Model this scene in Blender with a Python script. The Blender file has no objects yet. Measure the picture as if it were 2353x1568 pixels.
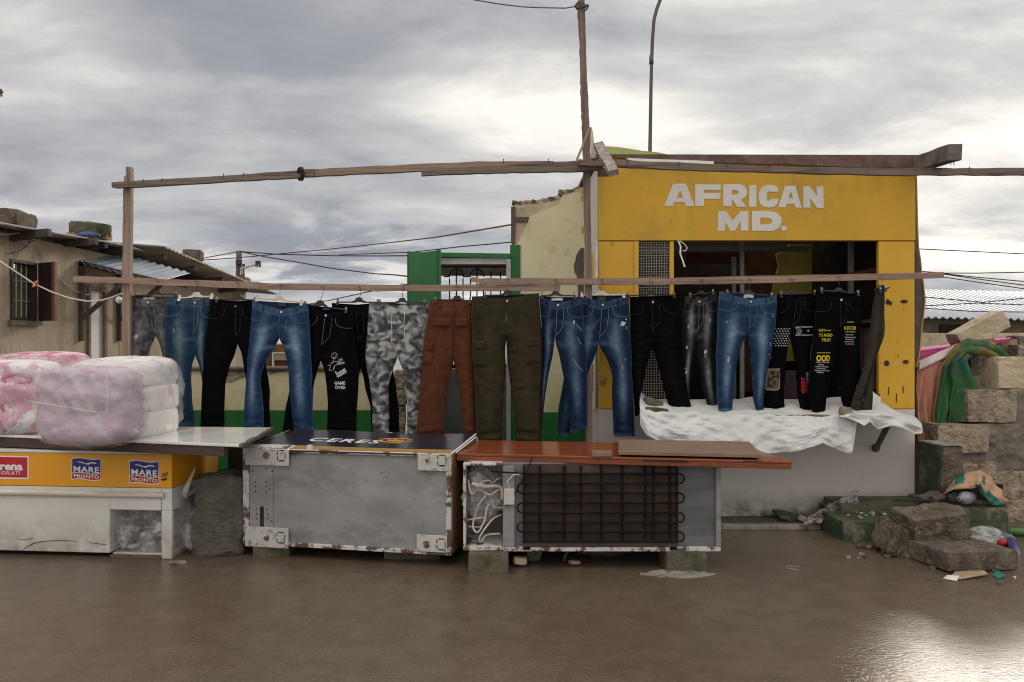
import bpy, bmesh, math, random
import numpy as np
from mathutils import Vector, Matrix, Euler, noise
from mathutils.bvhtree import BVHTree
random.seed(7)
R = math.radians
SC = bpy.context.scene
COL = SC.collection

# ------------------------------------------------------------------ camera, sky, sun, exposure
FPX, CU, CV, EYE = 1850.0, 1176.5, 784.0, 1.45      # focal length and centre measured on the photograph
cam = bpy.data.cameras.new('camera'); cam_o = bpy.data.objects.new('camera', cam); COL.objects.link(cam_o)
cam_o.location = (0, 0, EYE); cam_o.rotation_euler = (R(90), 0, 0)
cam.sensor_width = 36; cam.lens = 36*FPX/2353; cam.clip_end = 2000; cam.clip_start = 0.05
SC.camera = cam_o
SC.view_settings.view_transform = 'Standard'; SC.view_settings.look = 'None'
SC.view_settings.exposure = 0.12; SC.view_settings.gamma = 1
SC.render.engine = 'CYCLES'; SC.cycles.use_denoising = True; SC.cycles.filter_width = 1.1
SUN_AZ, SUN_EL = 30, 20.5
sd = Vector((math.sin(R(SUN_AZ))*math.cos(R(SUN_EL)), math.cos(R(SUN_AZ))*math.cos(R(SUN_EL)), math.sin(R(SUN_EL))))
sun = bpy.data.lights.new('sun', 'SUN'); sun.energy = 1.4; sun.angle = R(10); sun.color = (1.0, .93, .82)
sun_o = bpy.data.objects.new('sun', sun); COL.objects.link(sun_o)
sun_o.rotation_euler = sd.to_track_quat('Z', 'Y').to_euler(); sun_o.location = sd*50

def build_world():
    w = bpy.data.worlds.new('World'); SC.world = w; w.use_nodes = True
    nt = w.node_tree; nt.nodes.clear(); L = nt.links
    def N(t, **k):
        n = nt.nodes.new(t)
        for a, b in k.items(): setattr(n, a, b)
        return n
    def math_(op, a, b=None, clamp=False):
        n = N('ShaderNodeMath', operation=op, use_clamp=clamp)
        for i, v in enumerate((a, b)):
            if v is None: continue
            if isinstance(v, (int, float)): n.inputs[i].default_value = v
            else: L.new(v, n.inputs[i])
        return n.outputs[0]
    def mix(f, a, b, bt='MIX'):
        n = N('ShaderNodeMixRGB', blend_type=bt)
        for i, v in enumerate((f, a, b)):
            if isinstance(v, (int, float)): n.inputs[i].default_value = v
            elif isinstance(v, tuple): n.inputs[i].default_value = v+(1,)
            else: L.new(v, n.inputs[i])
        return n.outputs[0]
    def ramp(fac, stops):
        n = N('ShaderNodeValToRGB'); cr = n.color_ramp
        while len(cr.elements) < len(stops): cr.elements.new(.5)
        for e, (p, c) in zip(cr.elements, stops): e.position = p; e.color = c+(1,) if isinstance(c, tuple) else (c, c, c, 1)
        L.new(fac, n.inputs[0]); return n.outputs[0]
    tc = N('ShaderNodeTexCoord'); sep = N('ShaderNodeSeparateXYZ'); L.new(tc.outputs['Generated'], sep.inputs[0])
    X, Y, Z = sep.outputs
    z = math_('ADD', math_('MAXIMUM', Z, 0.0), 0.20)
    def cloud(sx, sy, ox, scale, det, rough, dist):
        cb = N('ShaderNodeCombineXYZ')
        L.new(math_('ADD', math_('MULTIPLY', math_('DIVIDE', X, z), sx), ox), cb.inputs[0])
        L.new(math_('MULTIPLY', math_('DIVIDE', Y, z), sy), cb.inputs[1])
        n = N('ShaderNodeTexNoise'); n.inputs['Scale'].default_value = scale; n.inputs['Detail'].default_value = det
        n.inputs['Roughness'].default_value = rough; n.inputs['Distortion'].default_value = dist
        L.new(cb.outputs[0], n.inputs['Vector']); return n.outputs[0]
    A = cloud(.8, 1.0, 5.3, .8, 3, .5, .2)
    B = cloud(.8, 1.1, 8.1, 2.1, 12, .62, .3)
    C = cloud(.5, 1.2, 1.7, 1.6, 6, .5, .4)
    # how close a direction is to the hidden sun
    dp = N('ShaderNodeVectorMath', operation='DOT_PRODUCT'); L.new(tc.outputs['Generated'], dp.inputs[0]); dp.inputs[1].default_value = sd
    near = N('ShaderNodeMapRange'); L.new(dp.outputs['Value'], near.inputs[0])
    for i, v in ((1, .62), (2, 1.0), (3, 0.0), (4, 1.0)): near.inputs[i].default_value = v
    near = math_('POWER', near.outputs[0], 1.4)
    tone = math_('ADD', math_('MULTIPLY', A, .62), math_('MULTIPLY', B, .38))
    tone = math_('ADD', tone, math_('MULTIPLY', near, .145))
    col = ramp(tone, [(.37, (.235, .25, .295)), (.475, (.325, .338, .375)), (.57, (.52, .525, .535)), (.665, (.87, .84, .79))])
    # blue holes low over the horizon: the clear-sky model shows through
    sky = N('ShaderNodeTexSky', sky_type='NISHITA', sun_disc=False); sky.sun_elevation = R(SUN_EL); sky.sun_rotation = R(SUN_AZ)
    skyc = mix(1.0, sky.outputs[0], (.085, .085, .085), 'MULTIPLY')
    low = N('ShaderNodeMapRange'); L.new(Z, low.inputs[0])
    for i, v in ((1, .03), (2, .17), (3, 1.0), (4, 0.0)): low.inputs[i].default_value = v
    hole = math_('MULTIPLY', low.outputs[0], ramp(C, [(.50, 0.0), (.60, .75)]), True)
    blue = mix(.55, (.30, .43, .62), skyc)
    col = mix(hole, col, blue)
    cum = math_('MULTIPLY', low.outputs[0], ramp(B, [(.49, 0.0), (.57, .95)]), True)
    col = mix(cum, col, (.86, .84, .81))
    # overcast skies are brighter overhead, and behind the sun's clouds
    up = N('ShaderNodeMapRange'); L.new(Z, up.inputs[0])
    for i, v in ((1, .42), (2, .95), (3, 1.0), (4, 2.6)): up.inputs[i].default_value = v
    gain = math_('ADD', up.outputs[0], math_('MULTIPLY', near, .22))
    bk = N('ShaderNodeMapRange'); L.new(Y, bk.inputs[0])
    for i, v in ((1, -.55), (2, .15), (3, 2.1), (4, 1.0)): bk.inputs[i].default_value = v
    gain = math_('MULTIPLY', gain, bk.outputs[0])
    cg = N('ShaderNodeCombineXYZ')
    wm = math_('MULTIPLY', math_('SUBTRACT', gain, .95), .12)      # the sky behind the camera and overhead is a little warmer
    L.new(gain, cg.inputs[0]); L.new(math_('SUBTRACT', gain, math_('MULTIPLY', wm, .8)), cg.inputs[1]); L.new(math_('SUBTRACT', gain, math_('MULTIPLY', wm, 2.2)), cg.inputs[2])
    col = mix(1.0, col, cg.outputs[0], 'MULTIPLY')
    bg = N('ShaderNodeBackground'); L.new(col, bg.inputs[0]); bg.inputs[1].default_value = 1.0
    out = N('ShaderNodeOutputWorld'); L.new(bg.outputs[0], out.inputs[0])
build_world()

# ------------------------------------------------------------------ pixel measurements -> metres
CR = {'D': (0, 0, 1/1.7408), 1: (0, 500, 2.298), 2: (400, 1050, 2.298), 3: (1200, 1050, 2.298), 4: (2000, 1050, 2.298), 5: (2800, 1050, 2.298),
      'S': (2400, 600, 1.7826), 'R2': (1900, 480, 2.24), 'R4': (1500, 780, 2.529), 'R5': (3500, 500, 1.96), 'R6': (2200, 0, 2.24),
      'F6': (0, 1350, 1.6504), 'F7': (900, 1650, 2.2402), 'F8': (1800, 1700, 2.0934), 'Q1': (3100, 1200, 1.3635), 'Q8': (3400, 1850, 2.8506),
      'P4': (3640, 1200, 2.614), 'R7': (2800, 1560, 2.4768), 'P3': (0, 840, 2.529), 'P8': (0, 1700, 2.7513), 'P6': (0, 1380, 3.096), 'P5': (700, 1780, 3.1367), 'W': (400, 950, 2.1391)}
def UV(c, x, y):
    ox, oy, s = CR[c]; return ((ox+x/s)/1.7408, (oy+y/s)/1.7408)
def W(c, x, y, d):
    u, v = UV(c, x, y); return Vector(((u-CU)*d/FPX, d, EYE-(v-CV)*d/FPX))
def WX(c, x, X0):          # point on the plane X = X0
    def f(y):
        u, v = UV(c, x, y); d = X0*FPX/(u-CU); return Vector((X0, d, EYE-(v-CV)*d/FPX))
    return f
def WG(c, x, y, z=0.0):    # point on a level surface
    u, v = UV(c, x, y); d = (EYE-z)*FPX/(v-CV); return Vector(((u-CU)*d/FPX, d, z))
class Frame:
    def __init__(s, loc, rz=0): s.loc = Vector(loc); s.rz = rz; s.M = Matrix.Translation(s.loc) @ Matrix.Rotation(rz, 4, 'Z'); s.I = s.M.inverted()
    def hit(s, c, x, y, ly=0.0):
        u, v = UV(c, x, y); o = s.I @ Vector((0, 0, EYE)); q = s.I @ (Vector((u-CU, FPX, -(v-CV)))+Vector((0, 0, EYE))); dr = q-o
        t = (ly-o.y)/dr.y; return o+dr*t

# ------------------------------------------------------------------ object helpers
def tag(o, label=None, cat=None, group=None, kind=None):
    if label: o['label'] = label
    if cat: o['category'] = cat
    if group: o['group'] = group
    if kind: o['kind'] = kind
    return o
def thing(name, label, cat, loc=(0, 0, 0), rz=0.0, group=None):
    o = bpy.data.objects.new(name, None); o.empty_display_size = .1; COL.objects.link(o)
    o.location = loc; o.rotation_euler = (0, 0, rz); return tag(o, label, cat, group)
class MB:
    def __init__(s): s.v = []; s.f = []; s.att = []
    def add(s, vs, fs):
        b = len(s.v); s.v += [Vector(p) for p in vs]; s.f += [tuple(i+b for i in f) for f in fs]; return s
    def box(s, x0, x1, y0, y1, z0, z1):
        return s.add([(x0, y0, z0), (x1, y0, z0), (x1, y1, z0), (x0, y1, z0), (x0, y0, z1), (x1, y0, z1), (x1, y1, z1), (x0, y1, z1)],
                     [(0, 3, 2, 1), (4, 5, 6, 7), (0, 1, 5, 4), (1, 2, 6, 5), (2, 3, 7, 6), (3, 0, 4, 7)])
    def slab(s, top, th, down=(0, 0, -1)):      # quad or polygon given as points, thickened along 'down'
        n = len(top); dn = Vector(down)*th; vs = [Vector(p) for p in top]; vs += [p+dn for p in vs]
        fs = [tuple(range(n)), tuple(range(2*n-1, n-1, -1))]+[(i, i+n, (i+1) % n+n, (i+1) % n) for i in range(n)]
        return s.add(vs, fs)
    def beam(s, p0, p1, w, h, up=(0, 0, 1), n=1, wob=0.0):      # rectangular bar; w across, h along up
        p0 = Vector(p0); p1 = Vector(p1); t = (p1-p0).normalized(); a = t.cross(Vector(up)).normalized(); b = a.cross(t).normalized()
        vs = []; fs = []
        for i in range(n+1):
            c = p0.lerp(p1, i/n)
            if wob and 0 < i < n: c = c+b*random.uniform(-wob, wob)+a*random.uniform(-wob, wob)
            for sa, sb in ((-1, -1), (1, -1), (1, 1), (-1, 1)):
                j = Vector((random.uniform(-wob, wob), random.uniform(-wob, wob), random.uniform(-wob, wob)))*.5 if wob else Vector()
                vs.append(c+a*sa*w/2+b*sb*h/2+j)
        for i in range(n):
            for k in range(4): fs.append((i*4+k, i*4+(k+1) % 4, i*4+4+(k+1) % 4, i*4+4+k))
        fs += [(3, 2, 1, 0), (n*4, n*4+1, n*4+2, n*4+3)]
        return s.add(vs, fs)
    def tube(s, pts, r, n=8, closed=False):
        pts = [Vector(p) for p in pts]; m = len(pts); vs = []; fs = []; prev = None
        for i, p in enumerate(pts):
            t = (pts[min(i+1, m-1)]-pts[max(i-1, 0)]); t = t.normalized() if t.length > 1e-9 else Vector((0, 0, 1))
            a = prev-t*prev.dot(t) if prev is not None else t.cross(Vector((0, 1, 0)) if abs(t.y) < .9 else Vector((1, 0, 0)))
            a = a.normalized() if a.length > 1e-6 else t.orthogonal().normalized()
            prev = a; b = t.cross(a); rr = r[i] if isinstance(r, (list, tuple)) else r
            for k in range(n):
                g = 2*math.pi*k/n; vs.append(p+a*math.cos(g)*rr+b*math.sin(g)*rr)
        for i in range(m-1):
            for k in range(n): fs.append((i*n+k, i*n+(k+1) % n, i*n+n+(k+1) % n, i*n+n+k))
        fs += [tuple(range(n-1, -1, -1)), tuple(range((m-1)*n, m*n))]
        return s.add(vs, fs)
    def grid(s, fn, nu, nv):
        vs = [fn(i/nu, j/nv) for j in range(nv+1) for i in range(nu+1)]
        fs = [(j*(nu+1)+i, j*(nu+1)+i+1, (j+1)*(nu+1)+i+1, (j+1)*(nu+1)+i) for j in range(nv) for i in range(nu)]
        return s.add(vs, fs)
    def disc(s, c, r, n=16, ax=(0, 1, 0), th=.003, rx=None):
        ax = Vector(ax).normalized(); a = ax.orthogonal().normalized() if abs(ax.y) < .99 else Vector((1, 0, 0)); b = ax.cross(a)
        top = [Vector(c)+a*math.cos(2*math.pi*k/n)*(rx or r)+b*math.sin(2*math.pi*k/n)*r for k in range(n)]
        return s.slab(top, th, ax)
    def build(s, name, mat, parent=None, smooth=False, bevel=0, world=True, loc=None, fix=True, solid=0, sub=0):
        me = bpy.data.meshes.new(name); off = Vector()
        if parent is not None and world:
            pm = Matrix.Translation(parent.location) @ parent.rotation_euler.to_matrix().to_4x4()
            q = parent.parent
            while q is not None: pm = (Matrix.Translation(q.location) @ q.rotation_euler.to_matrix().to_4x4()) @ pm; q = q.parent
            im = pm.inverted(); vs = [im @ p for p in s.v]
        elif parent is None and world:
            if loc is None:
                xs = [p.x for p in s.v]; ys = [p.y for p in s.v]; loc = ((min(xs)+max(xs))/2, (min(ys)+max(ys))/2, min(p.z for p in s.v))
            off = Vector(loc); vs = [p-off for p in s.v]
        else: vs = s.v
        me.from_pydata([tuple(p) for p in vs], [], s.f); me.update()
        if fix:
            bm = bmesh.new(); bm.from_mesh(me); bmesh.ops.recalc_face_normals(bm, faces=bm.faces); bm.to_mesh(me); bm.free()
        if smooth: me.polygons.foreach_set('use_smooth', [True]*len(me.polygons))
        if s.att:
            a = me.attributes.new('fade', 'FLOAT', 'POINT'); a.data.foreach_set('value', s.att)
        o = bpy.data.objects.new(name, me); COL.objects.link(o); o.location = off
        if mat: me.materials.append(mat)
        if parent is not None: o.parent = parent
        if solid: m = o.modifiers.new('thickness', 'SOLIDIFY'); m.thickness = solid; m.offset = 0
        if sub: m = o.modifiers.new('smooth', 'SUBSURF'); m.levels = sub; m.render_levels = sub
        if bevel: m = o.modifiers.new('bevel', 'BEVEL'); m.width = bevel; m.segments = 2; m.limit_method = 'ANGLE'; m.angle_limit = R(40)
        return o
def rockmb(center, size, rot=(0, 0, 0), amp=.02, cuts=7, rnd=.35, seed=0, fq=6.0):
    bm = bmesh.new(); bmesh.ops.create_cube(bm, size=1.0); bmesh.ops.subdivide_edges(bm, edges=bm.edges, cuts=cuts, use_grid_fill=True)
    Rm = Euler(rot).to_matrix(); m = MB(); S = Vector(size); sv = Vector((seed*3.1, seed*1.7, seed*5.3)); vs = []
    for v in bm.verts:
        p = v.co.copy(); q = p.normalized()*.62; p = p.lerp(q, rnd*max(0, (p.length-.55)/.32))
        p = Vector((p.x*S.x, p.y*S.y, p.z*S.z)); nn = p.normalized()
        dsp = noise.noise(p*fq+sv)*amp+noise.noise(p*fq*3+sv)*amp*.55+noise.noise(p*fq*8+sv)*amp*.36
        vs.append(Rm @ (p+nn*dsp)+Vector(center))
    bm.verts.index_update(); m.add(vs, [tuple(v.index for v in f.verts) for f in bm.faces]); bm.free(); return m
def blobmb(center, size, rot=(0, 0, 0), amp=.05, sub=4, seed=0, fq=3.0, power=1.0, ridge=True, floor=None):
    bm = bmesh.new(); bmesh.ops.create_icosphere(bm, subdivisions=sub, radius=1.0); Rm = Euler(rot).to_matrix(); m = MB(); sv = Vector((seed*3.3, seed*7.7, seed)); vs = []
    for v in bm.verts:
        d = v.co.normalized(); k = max(abs(d.x), abs(d.y), abs(d.z)); p = d/(k**power) if power < 1.01 and power > 0 else d
        e = power; p = d/((abs(d.x)**(2/e)+abs(d.y)**(2/e)+abs(d.z)**(2/e))**(e/2)) if e < 1 else d
        n1 = noise.noise(d*fq+sv); n2 = noise.noise(d*fq*2.6+sv*2)
        r = (1-2*abs(n1))*.6+(1-2*abs(n2))*.4 if ridge else n1*.7+n2*.3
        q = Vector((p.x*size[0]/2, p.y*size[1]/2, p.z*size[2]/2))+d*r*amp
        w = Rm @ q+Vector(center)
        if floor is not None and w.z < floor: w.z = floor+(w.z-floor)*.08
        vs.append(w)
    bm.verts.index_update(); m.add(vs, [tuple(v.index for v in f.verts) for f in bm.faces]); bm.free(); return m
def polymesh(polys, holes=()):            # flat lettering: filled outline curves -> mesh (x, z)
    cu = bpy.data.curves.new('outline', 'CURVE'); cu.dimensions = '2D'; cu.fill_mode = 'BOTH'
    for pl in polys:
        sp = cu.splines.new('POLY'); sp.points.add(len(pl)-1); sp.use_cyclic_u = True
        for q, (a, b) in zip(sp.points, pl): q.co = (a, b, 0, 1)
    return curve2mesh(cu)
def curve2mesh(cu):
    o = bpy.data.objects.new('tmp', cu); COL.objects.link(o); dg = bpy.context.evaluated_depsgraph_get(); dg.update()
    me = bpy.data.meshes.new_from_object(o.evaluated_get(dg)); vs = [v.co.copy() for v in me.vertices]; fs = [tuple(p.vertices) for p in me.polygons]
    bpy.data.objects.remove(o); bpy.data.curves.remove(cu); bpy.data.meshes.remove(me); return vs, fs
def textmesh(body, bold=.0, shear=0.0, spacing=1.0, line=1.0):
    cu = bpy.data.curves.new('txt', 'FONT'); cu.body = body; cu.offset = bold; cu.shear = shear; cu.space_character = spacing; cu.space_line = line; cu.align_x = 'CENTER'; cu.resolution_u = 3
    return curve2mesh(cu)
def fit(vs, x0, x1, z0, z1):
    ax = [v.x for v in vs]; ay = [v.y for v in vs]; a0, a1, b0, b1 = min(ax), max(ax), min(ay), max(ay)
    return [(x0+(v.x-a0)/(a1-a0)*(x1-x0), z0+(v.y-b0)/(b1-b0)*(z1-z0)) for v in vs]
def flat_text(name, body, fr, c, x0, y0, x1, y1, mat, parent, bold=.02, shear=0, ly=0.0, sp=1.0, slope=0.0):
    a = fr.hit(c, x0, y1, ly); b = fr.hit(c, x1, y0, ly); vs, fs = textmesh(body, bold, shear, sp)
    pts = fit(vs, a.x, b.x, a.z, b.z); m = MB(); m.add([fr.M @ Vector((x, ly, z+(x-a.x)*slope)) for x, z in pts], fs)
    return m.build(name, mat, parent, fix=False)

# ------------------------------------------------------------------ materials
MATS = {}
def mat(name, c1, c2=None, rough=.8, scale=6, amt=(.35, .65), bump=.0, bscale=40, metal=0, stretch=(1, 1, 1), dirt=None, grime=None, spec=.5, detail=5, fade=None, alpha=None, trans=0, bdist=.01, dirt2=None, arot=None):
    m = bpy.data.materials.new(name); m.use_nodes = True; nt = m.node_tree; L = nt.links; b = nt.nodes['Principled BSDF']
    b.inputs['Roughness'].default_value = rough; b.inputs['Metallic'].default_value = metal; b.inputs['Specular IOR Level'].default_value = spec
    def N(t, **k):
        n = nt.nodes.new(t)
        for a, q in k.items(): setattr(n, a, q)
        return n
    tc = N('ShaderNodeTexCoord'); geo = N('ShaderNodeNewGeometry'); mp = N('ShaderNodeMapping'); mp.inputs['Scale'].default_value = stretch; L.new(geo.outputs['Position'], mp.inputs[0])
    def nz(sc, det=5, v=mp.outputs[0], ro=.6):
        n = N('ShaderNodeTexNoise'); n.inputs['Scale'].default_value = sc; n.inputs['Detail'].default_value = det; n.inputs['Roughness'].default_value = ro; L.new(v, n.inputs['Vector']); return n.outputs[0]
    def ramp(f, p0, p1, a=0, z=1):
        n = N('ShaderNodeMapRange'); n.inputs[1].default_value = p0; n.inputs[2].default_value = p1; n.inputs[3].default_value = a; n.inputs[4].default_value = z; L.new(f, n.inputs[0]); return n.outputs[0]
    def mul(a, c):
        n = N('ShaderNodeMath', operation='MULTIPLY', use_clamp=True); L.new(a, n.inputs[0])
        if isinstance(c, (int, float)): n.inputs[1].default_value = c
        else: L.new(c, n.inputs[1])
        return n.outputs[0]
    def mix(f, a, c):
        n = N('ShaderNodeMixRGB'); L.new(f, n.inputs[0])
        for i, q in ((1, a), (2, c)):
            if isinstance(q, tuple): n.inputs[i].default_value = q+(1,)
            else: L.new(q, n.inputs[i])
        return n.outputs[0]
    c2 = c2 or tuple(q*.72 for q in c1)
    f = ramp(nz(scale, detail), *amt); col = mix(f, c1, c2)
    if fade:
        at = N('ShaderNodeAttribute'); at.attribute_name = 'fade'; fn = mul(at.outputs['Fac'], ramp(nz(28, 4, geo.outputs['Position']), .25, .7, .55, 1.25)); col = mix(fn, col, fade)
    for dd in (dirt, dirt2):
        if dd:
            dc, ds, lo, hi = dd[:4]; df = ramp(nz(ds, 8, mp.outputs[0], .68), lo, hi)
            if len(dd) > 4: df = mul(df, dd[4])
            col = mix(df, col, dc)
    if grime:
        gc, z0, z1 = grime; sp = N('ShaderNodeSeparateXYZ'); L.new(geo.outputs['Position'], sp.inputs[0])
        g = ramp(sp.outputs[2], z0, z1, 1, 0); col = mix(mul(g, ramp(nz(9, 8, geo.outputs['Position']), .3, .62)), col, gc)
    L.new(col, b.inputs['Base Color'])
    if bump:
        bp = N('ShaderNodeBump'); bp.inputs['Strength'].default_value = bump; bp.inputs['Distance'].default_value = bdist; L.new(nz(bscale, 6), bp.inputs['Height']); L.new(bp.outputs[0], b.inputs['Normal'])
    if alpha:
        av = geo.outputs['Position']
        if arot: am = N('ShaderNodeMapping'); am.inputs['Rotation'].default_value = arot; am.inputs['Scale'].default_value = (4.5, 2, .7); am.vector_type = 'POINT'; am2 = N('ShaderNodeMapping'); am2.inputs['Rotation'].default_value = arot; L.new(av, am2.inputs[0]); am.inputs['Rotation'].default_value = (0, 0, 0); L.new(am2.outputs[0], am.inputs[0]); av = am.outputs[0]
        L.new(ramp(nz(alpha[2], 2.2, av, .5), .40, .66, alpha[0], alpha[1]), b.inputs['Alpha'])
    if trans: b.inputs['Transmission Weight'].default_value = trans
    MATS[name] = m; return m
def M(n): return MATS[n]
wood_dirt = ((.035, .028, .024), 5, .56, .66, .8)
mat('pale_wood', (.34, .235, .18), (.22, .145, .115), .85, 4, stretch=(.5, 6, 14), bump=.35, bscale=12, dirt=wood_dirt)
mat('pale_wood_up', (.34, .24, .185), (.22, .155, .12), .85, 4, stretch=(14, 6, .5), bump=.35, bscale=12, dirt=wood_dirt)
mat('grey_wood', (.23, .175, .145), (.125, .095, .078), .9, 4, stretch=(.5, 6, 14), bump=.5, bscale=12, dirt=wood_dirt)
mat('grey_wood_up', (.25, .175, .14), (.135, .098, .08), .9, 4, stretch=(14, 6, .4), bump=.5, bscale=12, dirt=wood_dirt)
mat('old_wood', (.20, .17, .15), (.07, .06, .055), .9, 7, bump=.5, bscale=25)
mat('bleached_wood', (.42, .38, .34), (.24, .20, .175), .9, 5, stretch=(6, 6, 1.5), bump=.5, bscale=25, dirt=((.09, .075, .06), 6, .56, .66, .7))
mat('dark_timber', (.10, .075, .065), (.045, .035, .032), .9, 9, bump=.4)
mat('splinter', (.36, .25, .15), (.22, .15, .1), .9, 15)
mat('yellow_paint', (.66, .372, .020), (.57, .325, .018), .55, 1.6, stretch=(1, 1, .55), dirt=((.36, .25, .03), 3.0, .48, .66, .75), dirt2=((.14, .085, .02), 16, .64, .71, .8), bump=.10, bscale=60, amt=(.3, .7))
mat('yellow_panel', (.70, .39, .024), (.60, .335, .02), .5, 3, stretch=(1, 1, .6), dirt=((.16, .085, .02), 11, .62, .70, .9), bump=.06, bscale=60)
mat('white_letter', (.70, .67, .64), (.62, .58, .56), .6, 5, dirt=((.35, .22, .1), 12, .66, .74, .7))
mat('white_wall', (.64, .60, .56), (.58, .535, .49), .7, 1.5, dirt=((.22, .18, .14), 16, .62, .74, .6), grime=((.12, .095, .07), .04, .26), bump=.08, bscale=70)
mat('rust', (.10, .052, .038), (.165, .105, .088), .85, 9, bump=.4, bscale=50)
mat('rust_dark', (.055, .028, .02), (.02, .012, .01), .9, 20)
mat('cream_plaster', (.68, .63, .43), (.62, .56, .37), .9, 2.2, dirt=((.40, .35, .20), 5, .56, .70, .6), grime=((.42, .40, .18), .6, 1.25), bump=.35, bscale=45)
mat('green_paint', (.010, .15, .025), (.008, .11, .02), .5, 4, dirt=((.06, .10, .05), 18, .66, .72, .6), bump=.1)
mat('green_door', (.03, .17, .05), (.02, .13, .035), .45, 3, dirt=((.10, .16, .10), 14, .66, .72, .5))
mat('tan_render', (.43, .36, .265), (.32, .26, .185), .95, 2.2, stretch=(1, 1, .4), dirt=((.19, .15, .105), 2.5, .50, .68, .8), dirt2=((.46, .38, .27), 5, .58, .68, .6), bump=.9, bscale=22, bdist=.02)
mat('tufa', (.44, .35, .25), (.31, .245, .175), .95, 7, dirt=((.10, .085, .07), 9, .50, .62, .8), dirt2=((.56, .47, .35), 16, .58, .66, .6), bump=1.0, bscale=35, bdist=.04)
mat('tufa_pale', (.55, .45, .32), (.45, .36, .25), .95, 6, dirt=((.22, .19, .16), 9, .56, .68, .7), bump=.8, bscale=35, bdist=.015)
mat('mortar', (.13, .115, .095), (.20, .17, .13), .95, 6, bump=.9, bscale=24, dirt=((.36, .28, .19), 4, .58, .66, .7), bdist=.02)
mat('mortar_grey', (.12, .105, .085), (.085, .072, .06), .95, 8, bump=.6, bscale=30)
mat('concrete', (.175, .138, .104), (.085, .066, .049), .9, 8, dirt=((.34, .28, .22), 30, .57, .63, .75), dirt2=((.05, .042, .034), 7, .54, .66, .7), bump=1.0, bscale=38, bdist=.04)
mat('mossy', (.125, .108, .075), (.075, .066, .05), .95, 10, dirt=((.045, .06, .012), 5, .5, .62, .8), bump=.8, bscale=40, bdist=.015)
mat('green_concrete', (.026, .060, .028), (.06, .06, .035), .75, 6, dirt=((.22, .19, .135), 6, .52, .64, .75), dirt2=((.20, .16, .03), 5, .64, .7, .7), bump=.6, bscale=40)
mat('lily_wall', (.42, .45, .17), (.36, .39, .14), .9, 4, bump=.2)
mat('corrugated', (.50, .52, .56), (.40, .42, .46), .45, 3, metal=.1, dirt=((.35, .30, .27), 6, .62, .75, .5))
mat('roof_sheet', (.42, .40, .37), (.25, .23, .21), .6, 5, metal=.3, dirt=((.18, .13, .1), 7, .55, .7, .7))
mat('blue_sheet', (.26, .30, .33), (.19, .22, .25), .5, 5, metal=.4)
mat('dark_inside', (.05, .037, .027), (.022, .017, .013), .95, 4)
mat('brown_wood', (.20, .085, .04), (.11, .05, .028), .8, 6)
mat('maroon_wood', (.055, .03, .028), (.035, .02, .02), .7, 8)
mat('inner_yellow', (.72, .62, .14), (.62, .53, .11), .9, 3)
mat('steel', (.48, .48, .47), (.34, .34, .34), .5, 8, metal=.35)
mat('galv', (.30, .30, .295), (.22, .22, .218), .6, 5, metal=.15, stretch=(.6, 1, 1.2), dirt=((.10, .095, .09), 3.6, .50, .72, .75), dirt2=((.07, .058, .05), 34, .60, .68, .6), bump=.12, bscale=12)
mat('galv_dark', (.17, .175, .185), (.11, .115, .125), .5, 6, metal=.35, stretch=(.5, 1, 2), dirt=((.04, .04, .04), 4, .55, .72, .7), bump=.1, bscale=14)
mat('white_enamel', (.62, .60, .575), (.56, .54, .51), .4, 2, dirt=((.30, .25, .21), 13, .62, .74, .6), grime=((.26, .21, .17), -.02, .30), bump=.03, bscale=8)
mat('rusty_enamel', (.58, .56, .54), (.48, .46, .44), .5, 3, dirt=((.07, .028, .014), 9, .50, .55, .95), dirt2=((.16, .08, .04), 28, .56, .64, .7), bump=.25, bscale=30)
mat('plate_enamel', (.50, .485, .46), (.40, .385, .365), .5, 4, dirt=((.13, .07, .04), 20, .55, .64, .8))
mat('yellow_band', (.72, .32, .012), (.68, .30, .012), .4, 2, dirt=((.2, .1, .03), 25, .70, .76, .5))
mat('blue_print', (.012, .022, .20), None, .45); mat('red_print', (.48, .012, .022), None, .45); mat('white_print', (.78, .77, .75), (.72, .71, .70), .5)
mat('cream_rail', (.62, .55, .47), (.50, .43, .36), .6, 6, stretch=(.5, 1, 5), dirt=((.25, .18, .13), 10, .58, .72, .6))
mat('black_decal', (.013, .014, .020), (.02, .021, .03), .28, 5, dirt=((.10, .10, .11), 18, .66, .75, .4))
mat('gold_print', (.55, .26, .03), None, .5); mat('oak_decal', (.42, .22, .05), (.30, .15, .035), .45, 5, stretch=(.6, 20, 20))
mat('oak_side', (.23, .12, .045), (.14, .075, .03), .6, 5, stretch=(20, 20, .6))
mat('orange_varnish', (.25, .058, .016), (.17, .038, .012), .18, 4, stretch=(.5, 5, 5), dirt=((.42, .22, .12), 3.5, .58, .66, .5), dirt2=((.10, .035, .015), 14, .64, .7, .6))
mat('orange_edge', (.23, .054, .015), (.14, .032, .01), .4, 6, stretch=(.5, 5, 8), dirt=((.32, .17, .10), 20, .66, .7, .7))
mat('plywood', (.24, .155, .105), (.17, .105, .07), .6, 4, stretch=(.6, 6, 6), dirt=((.10, .06, .04), 6, .58, .7, .5))
mat('melamine', (.74, .73, .70), (.66, .65, .62), .14, 3, dirt=((.40, .30, .2), 9, .66, .75, .4))
mat('apron', (.075, .04, .035), (.045, .026, .024), .7, 6, stretch=(.5, 5, 8), dirt=((.30, .15, .05), 7, .66, .7, .7))
mat('coil_black', (.012, .012, .013), (.02, .018, .016), .5, 10)
mat('fin_brown', (.085, .053, .040), (.045, .030, .024), .85, 7)
mat('roof_dull', (.3, .3, .3))
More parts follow.
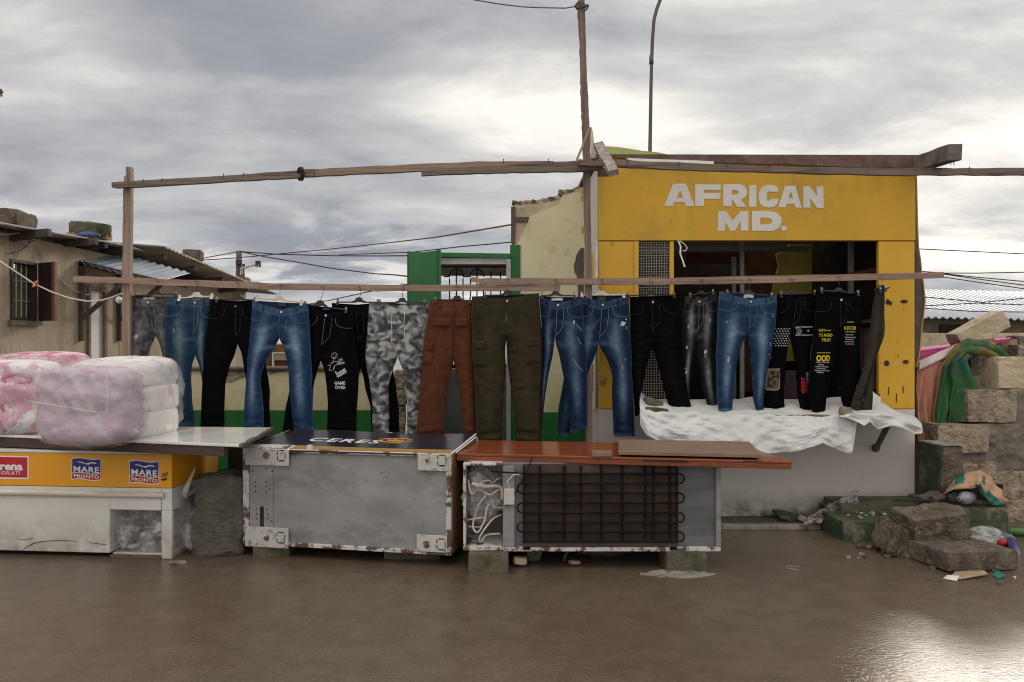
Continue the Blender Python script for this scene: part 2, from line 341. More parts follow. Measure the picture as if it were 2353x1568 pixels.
mat('stump', (.15, .132, .112), (.085, .075, .062), .95, 7, dirt=((.05, .055, .02), 4, .58, .7, .6), dirt2=((.24, .21, .18), 26, .6, .68, .6), bump=1.0, bscale=32, bdist=.04)
mat('pale_plastic', (.55, .53, .49), None, .5)
mat('film', (.84, .83, .82), (.78, .77, .76), .16, 3, alpha=(.14, .36, 4), spec=1.0, arot=(0, R(35), 0))  # milky diagonal alpha streaks stand in for highlights on the wrap's wrinkles
mat('film_clear', (.72, .72, .71), (.60, .60, .60), .18, 3, alpha=(.05, .52, 11), bump=.15, bscale=10, spec=.7)
mat('film_dull', (.42, .39, .36), (.33, .30, .28), .4, 3, alpha=(.35, .75, 8), bump=.6, bscale=18)
mat('mauve_cloth', (.52, .34, .47), (.50, .22, .30), .9, 1.6, dirt=((.62, .55, .55), 3, .52, .64, .6), bump=.4, bscale=14)
mat('floral_cloth', (.74, .72, .73), (.62, .30, .42), .9, 6, amt=(.50, .54), dirt=((.14, .09, .20), 7, .60, .63, .8), dirt2=((.72, .55, .08), 9, .68, .70, .9))
mat('bulk_pink', (.46, .16, .23), (.70, .52, .56), .9, 8, stretch=(1, 1, 5), amt=(.42, .58))
mat('tarp', (.60, .595, .59), (.54, .535, .53), .6, 3, bump=.3, bscale=14, bdist=.015, dirt=((.5, .48, .46), 8, .64, .76, .35))
mat('coral_cloth', (.55, .20, .14), (.62, .34, .27), .9, 3, dirt=((.36, .20, .10), 4, .55, .68, .7), stretch=(3, 3, .6), grime=((.28, .16, .06), .75, 1.3))
mat('hot_pink_cloth', (.55, .09, .27), (.48, .08, .24), .85, 3); mat('white_cloth', (.75, .68, .66), None, .85)
mat('peach_cloth', (.52, .27, .17), (.42, .20, .12), .9, 5)
mat('green_blanket', (.022, .105, .035), (.16, .13, .025), .92, 2.6, amt=(.42, .56), dirt=((.015, .085, .085), 5, .54, .6, .9), dirt2=((.16, .05, .015), 7, .60, .66, .7), bump=.3, bscale=60)
mat('orange_hem', (.62, .13, .02), None, .8)
mat('black_plastic', (.010, .010, .011), None, .35); mat('white_plastic', (.78, .76, .72), None, .4); mat('cream_plastic', (.68, .52, .35), None, .45)
mat('wire', (.16, .15, .14), (.10, .095, .09), .5, 20, metal=.6); mat('cable_dark', (.035, .033, .035), None, .7); mat('cable_white', (.62, .58, .52), None, .6); mat('cable_red', (.12, .04, .045), None, .7)
mat('orange_plastic', (.75, .10, .015), None, .5); mat('grey_pole', (.10, .095, .09), (.075, .072, .068), .6, 3); mat('pole_wood', (.13, .105, .09), (.08, .065, .055), .9, 9)
mat('kerb_white', (.34, .31, .28), (.20, .18, .16), .9, 9, dirt=((.10, .085, .07), 12, .52, .60, .9))
mat('teal_print', (.012, .15, .11), None, .7); mat('kraft', (.45, .27, .16), (.36, .21, .12), .85, 8, bump=.4, bscale=20)
mat('can_metal', (.6, .6, .6), None, .3, metal=.9); mat('can_blue', (.05, .06, .20), None, .35); mat('can_green', (.05, .13, .02), None, .35); mat('bottle_blue', (.25, .38, .45), None, .2, alpha=(.45, .75, 9)); mat('bottle_clear', (.45, .44, .50), None, .2, alpha=(.5, .8, 9))
mat('glass_bulb', (.8, .8, .8), None, .08, spec=1.0)
# clothes
mat('denim_deep', (.010, .022, .055), (.006, .013, .034), .92, 30, fade=(.13, .20, .30), bump=.3, bscale=220, detail=3)
mat('denim_mid', (.016, .042, .10), (.010, .026, .066), .92, 30, fade=(.17, .26, .38), bump=.3, bscale=220, detail=3)
mat('denim_teal', (.014, .038, .075), (.008, .022, .048), .92, 30, fade=(.16, .23, .27), bump=.3, bscale=220, detail=3)
mat('acid_grey', (.022, .022, .026), (.11, .11, .12), .92, 22, fade=(.26, .25, .25), bump=.3, bscale=200, amt=(.4, .66), dirt=((.01, .01, .012), 12, .56, .68, .7))
mat('washed_black', (.010, .010, .012), (.018, .017, .019), .92, 20, fade=(.24, .24, .26), bump=.3, bscale=200)
mat('black_cloth', (.0055, .0055, .006), (.004, .004, .0045), .95, 20, fade=(.012, .012, .013), bump=.3, bscale=120)
mat('brown_cloth', (.098, .036, .019), (.072, .026, .014), .95, 22, fade=(.13, .050, .027), bump=.3, bscale=160)
mat('olive_cloth', (.040, .032, .017), (.027, .022, .013), .95, 14, fade=(.052, .043, .026), bump=.3, bscale=160)
mat('grey_olive', (.032, .029, .022), (.022, .020, .016), .95, 14, fade=(.06, .055, .045), bump=.3, bscale=160)
mat('stitch', (.16, .16, .17), None, .9); mat('stitch_dark', (.03, .025, .02), None, .9); mat('stitch_pale', (.20, .22, .26), None, .9); mat('rip_pale', (.46, .43, .40), (.25, .24, .24), .95, 60)
mat('metal_button', (.55, .52, .48), None, .3, metal=.8); mat('print_white', (.58, .57, .56), None, .8); mat('print_yellow', (.62, .50, .015), None, .8); mat('print_red', (.55, .015, .035), None, .8); mat('label_white', (.6, .6, .6), None, .8); mat('lining_green', (.10, .26, .16), None, .9); mat('seam_pink', (.16, .10, .09), None, .9)
mat('leopard', (.16, .10, .05), (.012, .009, .008), .95, 48, amt=(.47, .53))
def special():
    m = mat('camo', (.2, .2, .2)); nt = m.node_tree; L = nt.links; b = nt.nodes['Principled BSDF']
    g = nt.nodes.new('ShaderNodeNewGeometry'); mp = nt.nodes.new('ShaderNodeMapping'); mp.inputs['Scale'].default_value = (1, .3, 1.3); L.new(g.outputs['Position'], mp.inputs[0])
    n = nt.nodes.new('ShaderNodeTexNoise'); n.inputs['Scale'].default_value = 13; n.inputs['Detail'].default_value = .6; n.inputs['Distortion'].default_value = 1.0; L.new(mp.outputs[0], n.inputs['Vector'])
    r = nt.nodes.new('ShaderNodeValToRGB'); r.color_ramp.interpolation = 'CONSTANT'; st = [(0, .055), (.405, .125), (.50, .20), (.575, .34)]
    while len(r.color_ramp.elements) < 4: r.color_ramp.elements.new(.5)
    for e, (p, c) in zip(r.color_ramp.elements, st): e.position = p; e.color = (c, c*1.0, c*1.02, 1)
    L.new(n.outputs[0], r.inputs[0]); L.new(r.outputs[0], b.inputs['Base Color']); b.inputs['Roughness'].default_value = .95
    # wet asphalt road
    m = bpy.data.materials.new('wet_road'); MATS['wet_road'] = m; m.use_nodes = True; nt = m.node_tree; L = nt.links; b = nt.nodes['Principled BSDF']
    def N(t): return nt.nodes.new(t)
    g = N('ShaderNodeNewGeometry')
    def nz(s, d, ro=.6):
        n = N('ShaderNodeTexNoise'); n.inputs['Scale'].default_value = s; n.inputs['Detail'].default_value = d; n.inputs['Roughness'].default_value = ro; L.new(g.outputs['Position'], n.inputs['Vector']); return n.outputs[0]
    def mr(f, a, c, p, q):
        n = N('ShaderNodeMapRange'); L.new(f, n.inputs[0])
        for i, v in enumerate((a, c, p, q)): n.inputs[i+1].default_value = v
        return n.outputs[0]
    big = nz(.55, 5); mid = nz(6, 3); fine = nz(55, 3, .6)
    mx = N('ShaderNodeMixRGB'); mx.inputs[1].default_value = (.092, .067, .047, 1); mx.inputs[2].default_value = (.128, .095, .068, 1); L.new(mr(mid, .3, .7, 0, 1), mx.inputs[0])
    m2 = N('ShaderNodeMixRGB'); m2.inputs[2].default_value = (.24, .20, .165, 1); L.new(mx.outputs[0], m2.inputs[1]); L.new(mr(nz(70, 4, .75), .585, .65, 0, .75), m2.inputs[0])
    m3 = N('ShaderNodeMixRGB'); m3.inputs[2].default_value = (.14, .085, .022, 1); L.new(m2.outputs[0], m3.inputs[1]); L.new(mr(nz(1.3, 6), .60, .72, 0, .45), m3.inputs[0]); L.new(m3.outputs[0], b.inputs['Base Color'])
    L.new(mr(big, .35, .65, .12, .30), b.inputs['Roughness'])
    ad = N('ShaderNodeMath'); ad.operation = 'ADD'; L.new(mr(fine, .2, .8, 0, 1.0), ad.inputs[0]); L.new(mr(mid, 0, 1, 0, .45), ad.inputs[1])
    bp = N('ShaderNodeBump'); bp.inputs['Strength'].default_value = .55; bp.inputs['Distance'].default_value = .004; L.new(ad.outputs[0], bp.inputs['Height']); L.new(bp.outputs[0], b.inputs['Normal'])
    b.inputs['Specular IOR Level'].default_value = .5
special()
for n_ in ('black_cloth', 'brown_cloth', 'olive_cloth', 'grey_olive', 'denim_deep', 'denim_mid', 'denim_teal', 'acid_grey', 'washed_black', 'camo', 'dark_inside', 'coil_black', 'black_plastic'): MATS[n_].node_tree.nodes['Principled BSDF'].inputs['Specular IOR Level'].default_value = .5 if 'plastic' in n_ else 0.0 if 'black' in n_ else .08
# ------------------------------------------------------------------ ground
MB().add([(-300, -60, 0), (300, -60, 0), (300, 600, 0), (-300, 600, 0)], [(0, 1, 2, 3)]).build('road', M('wet_road'), loc=(0, 0, 0))['kind'] = 'structure'
pv = MB(); pv.box(-5, 3.1, 6.26, 9.4, -.05, .028); pv.build('pavement', M('mortar_grey'), bevel=.006)['kind'] = 'structure'
kb = MB(); kb.box(.6, 2.38, 6.20, 6.26, -.05, .034); kb.build('kerb', M('kerb_white'), bevel=.008)['kind'] = 'structure'

# ------------------------------------------------------------------ the yellow shop
SF = 6.5
def sx(u, d=SF): return (u-CU)*d/FPX
def sz(v, d=SF): return EYE-(v-CV)*d/FPX
shop = thing('shop_building', 'flat-roofed yellow kiosk shop with AFRICAN MD. lettered above its wide opening', 'shop', (2.0, SF, 0))
XL, XR = sx(1375), sx(2104); ZF, ZB, ZT = sz(553), sz(940), sz(366)
oL, oR = sx(1465), sx(2020)
fas = MB(); fas.box(XL, XR, SF, SF+.06, ZF, ZT+.02); fas.build('fascia', M('yellow_paint'), shop, bevel=.004)
lo = MB(); lo.box(XL, XR, SF+.012, SF+.07, .03, ZB-.003); lo.build('lower_wall', M('white_wall'), shop, bevel=.004)
p = MB(); p.box(XL+.004, oL, SF+.006, SF+.05, ZB, ZF-.006); p.build('side_panel', M('yellow_panel'), shop, bevel=.004)
p = MB(); p.box(oR, XR-.004, SF+.006, SF+.05, ZB, ZF-.006); rp = p.build('side_panel', M('yellow_panel'), shop, bevel=.004)
for (cx, cy, w, h) in ((2040, 694, 4.5, 6.5), (2078, 693, 8, 4), (2038, 835, 6, 6.5), (2082, 832, 7, 4.5), (2047, 697, 3.5, 5)):
    MB().disc((sx(cx), SF+.001, sz(cy)), h*SF/FPX, 14, th=.004, rx=w*SF/FPX).build('rust_hole', M('rust_dark'), rp)
for (cx, y0, y1) in ((2043, 889, 908), (2076, 888, 903), (2061, 905, 925), (2021, 905, 930)):
    MB().box(sx(cx)-.004, sx(cx)+.003, SF+.002, SF+.005, sz(y1), sz(y0)).build('rust_streak', M('rust_dark'), rp)
# side, back, floor, ceiling
MB().box(XL, XL+.05, SF+.08, 9.0, .03, ZT-.02).build('side_wall', M('white_wall'), shop)
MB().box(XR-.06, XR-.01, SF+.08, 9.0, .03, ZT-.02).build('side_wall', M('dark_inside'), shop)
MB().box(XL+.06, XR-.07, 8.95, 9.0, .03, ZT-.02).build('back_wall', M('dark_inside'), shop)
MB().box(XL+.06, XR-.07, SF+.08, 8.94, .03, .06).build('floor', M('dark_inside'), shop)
r = MB(); r.slab([(XL-.05, SF-.02, ZT+.035), (XR+.03, SF-.02, ZT+.03), (XR+.03, 8.42, ZT+.055), (XL-.05, 8.42, ZT+.055)], .03); r.build('roof', M('rust'), shop)  # stops short of the back wall; gap added to light the interior
fl = MB()
a, b_ = W('D', 1440, 362.5, SF-.03), W('D', 2098, 363, SF-.03)
tops = [(1440, 361), (1520, 361), (1600, 363), (1700, 361), (1800, 362), (1900, 362), (2000, 362), (2098, 362)]
bots = [(2098, 386), (2000, 385), (1900, 382), (1800, 378), (1700, 376), (1640, 373), (1600, 371), (1540, 369), (1480, 367), (1440, 365)]
fl.slab([W('D', u, v, SF-.035) for u, v in tops+bots], .012, (0, 1, 0)); fl.build('rusty_flashing', M('rust'), shop)
wt = MB(); wt.slab([W('D', u, v-1.5, SF-.036) for u, v in bots[5:]][::-1]+[W('D', u, v+(5 if u > 1450 else 3), SF-.036) for u, v in bots[5:]], .006, (0, -1, 0)); wt.build('white_trim', M('white_print'), shop)
# back-room panel, ledges, posts inside
pj = [(1924, 562), (1924, 830), (1768, 830), (1772, 700), (1779, 650), (1790, 610), (1784, 585), (1800, 575), (1815, 562)]
ip = MB(); ip.slab([W('D', u, v, 8.58) for u, v in pj], .04, (0, 1, 0)); ip.build('inner_panel', M('inner_yellow'), shop)
MB().box(sx(1700, 8.7), sx(1800, 8.7), 8.64, 8.70, .9, sz(565, 8.7)).build('inner_board', M('brown_wood'), shop)
MB().box(sx(1562, 8.6), sx(1700, 8.6), 8.3, 8.34, sz(612, 8.6), sz(588, 8.6)).build('inner_board', M('brown_wood'), shop)
MB().box(oL, oR, 8.0, 8.06, sz(577, 8), sz(566, 8)).build('inner_beam', M('steel'), shop)
MB().box(sx(1700, 7.6), sx(1709, 7.6), 7.58, 7.62, .06, ZT-.05).build('inner_post', M('steel'), shop)
MB().box(sx(1683, 8.1), sx(1692, 8.1), 8.1, 8.14, .06, sz(590, 8.1)).build('inner_post', M('steel'), shop)
MB().box(sx(1950, 7.2), sx(1960, 7.2), 7.18, 7.22, .06, ZT-.05).build('inner_post', M('steel'), shop)
for (z, y0) in ((2.05, 6.75), (1.62, 6.75), (1.05, 6.75)):
    q = MB(); q.slab([(sx(1950, 7.1), 7.3, z), (sx(2025, 6.8), 6.62, z+.03), (XR-.09, 6.62, z+.03), (XR-.09, 7.5, z)], .03); q.build('shelf', M('brown_wood'), shop)
def plaid(s, t): return (sx(1985, 7.0)+s*.42, 7.05+.03*math.sin(s*20)+.02*math.sin(t*9+s*5), .62+t*.95)
mat('plaid_cloth', (.16, .085, .12), (.11, .06, .085), .9, 9, stretch=(6, 1, 1), dirt=((.26, .20, .22), 6, .56, .6, .6))
cl = MB(); cl.grid(plaid, 30, 20); tag(cl.build('plaid_blanket', M('plaid_cloth'), smooth=True, solid=.01), 'purple plaid blanket hanging from the shelves inside the yellow shop', 'blanket')
cl = MB(); cl.grid(lambda s, t: (sx(1745, 7.6)+s*.55, 7.7+.04*math.sin(s*17), .55+t*.62), 26, 10); tag(cl.build('plaid_blanket', M('plaid_cloth'), smooth=True, solid=.01), 'folded purple blanket low inside the yellow shop, behind the white-star black trousers', 'blanket')
# screen
scr = MB(); x0, x1, z0, z1 = sx(1469), sx(1540), sz(925), sz(556); nxx, nzz = 12, 60
for i in range(nxx+1):
    x = x0+(x1-x0)*i/nxx; scr.tube([(x+random.uniform(-.002, .002), SF+.03, z0), (x+random.uniform(-.003, .003), SF+.034, (z0+z1)/2), (x, SF+.03, z1)], .0017, 4)
for j in range(nzz+1):
    z = z0+(z1-z0)*j/nzz; scr.tube([(x0, SF+.03, z+random.uniform(-.002, .002)), ((x0+x1)/2, SF+.026, z+random.uniform(-.003, .003)), (x1, SF+.03, z)], .0015, 4)
scr.build('mesh_screen', M('pale_plastic'), shop)
MB().box(sx(1540), sx(1549), SF+.008, SF+.05, ZB, ZF-.006).build('screen_frame', M('yellow_panel'), shop, bevel=.003)
MB().box(sx(1457), sx(1467), SF-.008, SF+.004, ZB, ZF-.006).build('screen_frame', M('yellow_panel'), shop, bevel=.003)
gp = MB(); gp.tube([W('D', 1371, 553, SF-.02), W('D', 1371.5, 940, SF-.02)], .011, 10); gp.build('hinge_post', M('steel'), shop, smooth=True)
MB().box(sx(1359), sx(1365), SF+.0, SF+.03, sz(650), sz(583)).build('hinge_plate', M('yellow_panel'), shop, bevel=.002)
MB().box(sx(1359), sx(1364), SF+.0, SF+.03, sz(900), sz(838)).build('hinge_plate', M('yellow_panel'), shop, bevel=.002)
MB().box(sx(1359), sx(1374.3), SF+.02, SF+.05, .05, ZB).build('white_corner_post', M('white_wall'), shop)
# lettering AFRICAN MD.
G = [[(457, 403), (520, 243), (613, 240), (673, 402), (612, 402), (600, 374), (528, 374), (518, 402)], [(571, 290), (545, 343), (590, 343)],
     [(678, 246), (862, 248), (858, 290), (740, 287), (740, 310), (860, 308), (856, 352), (740, 350), (742, 401), (678, 402)],
     [(878, 247), (990, 244), (1030, 258), (1048, 290), (1046, 320), (1028, 345), (1005, 355), (1043, 407), (975, 407), (945, 355), (938, 355), (940, 405), (878, 402)], [(938, 288), (975, 288), (985, 298), (983, 312), (970, 320), (938, 321)],
     [(1065, 252), (1115, 252), (1115, 409), (1062, 405)],
     [(1272, 298), (1264, 265), (1235, 252), (1195, 250), (1155, 265), (1134, 300), (1129, 340), (1140, 385), (1170, 408), (1205, 413), (1245, 405), (1265, 385), (1276, 352), (1217, 350), (1205, 366), (1192, 360), (1187, 335), (1192, 305), (1205, 294), (1218, 302)],
     [(1270, 411), (1318, 258), (1392, 256), (1438, 414), (1390, 412), (1384, 385), (1330, 385), (1322, 411)], [(1358, 297), (1342, 345), (1376, 345)],
     [(1449, 261), (1494, 260), (1546, 330), (1542, 262), (1592, 262), (1594, 416), (1548, 416), (1497, 345), (1500, 413), (1449, 412)],
     [(842, 435), (900, 437), (945, 505), (1002, 437), (1058, 437), (1057, 578), (1002, 578), (1003, 510), (962, 578), (930, 578), (893, 520), (893, 578), (837, 578)],
     [(1083, 437), (1210, 436), (1260, 448), (1290, 478), (1295, 515), (1280, 555), (1240, 578), (1180, 580), (1082, 577)], [(1142, 485), (1195, 485), (1222, 497), (1228, 512), (1215, 527), (1185, 533), (1142, 533)],
     [(1310+20*math.cos(k*.4488), 560+19*math.sin(k*.4488)) for k in range(14)]]
names = ['A', 0, 'F', 'R', 0, 'I', 'C', 'A', 0, 'N', 'M', 'D', 0, '.']
i = 0
while i < len(G):
    grp = [G[i]]
    if i+1 < len(G) and names[i+1] == 0: grp.append(G[i+1])
    pl = [[(lambda w: (w.x, w.z))(W('S', x, y, SF)) for x, y in g] for g in grp]
    vs, fs = polymesh(pl); m = MB(); m.add([(v.x, SF-.0035, v.y) for v in vs], fs); m.build('painted_letter', M('white_letter'), shop, fix=False)
    i += len(grp)
# bulging side sheet on the right
pts = [(316, 400), (318, 500), (325, 800), (332, 960), (350, 1070), (355, 1150), (372, 1250), (385, 1380), (372, 1500), (360, 1568), (345, 1760), (320, 1900)]
sh = MB(); n = len(pts); vs = []
for x, y in pts:
    e = W('R5', x, y, 6.62); vs += [Vector((XR+.004, SF+.02, sz(UV('R5', x, y)[1]))), e, Vector((XR+.01, 7.1, e.z))]
fs = []
for k in range(n-1):
    for j in range(2): fs.append((k*3+j, k*3+j+1, k*3+3+j+1, k*3+3+j))
sh.add(vs, fs); sh.build('warped_side_sheet', M('dark_timber'), shop, solid=.012)
ed = MB(); ed.tube([Vector(vs[k*3+1])+Vector((.004, -.01, 0)) for k in range(n)], .006, 5); ed.build('sheet_edge', M('yellow_paint'), shop)
# torn plastic strip in the opening
st = MB(); pp = [W('S', *q, SF-.02) for q in ((558, 648), (575, 690), (572, 740), (590, 790), (604, 835))]
for a, b in zip(pp, pp[1:]): st.slab([a+Vector((-.006, 0, 0)), a+Vector((.006, 0, 0)), b+Vector((.008, 0, 0)), b+Vector((-.006, 0, 0))], .002, (0, 1, 0))
st.tube([W('S', *q, SF-.02) for q in ((568, 648), (605, 675), (622, 700), (610, 722), (590, 720))], .004, 5)
tag(st.build('torn_strip', M('white_print')), 'torn white strip dangling from the shop lintel beside the mesh screen', 'strip')
# counter shelf folded out under the white sheet and its strut
MB().box(sx(1500), sx(1990), 6.02, SF-.002, .868, .895).build('counter_shelf', M('old_wood'), shop)
s_ = MB(); s_.tube([W('D', 2013, 1031, SF-.01), W('D', 2043, 972, 6.1)], .022, 10); s_.disc(W('D', 2013, 1030, SF-.002), .035, 14); s_.build('shelf_strut', M('grey_pole'), shop)

# ------------------------------------------------------------------ white sheet over the counter
def lerpt(tab, x):
    xs = [t[0] for t in tab]; return [float(np.interp(x, xs, [t[k] for t in tab])) for k in range(1, len(tab[0]))]
# u : back edge v, front fold v, lower edge v, lower edge depth
TP = [(1470, 903, 925, 975, 5.98), (1485, 915, 940, 1000, 5.94), (1510, 918, 948, 1012, 5.9), (1560, 918, 953, 1022, 5.9), (1640, 918, 952, 1035, 5.9), (1740, 917, 955, 1040, 5.9), (1762, 917, 955, 1043, 5.9), (1830, 918, 957, 1037, 5.9), (1870, 916, 958, 1026, 5.92), (1890, 916, 958, 1018, 5.93), (1912, 913, 958, 1028, 5.92), (1945, 912, 957, 1041, 5.92), (1958, 912, 956, 1040, 5.93), (1964, 911, 955, 1000, 5.94), (1968, 911, 955, 968, 5.95)]
CREASE = [(Vector((math.cos(g), math.sin(g))), f, a, o) for g, f, a, o in ((.3, 2.1, .020, .1), (1.2, 2.7, .016, .5), (2.2, 2.3, .018, .8), (.8, 5.3, .008, .3), (1.9, 6.1, .007, .6), (2.8, 4.7, .008, .2), (.1, 11, .003, .4), (1.5, 13, .003, .9))]
def crumple(x, y, seed=0):      # straight fold lines in several directions that come and go
    h = 0
    for k, (dr_, f, a, o) in enumerate(CREASE):
        q = (dr_.x*x+dr_.y*y)*f+o+noise.noise(Vector((x*.8, y*.8, k+seed)))*.35
        fade_ = min(1, max(0, .5+noise.noise(Vector((x*2.2, y*2.2, k*3.1+seed)))*2.2)); h += a*(abs((q % 1)-.5)*2-.5)*fade_
    return h
def tarp(s, t):
    u = 1470+s*(1968-1470); vb, vf, vl, dl = lerpt(TP, u)
    if t < .42:
        k = t/.42; d = 6.49+(5.99-6.49)*k; v = vb+(vf-vb)*k; lift = .03*max(0, noise.noise(Vector((u*.02, k*3, 3))))
    else:
        k = (t-.42)/.58; d = 5.99+(dl-5.99)*math.sin(k*math.pi/2)+.02*math.sin(u*.05)*k; v = vf+(vl-vf)*k; lift = 0
    q = W('D', u, v, d); a = Vector((q.x*4.5, t*3.2, 1.3)); b = Vector((q.x*9, t*7+q.x*3, 7.7))
    r = crumple(q.x*2.0, t*1.15)*.72+crumple(q.x*5.0, t*2.6, 4)*.16+noise.noise(a*.4)*.022
    w = min(1, t*6) * (1 if t < .42 else 1.3)
    return q+Vector((0, -r*w if t > .3 else -r*w*.4, r*w*.5*(t < .5)+lift))
tp = thing('white_sheet', 'crumpled white plastic sheet draped over the shop counter beneath the hanging trousers', 'sheet', W('D', 1720, 950, 6.2))
m = MB(); m.grid(tarp, 240, 90); m.build('sheet_body', M('tarp'), tp, smooth=True)
FT = [(1930, 935, 957, 960), (1960, 928, 950, 968), (1985, 918, 952, 980), (2000, 916, 953, 968), (2020, 924, 952, 985), (2050, 937, 957, 978), (2075, 948, 958, 985), (2100, 958, 975, 998), (2119, 975, 985, 996)]
def flap(s, t):
    u = 1930+s*(2119-1930); vb, vf, vl = lerpt(FT, u); v = vb+(vf-vb)*min(1, t/.5) if t < .5 else vf+(vl-vf)*(t-.5)/.5
    d = 6.42-.5*min(1, t/.5)-.04*max(0, t-.5)-.02*math.sin(u*.09+t*4)
    q = W('D', u, v, d); r = crumple(q.x*2.0, t*1.1, 9)*.75+crumple(q.x*5.0, t*2.4, 7)*.14+noise.noise(Vector((q.x*4, t*2, 2)))*.02; return q+Vector((0, -r, r*.7))
m = MB(); m.grid(flap, 60, 36); m.build('sheet_flap', M('tarp'), tp, smooth=True)
m = MB(); m.grid(lambda s, t: W('D', 1992+s*(2022-1992)+8*t*(1-s), 885+t*45+s*28*(1-t), 6.44-.05*t)+Vector((0, -.02*math.sin(s*7+t*3), 0)), 14, 14); m.build('sheet_corner', M('tarp'), tp, smooth=True)
# stones and wood on the sheet
def single(mb, name, mt, label, cat, group=None, **k): return tag(mb.build(name, mt, **k), label, cat, group)
single(rockmb(W('D', 1502, 925, 6.22), (.13, .10, .055), (0, .25, .3), .018, seed=3), 'stone', M('mossy'), 'lumpy brown stone weighing down the left end of the white sheet', 'stone', smooth=True)
single(rockmb(W('D', 1508, 943, 6.0), (.175, .05, .035), (0, .1, .05), .006, seed=4), 'wood_block', M('mossy'), 'narrow mossy wood offcut lying on the white sheet in front of the stone', 'offcut')
single(rockmb(W('D', 1943, 944, 5.98), (.075, .06, .05), (0, .1, .3), .012, seed=5), 'stone', M('tufa'), 'small pale stone weighing the white sheet near the grey-olive trousers', 'stone', smooth=True)
single(rockmb(W('D', 1488, 928, 6.3), (.05, .05, .05), (0, .2, .3), .01, seed=8), 'stone', M('concrete'), 'tiny grey stone at the left corner of the white sheet', 'stone', smooth=True)

# ------------------------------------------------------------------ ruined cream house left of the shop
WD = 7.4
ruin = thing('ruined_wall', 'broken cream plastered house wall with green base beside the yellow shop', 'ruined wall', (W('D', 1270, 784, WD).x, WD, 0))
out = [(1176, 1185), (1176, 478), (1184, 470), (1193, 471), (1215, 468), (1235, 469), (1262, 463), (1285, 460), (1292, 449), (1318, 441), (1330, 432), (1372, 425), (1374, 1185)]
m = MB(); m.slab([W('D', u, v, WD) for u, v in out], .22, (0, 1, 0)); m.build('masonry', M('tufa_pale'), ruin)
pl = [(1196, 948), (1196, 563), (1188, 563)]+[tuple(UV('R2', x, y)) for x, y in ((380, 1120), (418, 1040), (450, 965), (478, 910), (490, 862), (600, 822), (700, 785), (745, 758), (788, 690), (870, 660), (960, 640))]+[(1372, 436), (1372, 948)]
m = MB(); m.slab([W('D', u, v, WD-.02) for u, v in pl], .018, (0, 1, 0)); m.build('plaster', M('cream_plaster'), ruin)
MB().box(W('D', 1196, 0, WD).x, W('D', 1374, 0, WD).x, WD-.024, WD-.001, .05, sz(948, WD)-.003).build('green_base', M('green_paint'), ruin)
MB().box(W('D', 1172, 0, WD).x, W('D', 1195.5, 0, WD).x, WD-.03, WD-.001, .05, sz(564, WD)).build('green_jamb', M('green_paint'), ruin)
MB().box(W('D', 1174.2, 0, WD).x, W('D', 1184, 0, WD).x, WD-.022, WD-.001, sz(560, WD), sz(476, WD)).build('mortar_edge', M('mortar_grey'), ruin)
MB().box(W('D', 1184.5, 0, WD).x, W('D', 1216, 0, WD).x, WD-.018, WD-.001, sz(510.5, WD), sz(499.5, WD)).build('mortar_joint', M('mortar_grey'), ruin)
pa = [(975, 1145), (950, 1148), (925, 1180), (905, 1225), (900, 1265), (888, 1290), (886, 1330), (895, 1370), (915, 1400), (912, 1440), (920, 1500), (925, 1600), (975, 1600)]
m = MB(); m.slab([W('R2', x, y, WD-.026) for x, y in pa], .006, (0, 1, 0)); m.build('mortar_patch', M('mortar_grey'), ruin)
for (x, y, w, h) in ((958, 700, 14, 45), (964, 985, 16, 60), (958, 635, 18, 30)):
    a = W('R2', x-w/2, y-h/2, WD-.03); b = W('R2', x+w/2, y+h/2, WD-.03); MB().box(a.x, b.x, WD-.03, WD-.021, b.z, a.z).build('yellow_smear', M('yellow_paint'), ruin)
for k in range(11):
    u = 1186+k*13.5; v = np.interp(u, [q[0] for q in out[1:12]], [q[1] for q in out[1:12]]); rockmb(W('D', u, v-1, WD+.1), (random.uniform(.05, .10), .17, random.uniform(.025, .05)), (0, random.uniform(-.4, .4), 0), .012, 4, seed=20+k).build('broken_stone', M('tufa' if k % 3 else 'mortar_grey'), ruin)
# green door in its frame
door = thing('door', 'green metal door standing half open in a green frame by the ruined wall', 'door', (W('D', 1060, 784, 7.3).x, 7.3, 0))
xa, xb = sx(937, 7.35), sx(946, 7.35)
MB().box(xa, xb, 7.30, 7.45, .03, sz(579, 7.35)).build('frame', M('green_paint'), door, bevel=.004)
q = MB(); q.slab([W('D', 946.5, 579.5, 7.33), W('D', 1174, 583, 7.33), W('D', 1174, 593, 7.33), W('D', 946.5, 589.5, 7.33)], .12, (0, 1, 0)); q.build('lintel', M('green_paint'), door)
MB().box(sx(1176, 7.2)-.05, sx(1176, 7.2)-.01, 7.34, 7.44, .03, sz(598, 7.38)).build('steel_jamb', M('steel'), door)
MB().box(sx(1010, 7.4), sx(1168, 7.4), 7.36, 7.42, sz(608, 7.4), sz(594, 7.4)).build('steel_head', M('steel'), door)
h0 = W('D', 948, 585, 7.29); h1 = W('D', 1011.5, 575.5, 6.98); top = min(h0.z, h1.z)
lf = MB(); dv = (h1-h0); dv.z = 0; nn = Vector((dv.y, -dv.x, 0)).normalized()*.04
lf.slab([(h0.x, h0.y, top), (h1.x, h1.y, top), (h1.x, h1.y, .08), (h0.x, h0.y, .08)], .04, (dv.y, -dv.x, 0) if False else (nn.x/.04, nn.y/.04, 0)); lf.build('door_leaf', M('green_door'), door, bevel=.004)
e1 = h1+dv.normalized()*.015; eg = MB(); eg.beam((e1.x+nn.x*.5, e1.y+nn.y*.5, .08), (e1.x+nn.x*.5, e1.y+nn.y*.5, top+.012), .055, .028, up=(1, 0, 0)); eg.build('leaf_edge', M('green_paint'), door)
